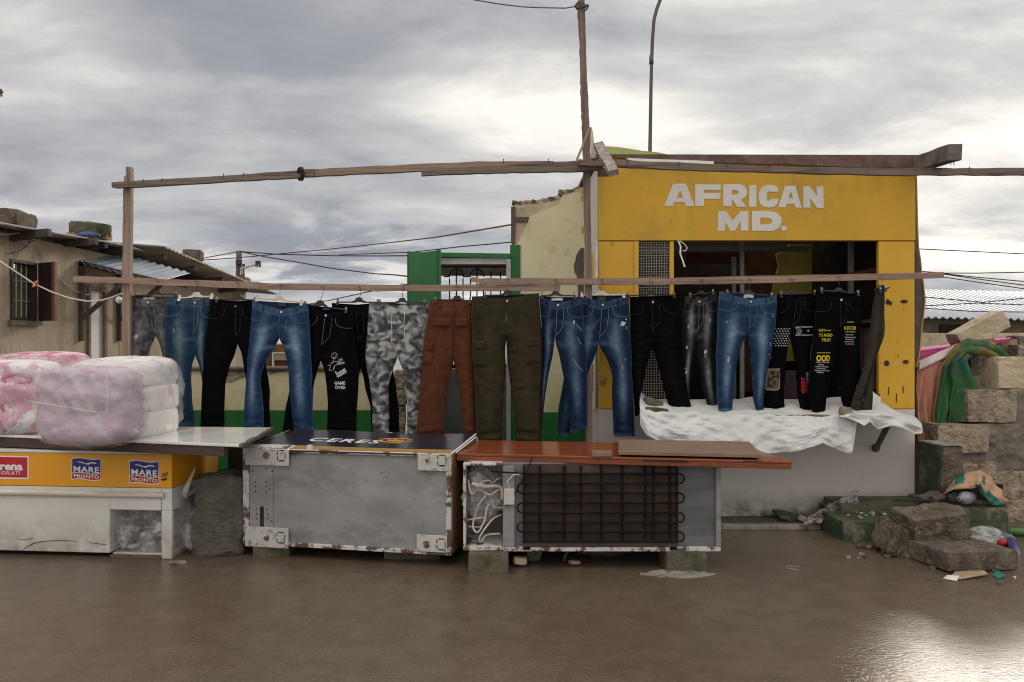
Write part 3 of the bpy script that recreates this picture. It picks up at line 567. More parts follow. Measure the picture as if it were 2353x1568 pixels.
# gate with arches
gate = thing('gate', 'grey metal gate with an arched bar grille behind the green doorway', 'gate', (sx(1090, 7.55), 7.55, 0))
gx0, gx1 = sx(1019, 7.55), sx(1170, 7.55)
MB().box(sx(985, 7.55), gx1, 7.54, 7.57, .06, sz(848, 7.55)).build('lower_panel', M('galv_dark'), gate, bevel=.004)
MB().box(sx(985, 7.55), gx1, 7.535, 7.575, sz(847, 7.55), sz(838, 7.55)).build('mid_rail', M('coil_black'), gate)
g = MB()
for u in (1033, 1048.5, 1064, 1081, 1096, 1111, 1128, 1150): 
    x = sx(u, 7.55); g.tube([(x, 7.55, sz(838, 7.55)), (x, 7.55, sz(610 if u in (1048.5, 1096) else 640 if u < 1115 else 625, 7.55))], .006, 6)
for c in (1048.5, 1096):
    cx = sx(c, 7.55); rr = 16*7.55/FPX; g.tube([(cx-rr*math.cos(t*math.pi/10), 7.55, sz(637, 7.55)+rr*1.15*math.sin(t*math.pi/10)) for t in range(11)], .006, 6)
g.tube([(gx0, 7.55, sz(636, 7.55)), (sx(1033, 7.55), 7.55, sz(636, 7.55))], .006, 6); g.tube([(sx(1064, 7.55), 7.55, sz(636, 7.55)), (sx(1081, 7.55), 7.55, sz(636, 7.55))], .006, 6)
g.build('bar_grille', M('coil_black'), gate)
MB().box(gx0-.1, gx1, 7.62, 7.635, sz(634, 7.62), sz(600, 7.62)).build('top_sheet', M('dark_timber'), gate)
MB().box(gx0-.1, gx1, 7.53, 7.56, sz(615, 7.55), sz(611, 7.55)).build('top_rail', M('coil_black'), gate)
# low garden wall
lw = thing('garden_wall', 'low cream wall with a green painted base running behind the hanging jeans', 'wall', (-3, WD, 0))
wx0, wx1 = -4.95, sx(862, WD)
MB().box(wx0, wx1, WD, WD+.2, .03, sz(852, WD)).build('cream_face', M('cream_plaster'), lw)
MB().box(wx0, wx1, WD-.006, WD-.001, .03, sz(943, WD)).build('green_base', M('green_paint'), lw)
MB().box(wx0, wx1+.02, WD-.03, WD+.23, sz(851, WD), sz(844, WD)).build('cap', M('mortar_grey'), lw, bevel=.006)
m = MB(); m.slab([W('D', *q, WD-.004) for q in ((505, 852), (560, 852), (565, 866), (548, 872), (530, 880), (515, 878), (505, 872))], .003, (0, 1, 0)); m.build('bare_patch', M('tufa'), lw)
m = MB(); m.slab([W('D', *q, WD-.004) for q in ((618, 852), (656, 852), (640, 856), (618, 862))], .003, (0, 1, 0)); m.build('bare_patch', M('tufa'), lw)
for k, (u0, u1, v0, v1) in enumerate(((905, 928, 851, 893), (908, 932, 896, 930), (906, 930, 932, 985), (900, 929, 985, 1060), (896, 932, 1060, 1160))):
    a, b = W('D', u0, v1, WD-.05), W('D', u1, v0, WD-.05); single(rockmb(((a.x+b.x)/2, WD, (a.z+b.z)/2), (b.x-a.x, .2, b.z-a.z), (0, 0, .1), .014, seed=40+k), 'stone_block', M('tufa'), ['top', 'second', 'middle', 'fourth', 'bottom'][k]+' rough stone of the broken pillar seen between the camouflage legs', 'stone', 'stones of the broken pillar')
# gable and street lamp behind the shop
gb = MB(); gb.slab([W('D', *q, 9.3) for q in ((1360, 340), (1385, 336), (1420, 338), (1478, 347), (1510, 350), (1537, 356), (1548, 366), (1548, 430), (1360, 430))]+[Vector((sx(1360, 9.3), 9.3, .03))], .15, (0, 1, 0)) if False else gb.slab([Vector((sx(1548, 9.3), 9.3, .03)), Vector((sx(1360, 9.3), 9.3, .03))]+[W('D', *q, 9.3) for q in ((1360, 340), (1385, 336), (1420, 338), (1478, 347), (1510, 350), (1537, 356), (1548, 366))], .15, (0, 1, 0))
single(gb, 'gable_wall', M('lily_wall'), 'pale green gable wall rising just behind the shop roof', 'wall')
lamp = thing('street_lamp', 'tall slim grey street lamp post curving out of frame behind the shop', 'street lamp', (sx(1494, 22), 22, 0))
base = W('D', 1493.6, 349, 22); pts = [(base.x-.05, 22, 0), (base.x, 22, base.z)]+[W('D', *q, 22) for q in ((1496, 200), (1497.5, 146), (1499, 100), (1503, 46), (1509, 22), (1517, 0))]+[W('D', 1540, -40, 22), W('D', 1580, -70, 22), W('D', 1640, -85, 22)]
m = MB(); m.tube(pts, [.065, .052, .048, .046, .05, .05, .05, .05, .045, .042, .04], 10); m.build('post', M('grey_pole'), lamp, smooth=True)
m = MB(); m.tube([W('D', 1497.3, 128, 22), W('D', 1496.8, 148, 22)], .062, 10); m.build('collar', M('grey_pole'), lamp, smooth=True)
m = rockmb(W('D', 1665, -86, 22), (.6, .25, .14), (0, .15, 0), .0, 4); m.build('lamp_head', M('steel'), lamp, smooth=True)

# ------------------------------------------------------------------ left houses
HX = -5.0
hs = thing('house', 'tan rendered low house with a barred window and stones on its sheet roof', 'house', (HX, 8.5, 0))
y0, y1 = 5.6, 10.25
def zx(c, x, y, X0): return WX(c, x, X0)(y)
wd0, wd1 = zx('D', 23, 600, HX).y, zx('D', 83, 600, HX).y; wz0, wz1 = 1.66, 2.27
dd0, dd1 = zx('D', 204, 700, HX).y, zx('D', 236, 700, HX).y; dz1 = 2.05; HT = 2.52
HX2 = HX-.22
def wallseg(a, b, z0, z1): hw.box(HX2, HX, a, b, z0, z1)
hw = MB(); wallseg(y0, wd0, 0, HT); wallseg(wd0, wd1, 0, wz0); wallseg(wd0, wd1, wz1, HT); wallseg(wd1, dd0, 0, HT); wallseg(dd0, dd1, dz1, HT); wallseg(dd1, y1, 0, HT)
hw.build('wall', M('tan_render'), hs)
MB().box(-9, HX2, y0, y0+.2, 0, HT).build('wall', M('tan_render'), hs)
wn = MB(); wn.box(HX2-.6, HX2-.55, wd0-.3, wd1+.3, 1.4, 2.4); wf = wn.build('window', M('dark_inside'), hs)
fr = MB()
for (a, b, c, d) in ((wd0, wd0+.03, wz0, wz1), (wd1-.03, wd1, wz0, wz1), (wd0+.031, wd1-.031, wz1-.03, wz1), (wd0+.031, wd1-.031, wz0, wz0+.03)): fr.box(HX-.1, HX+.015, a, b, c, d)
fr.build('frame', M('maroon_wood'), wf)
bars = MB()
for k in range(1, 5): y = wd0+(wd1-wd0)*k/5; bars.tube([(HX-.05, y, wz0+.03), (HX-.05, y, wz1-.03)], .008, 6)
for k in range(1, 3): z = wz0+(wz1-wz0)*k/3; bars.tube([(HX-.05, wd0+.03, z), (HX-.05, wd1-.03, z)], .007, 6)
bars.build('window_bars', M('steel'), wf)
MB().box(HX-.02, HX+.05, wd0-.04, wd1+.04, wz0-.05, wz0-.002).build('sill', M('mortar'), wf)
a = Vector((HX+.02, wd1, 0)); uo = 120; dsh = wd1-.12; xo = (uo-CU)*dsh/FPX; b = Vector((xo, dsh, 0)); nv = Vector((-(b-a).y, (b-a).x, 0)).normalized()
s2 = MB(); s2.slab([(a.x, a.y, wz0), (b.x, b.y, wz0), (b.x, b.y, wz1), (a.x, a.y, wz1)], .035, nv); s2.build('shutter', M('maroon_wood'), hs, bevel=.003)
eb = MB(); eb.beam((b.x+.02, b.y, wz0), (b.x+.02, b.y, wz1), .03, .045, up=(0, 1, 0)); eb.build('shutter_edge', M('brown_wood'), hs)
# door with a small awning
MB().box(HX-.04, HX-.01, dd0+.001, dd1-.001, 0, dz1-.002).build('house_door', M('white_enamel'), hs)
fd = MB(); fd.box(HX-.06, HX+.03, dd0-.05, dd0-.001, 0, dz1); fd.box(HX-.06, HX+.03, dd1+.001, dd1+.06, 0, dz1); fd.box(HX-.06, HX+.03, dd0-.05, dd1+.06, dz1+.001, dz1+.06); fd.build('door_frame', M('grey_wood'), hs)
MB().box(HX-.09, HX-.06, dd0+.02, dd1-.02, 1.62, 1.66).build('door_bar', M('white_print'), hs)
def awn(s, t):
    y = 9.25+t*1.05; x = HX+.02+s*.86; z = 2.36-s*.24+t*.20+.010*math.sin(s*2*math.pi*9); return (x, y, z)
aw = MB(); aw.grid(awn, 130, 6); aw.build('awning_sheet', M('blue_sheet'), hs, solid=.006)
for y in (9.3, 10.2):
    br = MB(); br.beam((HX+.01, y, 2.35), (HX+.9, y, 2.14), .05, .06); br.beam((HX+.03, y, 1.45), (HX+.03, y, 2.36), .05, .05, up=(0, 1, 0)); br.beam((HX+.05, y, 1.72), (HX+.6, y, 2.2), .045, .045); br.build('awning_bracket', M('dark_timber'), hs)
RX = -4.72
def eave(y): return float(np.interp(y, [5.5, 7.47, 9.78, 10.3], [2.50, 2.535, 2.615, 2.60]))
def rf(s, t):
    y = 5.4+t*4.95; x = RX-s*4.2; return (x, y, eave(y)+s*.30+.012*math.sin(s*2*math.pi*26))
m = MB(); m.grid(rf, 160, 10); m.build('roof', M('roof_sheet'), hs, solid=.012)
for (c, x0_, y0_, x1_, y1_) in (('P3', 120, 290, 505, 232), ('P3', 660, 345, 975, 318), ('P3', 870, 375, 1075, 352), ('P3', 1090, 400, 1240, 378)):
    u0, v0 = UV(c, x0_, y0_); d0 = HX*FPX/(u0-CU); p0 = Vector((HX-.1, d0, EYE-(v0-CV)*d0/FPX)); d1 = d0-.05; u1, v1 = UV(c, x1_, y1_); p1 = Vector(((u1-CU)*d1/FPX, d1, EYE-(v1-CV)*d1/FPX))
    if p1.x > HX+.75: p1.x = HX+.75
    q = MB(); q.beam(p0, p1, .06, .075, n=4, wob=.004); q.build('rafter', M('dark_timber'), hs)
# stones and odds on the roof
def onroof(u, v, X): d = (X*FPX/(u-CU)); return Vector((X, d, EYE-(v-CV)*d/FPX))
single(rockmb(onroof(32, 507, -4.9), (.24, .42, .17), (0, 0, .1), .02, seed=11, rnd=.25), 'roof_stone', M('concrete'), 'largest grey stone block on the tan house roof, cut by the photo edge', 'stone', smooth=True)
single(rockmb(onroof(207, 527, -4.95), (.45, .20, .155), (0, .12, -.35), .02, seed=12, rnd=.3), 'roof_stone', M('mossy'), 'mossy stone block lying on the tan house roof above the awning', 'stone', smooth=True)
m = MB(); c = onroof(213, 542, -4.93); m.box(c.x-.28, c.x+.20, c.y-.06, c.y+.06, c.z-.05, c.z+.03); single(m, 'roof_plank', M('splinter'), 'short orange-brown plank under the mossy roof stone', 'plank')
single(blobmb(onroof(203, 541, -4.85), (.24, .10, .055), amp=.02, sub=4, seed=5), 'blue_bag', M('can_blue'), 'crumpled dark blue bag tucked under the mossy roof stone', 'bag', smooth=True)
# the farther house
h2 = thing('house', 'long tan house farther back with a wide overhanging sheet roof', 'house', (HX, 13, 0))
MB().box(HX2-3, HX-.02, 10.3, 15.2, 0, 2.38).build('wall', M('tan_render'), h2)
def rf2(s, t):
    y = 10.25+t*4.95; x = -4.42-s*3.6; z = float(np.interp(y, [10.25, 13.6, 15.3], [2.68, 2.46, 2.36])); return (x, y, z-.03+s*.28+.008*math.sin(t*2*math.pi*42))
m = MB(); m.grid(rf2, 8, 420); m.build('roof', M('roof_sheet'), h2, solid=.015)
for y in (10.5, 11.5, 12.6, 13.8): q = MB(); q.beam((HX-.1, y, np.interp(y, [10.25, 15.3], [2.50, 2.22])), (-4.5, y-.05, np.interp(y, [10.25, 15.3], [2.56, 2.26])), .06, .07); q.build('rafter', M('dark_timber'), h2)
single(rockmb(Vector((-4.75, 12.0, 2.72)), (.25, .30, .16), (0, 0, .2), .02, seed=14), 'roof_stone', M('concrete'), 'dark stone on the farther roof beside the wooden power pole', 'stone', smooth=True)
single(rockmb(Vector((-4.75, 14.1, 2.53)), (.25, .45, .07), (0, 0, .1), .01, seed=15), 'roof_slab', M('rust'), 'flat reddish slab near the low end of the farther roof', 'slab')
hut = thing('hut', 'small dark brown hut with a pale framed hatch beyond the low wall', 'hut', (sx(660, 16), 16, 0))
MB().box(sx(578, 16), sx(735, 16), 16, 18, 0, sz(792, 16)).build('wall', M('brown_wood'), hut)
MB().box(sx(632, 16), sx(700, 16), 15.9, 15.98, sz(828, 16), sz(813, 16)).build('hatch', M('tan_render'), hut)
q = MB(); q.box(sx(629, 16), sx(632, 16), 15.88, 15.99, sz(845, 16), sz(810, 16)); q.box(sx(632, 16), sx(700, 16), 15.88, 15.99, sz(812.5, 16), sz(810, 16)); q.build('hatch_frame', M('white_print'), hut)
# power pole with antenna
pole = thing('power_pole', 'short wooden power pole with wires between the far roof and the green door', 'pole', (sx(547, 16), 16, 0))
m = MB(); m.tube([(sx(546, 16), 16, 0), W('D', 548, 650, 16), W('D', 549.5, 577, 16)], [.07, .062, .055], 10); m.build('pole_shaft', M('pole_wood'), pole, smooth=True)
m = MB(); m.tube([W('D', 558, 655, 15.9), W('D', 560, 607, 15.9)], .03, 8); m.build('side_pipe', M('cable_red'), pole)
m = MB(); m.tube([W('D', 549, 598, 15.92), W('D', 549, 608, 15.92)], .066, 10); m.build('tape_wrap', M('cable_dark'), pole)
an = thing('tv_antenna', 'old comb-shaped television antenna fixed to the wooden power pole', 'antenna', W('D', 575, 610, 15.9))
m = MB(); a, b = W('D', 553, 618, 15.85), W('D', 593, 607, 15.6); m.tube([a, b], .022, 6); m.build('boom', M('steel'), an)
m = MB()
for k in range(10): c = a.lerp(b, k/9); m.tube([c+Vector((-.12, .4, .12)), c+Vector((.16, -.5, -.16))], .006, 4)
m.build('element', M('steel'), an)
MB().box(b.x-.04, b.x+.05, b.y-.04, b.y+.04, b.z-.06, b.z+.06).build('end_cap', M('cable_dark'), an)
def wirething(pts, r, mt, label, n=5, name='wire', cat='wire', group=None):
    m = MB(); P = []
    for i in range(len(pts)-1):
        for k in range(6): P.append(pts[i].lerp(pts[i+1], k/6))
    P.append(pts[-1]); m.tube(P, r, n); return single(m, name, mt, label, cat, group, smooth=True)
CW = lambda c, L, d: [W(c, x, y, d) for x, y in L]
GW = 'wires strung across the sky'
wirething(CW('W', [(1200, 122), (1330, 132), (1520, 145), (1700, 150), (2000, 158), (2353, 160)], 12)+[W('D', 905, 588.3, 10), W('D', 950, 588, 7.6)], .009, M('cable_dark'), 'grey wire running level from the power pole to the green door', group=GW)
wirething(CW('W', [(1215, 125), (1400, 165), (1700, 215), (1980, 265), (2353, 312)], 12)+[W('D', 905, 632, 10), W('D', 950, 637, 7.6)], .009, M('cable_dark'), 'sagging grey wire from the power pole falling toward the green door', group=GW)
wirething([W('D', 410, 610, 14)]+CW('W', [(700, 205), (1000, 188), (1300, 165), (1600, 135), (1900, 108), (2353, 60)], 12)+[W('D', 1000, 546, 9), W('D', 1174, 517, 7.5)], .008, M('cable_red'), 'reddish wire rising from the far roof to the ruined wall', group=GW)
wirething([W('W', 720, 222, 14), W('W', 900, 175, 15), W('W', 1180, 124, 16)], .010, M('cable_dark'), 'short wire from the far roof up to the power pole top', group=GW)
wirething([W('D', 640, 712, 14), W('D', 760, 690, 13), W('D', 860, 668, 11), W('D', 945, 652, 8)], .008, M('cable_dark'), 'low wire crossing below the wooden rail left of the green door', group=GW)
wirething([W('D', 780, 586, 11), W('D', 945, 580, 9), W('D', 1060, 567, 8), W('D', 1174, 557, 7.5)], .006, M('cable_dark'), 'thin wire running along the top of the green door to the ruin', group=GW)
for L, lab in (([(335, 973), (700, 990), (1168, 1012)], 'highest wire right of the shop against the clouds'), ([(355, 1148), (540, 1163), (800, 1163), (1168, 1156)], 'level wire right of the shop at the rail end'), ([(545, 1168), (800, 1195), (1168, 1228)], 'upper of two close wires sloping down right of the shop'), ([(545, 1172), (850, 1215), (1168, 1257)], 'lower of two close wires sloping down right of the shop'), ([(545, 1195), (850, 1240), (1168, 1285)], 'lowest sloping wire just above the corrugated roof'), ([(385, 1350), (850, 1392), (1168, 1360)], 'upper wire crossing in front of the corrugated roof'), ([(385, 1420), (800, 1398), (1168, 1412)], 'middle wire crossing in front of the corrugated roof'), ([(385, 1438), (800, 1465), (1168, 1468)], 'lower wire crossing in front of the corrugated roof')):
    wirething(CW('R5', L, 12), .008, M('cable_dark'), lab, group=GW)
# wires and line on the left
wirething([Vector((-4.99, 6.35, 2.42))]+CW('P3', [(0, 520), (120, 600), (340, 745), (520, 830), (700, 893), (880, 925), (1030, 915), (1150, 880), (1235, 845)], 6.1), .0055, M('cable_white'), 'white clothes line sagging from the left edge to the left post', name='clothes_line', cat='clothes line', n=7)
cp = thing('clothes_peg', 'orange clothes peg clipped on the white clothes line', 'clothes peg', W('P3', 358, 745, 6.08))
for sgn in (0, 1):
    m = MB(); m.beam(W('P3', 328, 772+sgn*12, 6.075+.012*sgn), W('P3', 385, 718+sgn*18, 6.075+.012*sgn), .008, .012); m.build('prong', M('orange_plastic'), cp, bevel=.002)
m = MB(); m.tube([W('P3', 345, 770, 6.06), W('P3', 365, 725, 6.1)], .006, 6); m.build('spring', M('steel'), cp)
wirething([onroof(*UV('P3', x, y), -4.9) for x, y in ((-30, 235), (60, 255), (130, 240), (300, 226))], .007, M('cable_white'), 'white cable running along the tan house eave', name='cable', cat='cable')
wirething([onroof(*UV('P3', x, y), -4.96) for x, y in ((215, 235), (225, 310), (290, 355), (370, 330), (425, 265))], .006, M('cable_white'), 'loop of white cable hanging under the near rafter', name='cable', cat='cable')
wirething([onroof(*UV('P3', x, y), -4.97) for x, y in ((335, 275), (420, 430), (540, 580), (640, 735), (760, 820), (880, 862), (915, 850))], .006, M('cable_white'), 'pale cable snaking down the tan wall from window to awning', name='cable', cat='cable')
wirething([onroof(*UV('P3', x, y), -4.97) for x, y in ((298, 280), (290, 350), (200, 420), (110, 435))], .005, M('cable_dark'), 'dark cable drooping above the barred window', name='cable', cat='cable')
bl = thing('light_bulb', 'clear light bulb hanging beside the left post near the awning', 'light bulb', W('P3', 1195, 915, 6.3))
blobmb(W('P3', 1202, 912, 6.3), (.05, .045, .055), amp=0, sub=3).build('bulb', M('glass_bulb'), bl, smooth=True)
m = MB(); m.tube([W('P3', 1185, 880, 6.3), W('P3', 1180, 760, 6.3)], .005, 6); m.build('cord', M('cable_dark'), bl)

# ------------------------------------------------------------------ right background
fh = thing('house', 'grey block house with a bright corrugated roof at the right edge', 'house', (8.5, 14, 0))
MB().box(5.8, 13, 14.2, 17, 0, 1.86).build('wall', M('mortar'), fh)
MB().box(W('P4', 305, 0, 14.2).x, W('P4', 690, 0, 14.2).x, 14.15, 14.25, sz(UV('P4', 0, 355)[1], 14.2), sz(UV('P4', 0, 258)[1], 14.2)).build('window', M('dark_inside'), fh)
def cr_(s, t): x = 5.6+s*7.6; k = t; return (x, 13.9+k*3.2, 1.86+k*.70+.02*math.sin(x*2*math.pi/.13)-.02*(x-7))
m = MB(); m.grid(cr_, 700, 4); m.build('roof', M('corrugated'), fh, smooth=True, solid=.01)
bw = thing('block_wall', 'low wall of pale blocks in front of the corrugated-roofed house', 'wall', (5, 9, 0))
x = 4.5; k = 0
while x < 6.6:
    w = random.uniform(.35, .5); rockmb((x+w/2, 9.0, sz(768, 9)-.12+random.uniform(-.01, .01)), (w-.02, .2, .25), (0, 0, 0), .008, 4, rnd=.1, seed=60+k).build('block', M('tufa_pale'), bw); x += w+random.uniform(.0, .06); k += 1
MB().box(4.4, 6.7, 8.95, 9.08, 0, sz(768, 9)-.2).build('wall_base', M('tufa'), bw)
# unfinished block wall, stepped
uw = thing('unfinished_wall', 'unfinished stepped wall of rough tufa blocks smeared with mortar at the right', 'wall', (3.9, 6.6, 0))
def blk(c, x0_, y0_, x1_, y1_, d, dep, seed, mt='tufa', amp=.012):
    a, b = W(c, x0_, y1_, d), W(c, x1_, y0_, d); return rockmb(((a.x+b.x)/2, d+dep/2, (a.z+b.z)/2), (b.x-a.x, dep, b.z-a.z), (0, 0, random.uniform(-.02, .02)), amp, 8, rnd=.12, seed=seed).build('block', M(mt), uw)
blk('P4', 605, 945, 1130, 1285, 6.55, .24, 71); blk('P4', 285, 1305, 825, 1600, 6.52, .24, 72); blk('P4', 925, 605, 1420, 925, 6.58, .24, 73, 'tufa_pale')
blk('P4', 500, 1720, 900, 2010, 6.52, .24, 75); blk('P4', 1135, 470, 1420, 600, 7.0, .2, 76)
blk('P4', 890, 1790, 1420, 2100, 6.53, .24, 77)
blk('Q8', 1790, 450, 2300, 760, 6.45, .3, 78)
mo = MB()
def mpt(s, t):
    vtop = 1290; q = W('P4', 700+s*720, vtop+t*1500, 6.60); r = noise.noise(Vector((q.x*8, 3, q.z*8)))*.03+noise.noise(Vector((q.x*25, 3, q.z*25)))*.012; return Vector((q.x, 6.57-r, max(q.z, 0.0)))
mo.grid(mpt, 60, 90); mo.build('mortar_face', M('mortar'), uw, smooth=True, solid=.02)
def mpt2(s, t):
    q = W('P4', 1005+s*420, 930+t*380, 6.62); r = noise.noise(Vector((q.x*9, 1, q.z*9)))*.03; return Vector((q.x, 6.60-r, q.z))
m = MB(); m.grid(mpt2, 40, 30); m.build('mortar_face', M('mortar'), uw, smooth=True, solid=.02)
MB().box(W('P4', 300, 0, 6.65).x, 6, 6.66, 6.8, 0, W('P4', 0, 1310, 6.65).z).build('wall_core', M('mortar_grey'), uw)
MB().box(W('P4', 640, 0, 6.65).x, 6, 6.69, 6.83, W('P4', 0, 1309, 6.65).z, W('P4', 0, 960, 6.65).z).build('wall_core', M('mortar_grey'), uw)
blk('P4', 520, 1590, 1000, 1730, 6.56, .2, 79, 'mortar', .02)
# rear wall that carries the blankets
rw = thing('block_wall', 'rear wall of rough tufa blocks the blankets hang over', 'wall', (4.2, 7.2, 0))
def blk2(x0_, y0_, x1_, y1_, d, seed, mt): 
    a, b = W('P4', x0_, y1_, d), W('P4', x1_, y0_, d); rockmb(((a.x+b.x)/2, d+.1, (a.z+b.z)/2), (b.x-a.x, .2, b.z-a.z), (0, 0, 0), .012, 6, rnd=.12, seed=seed).build('block', M(mt), rw)
for i, q in enumerate(((905, 410, 1125, 590, 7.15, 'tufa'), (640, 620, 915, 785, 7.1, 'tufa'), (650, 790, 930, 945, 7.08, 'tufa_pale'), (300, 640, 630, 790, 7.12, 'tufa'), (300, 800, 640, 945, 7.1, 'tufa'), (430, 470, 900, 610, 7.15, 'tufa'), (100, 640, 295, 945, 7.1, 'tufa_pale'), (1140, 380, 1300, 560, 7.15, 'mortar'))): blk2(*q[:5], 80+i, q[5])
MB().box(W('P4', 75, 0, 7.1).x, W('P4', 1250, 0, 7.1).x, 7.2, 7.32, 0, W('P4', 0, 640, 7.2).z).build('wall_core', M('tufa'), rw)
MB().box(W('P4', 75, 0, 7.1).x, W('P4', 700, 0, 7.1).x, 7.12, 7.19, 0, W('P4', 0, 950, 7.15).z).build('wall_core', M('tufa_pale'), rw)
# ------------------------------------------------------------------ cloths over the right-hand walls
def drape(name, mt, label, cat, c, Lp, Rp, d, nf=3, amp=.03, lean=.0, seed=0, hem=None, n=(40, 50), ph=0.0, back=0.0):
    ys0 = [q[1] for q in Lp]; ys1 = [q[1] for q in Rp]
    def at(P, t):
        y = P[0][1]+(P[-1][1]-P[0][1])*t; return np.interp(y, [q[1] for q in P], [q[0] for q in P]), y
    def fn(s, t):
        xl, yl = at(Lp, t); xr, yr = at(Rp, t); x = xl+(xr-xl)*s; y = yl+(yr-yl)*s
        f = (math.sin((s*nf+ph)*2*math.pi+noise.noise(Vector((s*3, t*2.5, seed)))*2.2)*.5+noise.noise(Vector((s*6, t*3, seed+4)))*.7)*amp*(.25+.75*t)
        q = W(c, x, y, d-lean*t+back*max(0, .15-t)/.15-amp*math.sin(s*math.pi)*.8); return q+Vector((f*.3, -f, 0))
    root = thing(name, label, cat, W(c, (Lp[0][0]+Rp[0][0])/2, (Lp[0][1]+Rp[0][1])/2, d))
    m = MB(); m.grid(fn, *n); m.build('cloth', M(mt), root, smooth=True, solid=.008)
    if hem:
        h = MB(); h.tube([fn(0, k/30)+Vector((0, -.004, 0)) for k in range(31)], .007, 6); h.build('hem', M(hem), root)
    return root, fn
drape('sheet', 'hot_pink_cloth', 'bright pink sheet lying over the rear block wall behind the coral cloth', 'sheet', 'P4', [(85, 505), (70, 720)], [(1060, 398), (1000, 440)], 7.02, 4, .03, back=.25, seed=2)
r1, f1 = drape('sheet', 'coral_cloth', 'translucent coral sheet hanging between the yellow shop and the green blanket', 'sheet', 'P4', [(78, 640), (62, 900), (72, 1500)], [(500, 455), (420, 560), (330, 700), (280, 950), (235, 1500)], 6.86, 3, .04, lean=.1, seed=5, n=(50, 60))
m = MB(); m.grid(lambda s, t: f1(s, t*.13)+Vector((0, -.03, .012*t)), 30, 6); m.build('pale_fold', M('white_cloth'), r1, smooth=True, solid=.01)
drape('cloth', 'peach_cloth', 'peach cloth bunched beneath the tilted stone block on the wall', 'cloth', 'P4', [(500, 440), (470, 520)], [(870, 392), (930, 500)], 6.92, 4, .05, back=.15, seed=9, n=(40, 20))
gr = drape('blanket', 'green_blanket', 'green patterned blanket with an orange hem draped over the unfinished wall', 'blanket', 'P4', [(520, 470), (430, 540), (335, 690), (290, 900), (250, 1200), (214, 1492)], [(700, 470), (560, 560), (440, 690), (425, 880), (400, 1150), (290, 1470)], 6.78, 1.3, .05, lean=.12, seed=1, hem='orange_hem')[0]
def tailfn(s, t):
    L = [(560, 540), (440, 640), (415, 800), (430, 900), (390, 1080), (375, 1290)]; Rr = [(640, 590), (590, 640), (640, 760), (720, 930), (610, 960), (590, 1262)]
    y0_, y1_ = L[0][1]+t*(L[-1][1]-L[0][1]), Rr[0][1]+t*(Rr[-1][1]-Rr[0][1]); xl = np.interp(y0_, [q[1] for q in L], [q[0] for q in L]); xr = np.interp(y1_, [q[1] for q in Rr], [q[0] for q in Rr])
    f = math.sin(s*2*math.pi*1.5+t*1.5)*.035+noise.noise(Vector((s*3, t*2, 8)))*.05; return W('P4', xl+(xr-xl)*s, y0_+(y1_-y0_)*s, 6.68-.05*math.sin(s*math.pi))+Vector((0, -f*(.4+t), 0))
m = MB(); m.grid(tailfn, 40, 60); m.build('cloth_tail', M('green_blanket'), gr, smooth=True, solid=.01)
def rollfn(k):
    def fn(s, t):   # thick rolled folds along the top
        path = [[(440, 620), (470, 520), (600, 465), (760, 470), (900, 520), (1015, 600)], [(450, 650), (500, 560), (640, 520), (780, 545), (900, 590), (940, 610)]][k]
        i = s*(len(path)-1); a = int(min(i, len(path)-2)); f = i-a; x = path[a][0]+(path[a+1][0]-path[a][0])*f; y = path[a][1]+(path[a+1][1]-path[a][1])*f
        q = W('P4', x, y, 6.80-.06*k); r = (.052-.012*k)*(.55+.45*math.sin(s*math.pi))+noise.noise(Vector((s*6, math.sin(t*6.28), k)))*.012
        g = t*2*math.pi; return q+Vector((0, -math.cos(g)*r, math.sin(g)*r*.9))
    return fn
for k in (0, 1): m = MB(); m.grid(rollfn(k), 40, 20); m.build('cloth_roll', M('green_blanket'), gr, smooth=True)
single(rockmb(W('P4', 705, 320, 6.95), (.44, .2, .16), (0, R(-28), 0), .014, 9, rnd=.12, seed=90), 'tilted_block', M('tufa_pale'), 'tufa block lying tilted on top of the draped cloths', 'block')

# ------------------------------------------------------------------ posts, beams, rail
RAIL = 6.15
def bb(name, pts, hts, d, mt, label, cat, thick=.045, wob=.003, group=None, build=True):
    """a board seen from the front: list of (c,x,ytop,ybottom)"""
    m = MB(); vs = []; P = []
    for i in range(len(pts)-1):
        n = 5 if i < len(pts)-2 else 5
        for k in range(n+(i == len(pts)-2)):
            f = k/n; a, b = pts[i], pts[i+1]; P.append((W(a[0], a[1], a[2], d).lerp(W(b[0], b[1], b[2], d), f), W(a[0], a[1], a[3], d).lerp(W(b[0], b[1], b[3], d), f)))
    for t, b in P:
        w1, w2 = random.uniform(-wob, wob), random.uniform(-wob, wob)
        vs += [t+Vector((0, 0, w1)), b+Vector((0, 0, w2)), b+Vector((0, thick, w2)), t+Vector((0, thick, w1))]
    n = len(P); fs = [(i*4+k, i*4+(k+1) % 4, i*4+4+(k+1) % 4, i*4+4+k) for i in range(n-1) for k in range(4)]+[(3, 2, 1, 0), (n*4-4, n*4-3, n*4-2, n*4-1)]
    m.add(vs, fs); o = m.build(name, M(mt)); return tag(o, label, cat, group)
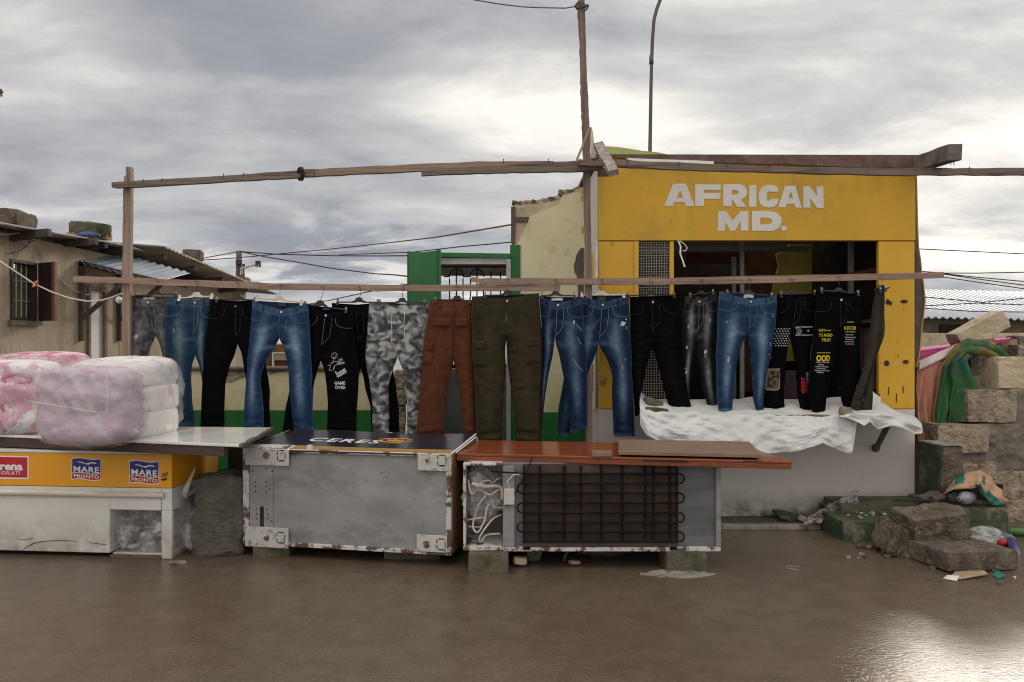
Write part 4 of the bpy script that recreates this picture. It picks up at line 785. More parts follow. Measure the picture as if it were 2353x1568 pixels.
def post(name, pts, d, mt, label, thick=.05, wob=.003):
    m = MB(); vs = []; P = []
    for i in range(len(pts)-1):
        for k in range(6+(i == len(pts)-2)):
            f = k/6; a, b = pts[i], pts[i+1]; P.append((W(*a[0], d).lerp(W(*b[0], d), f), W(*a[1], d).lerp(W(*b[1], d), f)))
    for t, b in P:
        w1 = random.uniform(-wob, wob); vs += [t+Vector((w1, 0, 0)), b+Vector((w1*.6, 0, 0)), b+Vector((w1*.6, thick, 0)), t+Vector((w1, thick, 0))]
    n = len(P); fs = [(i*4+k, i*4+(k+1) % 4, i*4+4+(k+1) % 4, i*4+4+k) for i in range(n-1) for k in range(4)]+[(3, 2, 1, 0), (n*4-4, n*4-3, n*4-2, n*4-1)]
    m.add(vs, fs); return tag(m.build(name, M(mt)), label, 'post')
def g2(d): return CV+FPX*EYE/d
post('wooden_post', [((1, 1155, 387), (1, 1205, 387)), ((1, 1154, 465), (1, 1204, 470)), ((1, 1140, 475), (1, 1204, 490)), ((1, 1130, 700), (1, 1202, 700)), ((1, 1126, 1000), (1, 1198, 1000)), ((1, 1120, 1400), (1, 1196, 1400)), (('D', 281, 900), ('D', 299, 900)), (('D', 280, g2(6.19)), ('D', 299, g2(6.19)))], 6.19, 'pale_wood_up', 'shorter pale wooden post at the left end of the rail', thick=.045)
cpost = post('wooden_post', [(('D', 1327, -60), ('D', 1342, -60)), (('R6', 256, 0), ('R6', 311, 0)), (('R6', 250, 100), ('R6', 314, 100)), (('R6', 266, 330), ('R6', 321, 330)), (('R6', 274, 700), ('R6', 330, 700)), (('R6', 280, 860), ('R6', 345, 860)), (('R6', 284, 1000), ('R6', 348, 1000)), (('R6', 290, 1200), ('R6', 358, 1200)), (('R6', 300, 1450), ('R6', 361, 1450)), (('R2', 985, 1000), ('R2', 1040, 1000)), (('R2', 990, 1400), ('R2', 1050, 1400)), (('D', 1346, 1010), ('D', 1361, 1010)), (('D', 1347, g2(6.19)), ('D', 1362, g2(6.19)))], 6.19, 'grey_wood_up', 'tall weathered wooden post rising out of the photo left of the shop', thick=.05)
ut = 'upper beams of the stall frame'
bb('wooden_beam', [(1, 1025, 528, 574), (1, 1205, 518, 571), (1, 2353, 447, 505), ('D', 690, 391, 407), ('D', 720, 388, 405)], 0, 6.13, 'grey_wood', 'left upper beam running from the short post to the wire lashing', 'beam', group=ut)
bb('wooden_beam', [('D', 632, 405, 411), ('D', 700, 390, 406), ('D', 800, 385, 401), ('D', 968, 377, 393), ('D', 1100, 371, 386), ('D', 1273, 370, 377)], 0, 6.16, 'pale_wood', 'lighter middle upper beam with a splintered right end', 'beam', group=ut)
bb('wooden_beam', [('D', 968, 391, 403), ('D', 1100, 383, 398.5), ('D', 1200, 376, 396), ('D', 1330, 370, 394), ('D', 1385, 369, 390)], 0, 6.12, 'grey_wood', 'dark sagging upper beam ending beside the tall post', 'beam', group=ut, thick=.04)
bb('wooden_beam', [('R2', 930, 352, 405), ('R2', 1100, 358, 412), ('S', 560, 90, 138), ('S', 1000, 108, 152), ('S', 1480, 124, 166), ('S', 2240, 130, 180), ('R5', 315, 337, 390), ('R5', 700, 340, 390), ('R5', 1168, 338, 391), ('R5', 1320, 338, 391)], 0, 6.08, 'grey_wood', 'long right upper beam crossing the top of the yellow shop', 'beam', group=ut)
m = MB()
for x0_, y0_, x1_, y1_ in ((1028, 528, 1010, 524), (1030, 535, 990, 527), (1030, 552, 1002, 545), (1028, 545, 1012, 540)): m.tube([W(1, x0_, y0_, 6.15), W(1, (x0_+x1_)/2, (y0_+y1_)/2-2, 6.15), W(1, x1_, y1_, 6.14)], [.008, .006, .002], 5)
m.build('splinter', M('splinter'), None) if False else None
ns = MB()
for c, x, y, h in ((1, 1312, 520, 20), (1, 1487, 508, 16), (1, 2050, 470, 20), (1, 2238, 460, 16), ('R2', 252, 372, 22), ('R2', 655, 370, 20), ('R2', 1068, 355, 20), ('R2', 1366, 372, 22), ('R2', 1822, 395, 22), ('S', 905, 110, 16), ('S', 1207, 118, 14), ('S', 1540, 128, 15), ('S', 1907, 130, 16), ('R5', 738, 345, 18)):
    nl = MB(); nl.tube([W(c, x, y+h, 6.055), W(c, x+4, y-h*.8, 6.05)], .003, 5); nl.disc(W(c, x+4, y-h*.8, 6.05), .006, 8, ax=(0, 0, 1), th=.002); single(nl, 'nail', M('cable_dark'), 'bent nail sticking out of the upper beams', 'nail', 'nails in the upper beams')
# lashing, loose sticks and planks
m = MB()
for k in range(3): m.tube([W('D', 688+3*k+9*math.cos(t*.7)*(.5), 400+15*math.sin(t*.7), 6.12-.035*math.cos(t*.7+1)) for t in range(10)], .006, 6)
single(m, 'wire_lashing', M('cable_dark'), 'dark wire lashing knotted round the left upper beams', 'lashing')
def plank(name, c, p0, p1, w, h, mt, label, cat, d0, d1, up=(0, 1, 0), n=5): 
    m = MB(); m.beam(W(c, *p0, d0), W(c, *p1, d1), w, h, up=up, n=n, wob=.002); return single(m, name, M(mt), label, cat, bevel=.002)
plank('loose_plank', 'R6', (432, 1300), (570, 1550), .075, .05, 'bleached_wood', 'short weathered plank leaning across the beam at the tall post', 'plank', 6.3, 5.95)
plank('thin_lath', 'R6', (355, 1140), (232, 1460), .016, .016, 'splinter', 'thin pale lath leaning against the tall post', 'lath', 6.14, 6.06)
plank('thin_lath', 'R6', (365, 1145), (350, 1420), .010, .012, 'splinter', 'narrow upright sliver behind the tall post', 'lath', 6.27, 6.27)
m = MB(); m.slab([W('R6', *q, 6.36) for q in ((372, 1135), (385, 1185), (405, 1350), (415, 1420), (362, 1420), (366, 1300))], .012, (0, 1, 0)); single(m, 'broken_board', M('white_wall'), 'pale triangular broken board standing behind the tall post', 'board')
m = MB(); m.slab([W('R2', *q, 6.34) for q in ((1100, 430), (1180, 430), (1215, 505), (1100, 508))], .015, (0, 1, 0)); single(m, 'broken_board', M('rust'), 'small brown board scrap under the leaning plank at the fascia corner', 'board')
m = MB(); q0, q1 = W('R5', 330, 308, 6.5), W('R5', 630, 215, 5.75); m.beam(q0, q1, .095, .115, up=(0, 0, 1), n=4, wob=.003); ob = single(m, 'timber', M('old_wood'), 'thick timber jutting toward the street from the right roof corner', 'timber', bevel=.004)
tn = thing('nail_pair', 'two long nails poking down from the jutting timber end', 'nail', W('R5', 600, 270, 5.8))
for x in (585, 610): m = MB(); m.tube([W('R5', x, 262, 5.85), W('R5', x+12, 315, 5.83)], .003, 5); m.build('nail', M('rust'), tn)
# wire at the top of the tall post
wirething([Vector((-5.0, 9.0, 5.6)), W('D', 1060, -6, 6.4)]+[W('D', u, v, 6.25) for u, v in ((1095, 1), (1150, 10), (1200, 16), (1240, 18), (1300, 19), (1328, 14))], .005, M('wire'), 'grey wire from the top of the tall post to the upper edge', group=GW)
m = MB()
for k in range(3):
    c0 = W('R6', 284, 50+k*9, 6.215); m.tube([c0+Vector((.040*math.cos(t*.5236)*(1+.15*k), .05*math.sin(t*.5236), .014*math.sin(t*1.05+k))) for t in range(13)], .006, 6)
single(m, 'wire_coil', M('wire'), 'wire coil wound round the top of the tall post', 'coil')
# the hanging rail
rg = 'planks of the hanging rail'
bb('rail_plank', [(1, 672, 1387, 1447), (1, 1120, 1402, 1456), (1, 1700, 1424, 1482), (1, 2353, 1447, 1507), ('D', 597, 650, 665)], 0, RAIL, 'pale_wood', 'left rail plank holding the first three hangers', 'plank', thick=.04, group=rg)
bb('rail_plank', [(2, 1432, 190, 250), (2, 2353, 203, 262), (3, 690, 205, 263), (3, 1640, 205, 263), (4, 555, 212, 266)], 0, RAIL+.006, 'pale_wood', 'middle rail plank running in front of the green door', 'plank', thick=.04, group=rg)
bb('rail_plank', [(3, 1640, 147, 204), (4, 0, 146, 204), (4, 1187, 145, 205), (5, 0, 137, 202), (5, 1000, 115, 178), (5, 2245, 88, 146)], 0, RAIL-.002, 'pale_wood', 'right rail plank crossing the yellow shop front', 'plank', thick=.035, group=rg)
m = MB(); m.beam(W(3, 1575, 158, RAIL+.012), W(3, 1640, 160, RAIL+.012), .02, .038, n=3, wob=.004); single(m, 'wood_splinter', M('splinter'), 'torn pale end of the right rail plank', 'splinter')

# ------------------------------------------------------------------ trousers
def sm(P, n=81):      # polyline -> dense smooth x(t), z(t) along its own height
    zs = np.array([p[1] for p in P]); xs = np.array([p[0] for p in P]); t = np.linspace(0, 1, n); z = zs[0]+(zs[-1]-zs[0])*t
    x = np.interp(-z, -zs, xs); pad = 4; xp = np.concatenate([np.full(pad, x[0])+(x[0]-x[1])*np.arange(pad, 0, -1), x, np.full(pad, x[-1])+(x[-1]-x[-2])*np.arange(1, pad+1)])
    k = np.array([1, 2, 3, 4, 5, 4, 3, 2, 1.]); k /= k.sum(); return t, np.convolve(xp, k, 'valid'), z
def jeans_fade(a=.75, b=.6, c0=.5, w=.17, wh=.35, ta=.3, tb=.64):
    def f(h, c, s, x, z):
        cc = (c-c0)/w; g = math.exp(-cc*cc); v = g*(a*math.exp(-((s-ta)/.13)**2)+b*math.exp(-((s-tb)/.17)**2))+.05*g
        if .12 < s < .42: v += wh*max(0, math.sin((s*38+(c-.3)*4)+noise.noise(Vector((x*12, z*6, 3)))*2))**3*math.exp(-((s-.25)/.1)**2)*min(1, c*1.5)
        if s < .05: v += .22
        if s > .975: v += .2
        if c < .05 or c > .96 and s > .38: v += .10
        return min(1, v+.05*noise.noise(Vector((x*25, z*25, 1))))
    return f
TROU = {}
GT = 'trousers hanging from the wooden rail'
def trousers(key, name, label, cat, c, dy, wl, wr, dip, yb, crotch, LO, LI, RI, RO, mt, fade=None, amp=.010, crump=0, buttons=True, pockets=True, fly=True, st='stitch_dark', loops=True, T=.029, patch=None, seed=1, buttonmat='metal_button', lining=None):
    d = RAIL+dy; P = lambda q: (lambda w: (w.x, w.z))(W(c, q[0], q[1], d))
    cx = (wl[0]+wr[0])/2 if len(crotch) < 3 else crotch[2]
    zc = P(crotch)[1]
    half = []
    for O, I in (([wl]+LO, LI), ([wr]+RO, RI)):
        Of = sm([P(q) for q in O]); If = sm([P((cx, dip)), P(crotch[:2])]+[P(q) for q in I]); Ib = sm([P((cx, yb)), P(crotch[:2])]+[P(q) for q in I]); half.append((Of, If, Ib))
    def surf(h, cc, s, front=True, off=0.0):
        Of, If, Ib = half[h]; I = If if front else Ib
        xo, zo = np.interp(s, Of[0], Of[1]), np.interp(s, Of[0], Of[2]); xi, zi = np.interp(s, I[0], I[1]), np.interp(s, I[0], I[2])
        hip = min(1, max(0, (zi-(zc-.06))/.10)); wdt = abs(xi-xo)
        cl = min(max(cc, 0), 1); pl = math.sin(math.pi*min(max(cl, .0), 1))**.55; ph = math.sin(math.pi/2*min(1, 1.5*cl))**.6
        pf = pl*(1-hip)+ph*hip; t = min(T, .30*wdt+.004)*(.55+.45*min(1, s/.08)); t = t*(1-.25*min(1, max(0, (s-.85)/.15)))
        x = xo+(xi-xo)*cc; z = zo+(zi-zo)*(cc if s > .25 else cc**(1+.0))
        if front and s < .16: z += (1-s/.16)*(-.010)*math.sin(math.pi*cc)*.5
        v = Vector((x*9+seed*3.3, 0, z*3.2+seed)); f = noise.noise(v)*.7+noise.noise(Vector((x*24, 2, z*11+x*6*(1 if h else -1)+seed)))*.35
        g = math.exp(-((s-.36)/.16)**2)*(1-min(1, abs(noise.noise(Vector((x*3.5, 9+seed, (z+(1-cc)*.10)*15))))*4))*.75*cc+.45*min(1, max(0, (s-.3)*3))*noise.noise(Vector((x*24, 3+seed, z*1.8)))+.5*math.exp(-((s-.62)/.1)**2)*(1-min(1, abs(noise.noise(Vector((x*4, 2+seed, (z+cc*.06)*14))))*4))
        f = (f+g)*amp
        if crump: f += crump*(noise.noise(Vector((x*6, 1, z*30+seed)))+.6*noise.noise(Vector((x*15, 4, z*60)))+.4*math.sin(z*120+noise.noise(Vector((x*10, 0, z*9)))*6))*min(1, s*6)
        if s > .86: f += amp*.8*math.sin((s-.86)*90+cc*2+seed)*(s-.86)/.14
        sg = -1 if front else .8
        y = d+sg*(t*pf+off)+(f*min(1, s*9+.15))*(-1)*pf**.5
        wx = noise.noise(Vector((z*7, seed, h*3.)))*.006*min(1, s*4)
        return Vector((x+wx, y, z))
    root = thing(name, label, cat, surf(0, 1, 0)+Vector((0, .02, 0)), 0, GT)
    K, NR = 16, 84; m = MB(); att = []
    for h in (0, 1):
        vs = []; loop = [(k/K, True) for k in range(K+1)]+[(1-k/K, False) for k in range(K+1)]
        for j in range(NR+1):
            s = j/NR
            for cc, fr_ in loop:
                p = surf(h, cc, s, fr_)
                if j == NR: p = p+Vector((0, 0, noise.noise(Vector((p.x*30, p.y*20, seed)))*.008))
                vs.append(p); att.append(fade(h, cc, s, p.x, p.z) if (fade and fr_) else (.05 if fade else 0.0))
        n = len(loop); fs = [(j*n+k, j*n+(k+1) % n, j*n+n+(k+1) % n, j*n+n+k) for j in range(NR) for k in range(n)]
        m.add(vs, fs)
    if fade: m.att = att
    body = m.build('legs', M(mt), root, smooth=True); bvh = BVHTree.FromPolygons([v for v in m.v], m.f)
    wb = MB()
    for h in (0, 1):
        vs = []; loop = [(k/K, True) for k in range(K+1)]+[(1-k/K, False) for k in range(K+1)]; n = len(loop)
        for j in range(4):
            for cc, fr_ in loop:
                p = surf(h, cc, j/3*.040, fr_, .0035 if j < 3 else .0005); 
                if j == 0: p.z += .004
                vs.append(p)
        wb.add(vs, [(j*n+k, j*n+(k+1) % n, j*n+n+(k+1) % n, j*n+n+k) for j in range(3) for k in range(n) if k % n not in (K, n-1) or True])
    if fade: wb.att = [.16+.25*max(0, noise.noise(Vector((p.x*30, 0, p.z*20)))) for p in wb.v]
    wb.build('waistband', M(mt), root, smooth=True)
    if loops:
        for h, cc in ((0, .42), (1, .42)):
            q = MB(); q.tube([surf(h, cc, s, True, .007) for s in (0.0, .02, .045)], .006, 5); q.build('belt_loop', M(mt), root)
    if pockets:
        for h in (0, 1):
            q = MB(); q.tube([surf(h, cc, s, True, .0025) for cc, s in ((.62, .045), (.60, .085), (.52, .115), (.38, .135), (.2, .145), (.06, .145))], .0016, 5); q.build('pocket_seam', M(st), root)
    if fly:
        q = MB(); q.tube([surf(1, .995, s, True, .003) for s in (.04, .1, .16, .22, .27)], .0018, 5); q.tube([surf(1, cc, s, True, .002) for cc, s in ((.74, .045), (.74, .12), (.78, .2), (.88, .235), (.99, .25))], .0016, 5); q.build('fly_seam', M(st), root)
    if buttons:
        q = MB(); pb = surf(1, .97, .018, True, .006); q.disc(pb, .0085, 12, th=-.004); q.build('button', M(buttonmat), root)
    if patch:
        pm, w_, h_ = patch; a = surf(1, 1, 0, False); yy = d+.004
        q = MB(); q.box(a.x-w_/2, a.x+w_/2, yy-.002, yy+.001, a.z-h_-.004, a.z-.004); q.build('label_patch', M(pm), root)
    if lining:
        q = MB(); a = surf(0, .45, 0, False); b = surf(1, .45, 0, False); e = surf(0, 1, .0, True); q.slab([(a.x, d+.008, a.z-.006), (b.x, d+.008, b.z-.006), (b.x, d+.008, b.z-.05), (a.x, d+.008, a.z-.05)], .002, (0, 1, 0)); q.build('lining', M(lining), root)
    TROU[key] = (root, surf, bvh, d); return root
def on(key, x, z, off=.003):
    root, surf, bvh, d = TROU[key]; hit = bvh.ray_cast(Vector((x, d-.5, z)), Vector((0, 1, 0)), 1.0)
    return Vector((x, (hit[0].y if hit[0] else d-.03)-off, z))
def printtext(key, c, x0, y0, x1, y1, body, mt, bold=.02, shear=0, sp=1.0, name='print', rot=0.0, line=1.0):
    root, surf, bvh, d = TROU[key]; a, b = W(c, x0, y1, d), W(c, x1, y0, d); vs, fs = textmesh(body, bold, shear, sp, line); pts = fit(vs, a.x, b.x, a.z, b.z); mx, mz = (a.x+b.x)/2, (a.z+b.z)/2
    cr, sr = math.cos(rot), math.sin(rot); m = MB(); m.add([on(key, mx+(x-mx)*cr-(z-mz)*sr, mz+(x-mx)*sr+(z-mz)*cr, .004) for x, z in pts], fs); m.build(name, M(mt), root, fix=False)
def printlines(key, c, lines, r, mt, name='print'):
    root, surf, bvh, d = TROU[key]; m = MB()
    for L in lines:
        P = []
        for i in range(len(L)-1):
            for k in range(3): P.append((L[i][0]+(L[i+1][0]-L[i][0])*k/3, L[i][1]+(L[i+1][1]-L[i][1])*k/3))
        P.append(L[-1]); m.tube([(lambda w: on(key, w.x, w.z, .001))(W(c, x, y, d)) for x, y in P], r, 4)
    m.build(name, M(mt), root)
def printpoly(key, c, polys, mt, name='print', off=.004):
    root, surf, bvh, d = TROU[key]; m = MB()
    for L in polys: m.add([(lambda w: on(key, w.x, w.z, off))(W(c, x, y, d)) for x, y in L], [tuple(range(len(L)))])
    m.build(name, M(mt), root, fix=False)
def rip(key, c, x, y, w, h, mt='rip_pale', ang=0.0, seed=0):
    rng = random.Random(seed+x); n = 14; L = []
    for k in range(n):
        g = 2*math.pi*k/n; rr = rng.uniform(.55, 1.1); px, py = math.cos(g)*w/2*rr, math.sin(g)*h/2*rr; L.append((x+px*math.cos(ang)-py*math.sin(ang), y+px*math.sin(ang)+py*math.cos(ang)))
    printpoly(key, c, [L], mt, 'rip', .0035)
def cargo(key, h, c0, c1, s0, s1, mt, flap=.35):
    root, surf, bvh, d = TROU[key]
    def fn(u, v, a, b, th):
        e = min(1, min(u, 1-u)*8, min(v, 1-v)*8); return surf(h, c0+(c1-c0)*u, a+(b-a)*v, True, .001+th*e)
    m = MB(); m.grid(lambda u, v: fn(u, v, s0+.01, s1, .012), 16, 16)
    m.att = [.25 if i % 17 in (0, 1, 15, 16) else .1 for i in range(len(m.v))]; m.build('cargo_pocket', M(mt), root, smooth=True)
    m = MB(); m.grid(lambda u, v: fn(u, v*(.75+.25*math.sin(u*math.pi)), s0, s0+(s1-s0)*flap, .021), 16, 10); m.att = [.5 if i//17 > 8 else .15 for i in range(len(m.v))]; m.build('pocket_flap', M(mt), root, smooth=True)

jf = jeans_fade
trousers(1, 'jeans', 'grey acid-washed jeans at the left end, partly behind the plastic bale', 'jeans', 2, .10, (252, 305), (640, 318), 350, 318, (515, 665), [(250, 400), (243, 520), (233, 700), (226, 860), (220, 1100), (216, 1480)], [(495, 705), (470, 765), (445, 880), (420, 1000), (400, 1200), (390, 1480)], [(535, 710), (562, 790), (582, 900), (592, 1000), (600, 1200), (605, 1480)], [(650, 500), (640, 700), (634, 860), (638, 1010), (690, 1250), (740, 1480)], 'acid_grey', jf(.35, .35, wh=.1), st='stitch_pale', patch=('label_white', .09, .028), seed=1)
rip(1, 2, 350, 685, 40, 55, seed=1)
printtext(1, 2, 505, 305, 560, 330, 'U.Jones', 'black_plastic', .02) if False else None
trousers(2, 'jeans', 'dark blue jeans with a torn thigh on the white hanger next to the left post', 'jeans', 2, .035, (610, 318), (1030, 335), 350, 335, (876, 845, 880), [(606, 500), (600, 700), (622, 850), (640, 1000), (662, 1150), (690, 1300), (702, 1510)], [(860, 890), (845, 960), (838, 1100), (850, 1300), (880, 1510)], [(890, 890), (912, 950), (938, 1080), (950, 1200), (970, 1350), (990, 1510)], [(1020, 450), (1000, 620), (985, 800), (1000, 950), (1060, 1150), (1130, 1350), (1160, 1510)], 'denim_teal', jf(.55, .5, wh=.25), st='stitch_pale', lining='lining_green', patch=('label_white', .05, .025), seed=2)
rip(2, 2, 715, 580, 62, 30, 'stitch', seed=2); rip(2, 2, 715, 583, 44, 16, 'black_cloth', seed=4); rip(2, 2, 690, 630, 16, 60, 'stitch_pale', .2, 3)
trousers(3, 'trousers', 'plain black bootcut trousers hanging third from the left', 'trousers', 2, .0, (1012, 342), (1412, 350), 385, 362, (1266, 740, 1250), [(1000, 500), (966, 700), (945, 1000), (932, 1250), (925, 1515)], [(1258, 760), (1240, 850), (1192, 950), (1152, 1120), (1146, 1300), (1140, 1515)], [(1275, 760), (1300, 850), (1322, 950), (1340, 1050), (1345, 1250), (1345, 1515)], [(1430, 500), (1470, 700), (1520, 900), (1550, 1050), (1560, 1250), (1566, 1515)], 'black_cloth', jf(.1, .1, wh=0), seed=3, buttonmat='stitch')
trousers(4, 'jeans', 'faded mid-blue jeans with whisker creases on the beige hanger', 'jeans', 2, -.07, (1400, 355), (1912, 382), 440, 372, (1650, 692, 1672), [(1394, 480), (1376, 700), (1356, 900), (1342, 1100), (1326, 1300), (1320, 1520)], [(1628, 735), (1590, 805), (1530, 905), (1490, 1000), (1474, 1080), (1490, 1200), (1505, 1350), (1506, 1520)], [(1672, 735), (1692, 800), (1720, 900), (1736, 1100), (1748, 1250), (1768, 1400), (1780, 1550)], [(1918, 450), (1928, 600), (1938, 800), (1946, 1000), (1956, 1200), (1962, 1550)], 'denim_mid', jf(.8, .62, wh=.5), st='stitch', patch=('black_plastic', .055, .022), seed=4, T=.045, amp=.012)
trousers(5, 'jeans', 'black jeans printed GAME OVER on the right leg', 'jeans', 3, -.01, (76, 392), (495, 438), 470, 418, (190, 895, 240), [(60, 500), (30, 700), (-20, 900), (-90, 1150), (-135, 1350), (-160, 1560)], [(180, 930), (160, 1000), (130, 1100), (118, 1280), (90, 1400), (70, 1560)], [(205, 930), (226, 1000), (246, 1150), (256, 1300), (247, 1570)], [(492, 550), (498, 700), (520, 850), (540, 1000), (538, 1150), (526, 1320), (515, 1570)], 'black_cloth', jf(.15, .15, wh=.05), st='stitch', seed=5, loops=True, patch=('blue_print', .05, .012))
# the little printed drawing and its words
printlines(5, 3, [[(323+26*math.cos(t*.52), 858+28*math.sin(t*.52)) for t in range(13)], [(308, 868), (318, 876), (330, 872), (338, 858)], [(314, 850), (316, 846)], [(328, 848), (330, 844)], [(325, 888), (312, 905), (300, 930), (278, 945), (262, 950)], [(300, 925), (330, 910), (368, 908), (372, 918), (340, 930), (368, 925), (370, 938), (330, 945), (318, 960), (312, 985), (300, 992), (272, 990)], [(290, 950), (282, 970), (276, 988)], [(330, 945), (322, 970), (318, 990)]], .0016, 'print_white', 'printed_drawing')
printtext(5, 3, 365, 884, 402, 908, 'PEW', 'print_white', .01, .1, rot=.35); printtext(5, 3, 370, 915, 418, 937, 'PEW!', 'print_white', .01, .1, rot=.2)
printtext(5, 3, 335, 975, 432, 1040, 'Boooom', 'print_white', .03, .1, .9, rot=.55); printlines(5, 3, [[(345, 1048), (385, 1030), (432, 995)], [(362, 1050), (385, 1035), (405, 1022)]], .0018, 'print_white')
printtext(5, 3, 325, 1093, 425, 1122, 'GAME', 'print_white', .045); printtext(5, 3, 330, 1132, 430, 1163, 'OVER', 'print_white', .045)
trousers(6, 'trousers', 'black flared trousers mostly hidden behind the GAME OVER jeans and camouflage trousers', 'trousers', 3, .085, (292, 378), (735, 375), 412, 392, (562, 970, 520), [(300, 500), (310, 700), (330, 900), (345, 1100), (350, 1300), (350, 1560)], [(548, 1000), (538, 1100), (530, 1200), (520, 1350), (515, 1560)], [(572, 1000), (600, 1150), (640, 1300), (662, 1560)], [(760, 500), (800, 700), (835, 900), (860, 1010), (888, 1150), (905, 1350), (920, 1560)], 'black_cloth', jf(.1, .1, wh=0), seed=6, buttons=False)
cm = trousers(7, 'trousers', 'grey camouflage cargo trousers with a pale drawstring', 'trousers', 3, .02, (637, 378), (1210, 385), 402, 380, (902, 868, 895), [(625, 500), (612, 700), (600, 800), (608, 980), (640, 1100), (660, 1250), (667, 1565)], [(885, 900), (850, 985), (820, 1080), (815, 1200), (820, 1400), (823, 1565)], [(915, 900), (940, 985), (965, 1080), (980, 1200), (985, 1400), (985, 1565)], [(1190, 500), (1160, 700), (1140, 900), (1120, 1100), (1100, 1300), (1075, 1565)], 'camo', None, st='stitch_pale', buttons=False, fly=True, seed=7, T=.05, amp=.014)
printlines(7, 3, [[(835, 395), (855, 430), (852, 560), (855, 680), (845, 760)], [(985, 400), (968, 450), (965, 560), (970, 690)]], .003, 'label_white', 'drawstring')
printpoly(7, 3, [[(968, 685), (975, 685), (977, 702), (966, 702)]], 'label_white', 'cord_end')
for L_ in ([(715, 440), (700, 490), (680, 550), (640, 600)], [(740, 450), (725, 500), (700, 560), (665, 600)], [(1085, 445), (1110, 500), (1140, 590)], [(1110, 440), (1135, 510), (1160, 580)]): printlines(7, 3, [L_], .0035, 'stitch_pale', 'pocket_zip')
cargo(7, 0, .02, .62, .35, .53, 'camo'); cargo(7, 1, .02, .35, .35, .53, 'camo')
trousers(8, 'trousers', 'rust-brown cargo trousers hung back to front', 'trousers', 3, -.045, (1197, 350), (1590, 350), 362, 350, (1412, 908, 1420), [(1184, 450), (1152, 650), (1130, 800), (1120, 950), (1110, 1100), (1092, 1350), (1052, 1640)], [(1402, 940), (1380, 1050), (1360, 1200), (1332, 1400), (1305, 1640)], [(1420, 940), (1440, 1050), (1466, 1200), (1490, 1400), (1508, 1640)], [(1600, 600), (1596, 800), (1600, 1000), (1610, 1300), (1622, 1640)], 'brown_cloth', jf(.2, .15, wh=.3), buttons=False, pockets=False, seed=8, T=.05, amp=.014)
for h in (0, 1): cargo(8, h, .25, .92, .125, .185, 'brown_cloth', 1.0)
cargo(8, 0, .02, .35, .30, .46, 'brown_cloth')
trousers(9, 'trousers', 'wide dark olive cargo trousers in the middle of the rail', 'trousers', 3, -.095, (1580, 318), (2196, 288), 335, 305, (1896, 715, 1895), [(1576, 500), (1578, 700), (1586, 900), (1600, 1100), (1614, 1300), (1630, 1650)], [(1890, 760), (1893, 900), (1885, 1050), (1870, 1250), (1855, 1650)], [(1902, 760), (1906, 900), (1925, 1050), (1958, 1300), (1985, 1650)], [(2206, 450), (2220, 600), (2228, 750), (2226, 950), (2221, 1200), (2214, 1650)], 'olive_cloth', jf(.4, .4, wh=.25), seed=9, T=.055, amp=.018, crump=.0025)
cargo(9, 0, .02, .42, .30, .48, 'olive_cloth'); cargo(9, 1, .02, .45, .29, .47, 'olive_cloth')
trousers(10, 'jeans', 'dark blue jeans next to the olive trousers, slashed with pale scratches', 'jeans', 4, -.03, (362, 312), (762, 320), 375, 325, (506, 718, 525), [(370, 450), (384, 600), (388, 800), (380, 1000), (372, 1250), (376, 1540)], [(496, 750), (480, 880), (442, 1050), (420, 1200), (398, 1370), (385, 1540)], [(515, 750), (545, 860), (575, 1000), (590, 1100), (618, 1300), (642, 1555)], [(764, 420), (775, 600), (790, 800), (800, 1000), (803, 1200), (800, 1545)], 'denim_deep', jf(.6, .6, wh=.35), st='stitch_pale', patch=('label_white', .085, .018), seed=10)
rip(10, 4, 677, 555, 22, 45, seed=5); printlines(10, 4, [[(700, 570), (725, 600), (750, 630)], [(708, 690), (730, 730), (742, 750)], [(672, 890), (700, 935), (728, 970), (760, 1000)]], .0022, 'rip_pale', 'scratch')
trousers(11, 'jeans', 'dark blue jeans with a torn hip on the white hanger by the tall post', 'jeans', 4, .05, (728, 300), (1187, 300), 372, 312, (905, 762, 935), [(735, 420), (720, 600), (680, 800), (600, 1000), (570, 1150), (545, 1300), (518, 1590)], [(890, 800), (858, 900), (822, 1020), (780, 1150), (700, 1350), (640, 1590)], [(925, 790), (962, 850), (1010, 950), (1040, 1050), (1026, 1150), (1032, 1300), (1045, 1600)], [(1190, 420), (1196, 600), (1206, 800), (1215, 1000), (1223, 1200), (1240, 1600)], 'denim_deep', jf(.7, .7, wh=.4), st='stitch_pale', patch=('black_plastic', .06, .045), seed=11)
rip(11, 4, 1128, 565, 62, 45, 'label_white', -.5, 6); rip(11, 4, 1155, 525, 14, 24, 'label_white', .2, 7); printlines(11, 4, [[(1160, 590), (1165, 620)], [(1118, 935), (1122, 965), (1120, 985)], [(1150, 880), (1148, 905)]], .0025, 'rip_pale', 'scratch')
trousers(12, 'trousers', 'crumpled black trousers hanging in front of the mesh screen', 'trousers', 4, .11, (1192, 322), (1640, 302), 350, 318, (1398, 778, 1392), [(1196, 500), (1200, 800), (1218, 1100), (1230, 1250), (1238, 1420)], [(1385, 830), (1350, 950), (1320, 1100), (1290, 1240), (1275, 1400)], [(1412, 830), (1452, 950), (1490, 1100), (1530, 1240), (1570, 1405)], [(1660, 450), (1682, 600), (1682, 800), (1692, 1000), (1712, 1150), (1752, 1300), (1776, 1400)], 'black_cloth', jf(.3, .3, wh=.1), st='stitch_dark', crump=.007, seed=12, patch=None)
printtext(12, 4, 1386, 337, 1420, 355, 'MAN', 'stitch', .02)
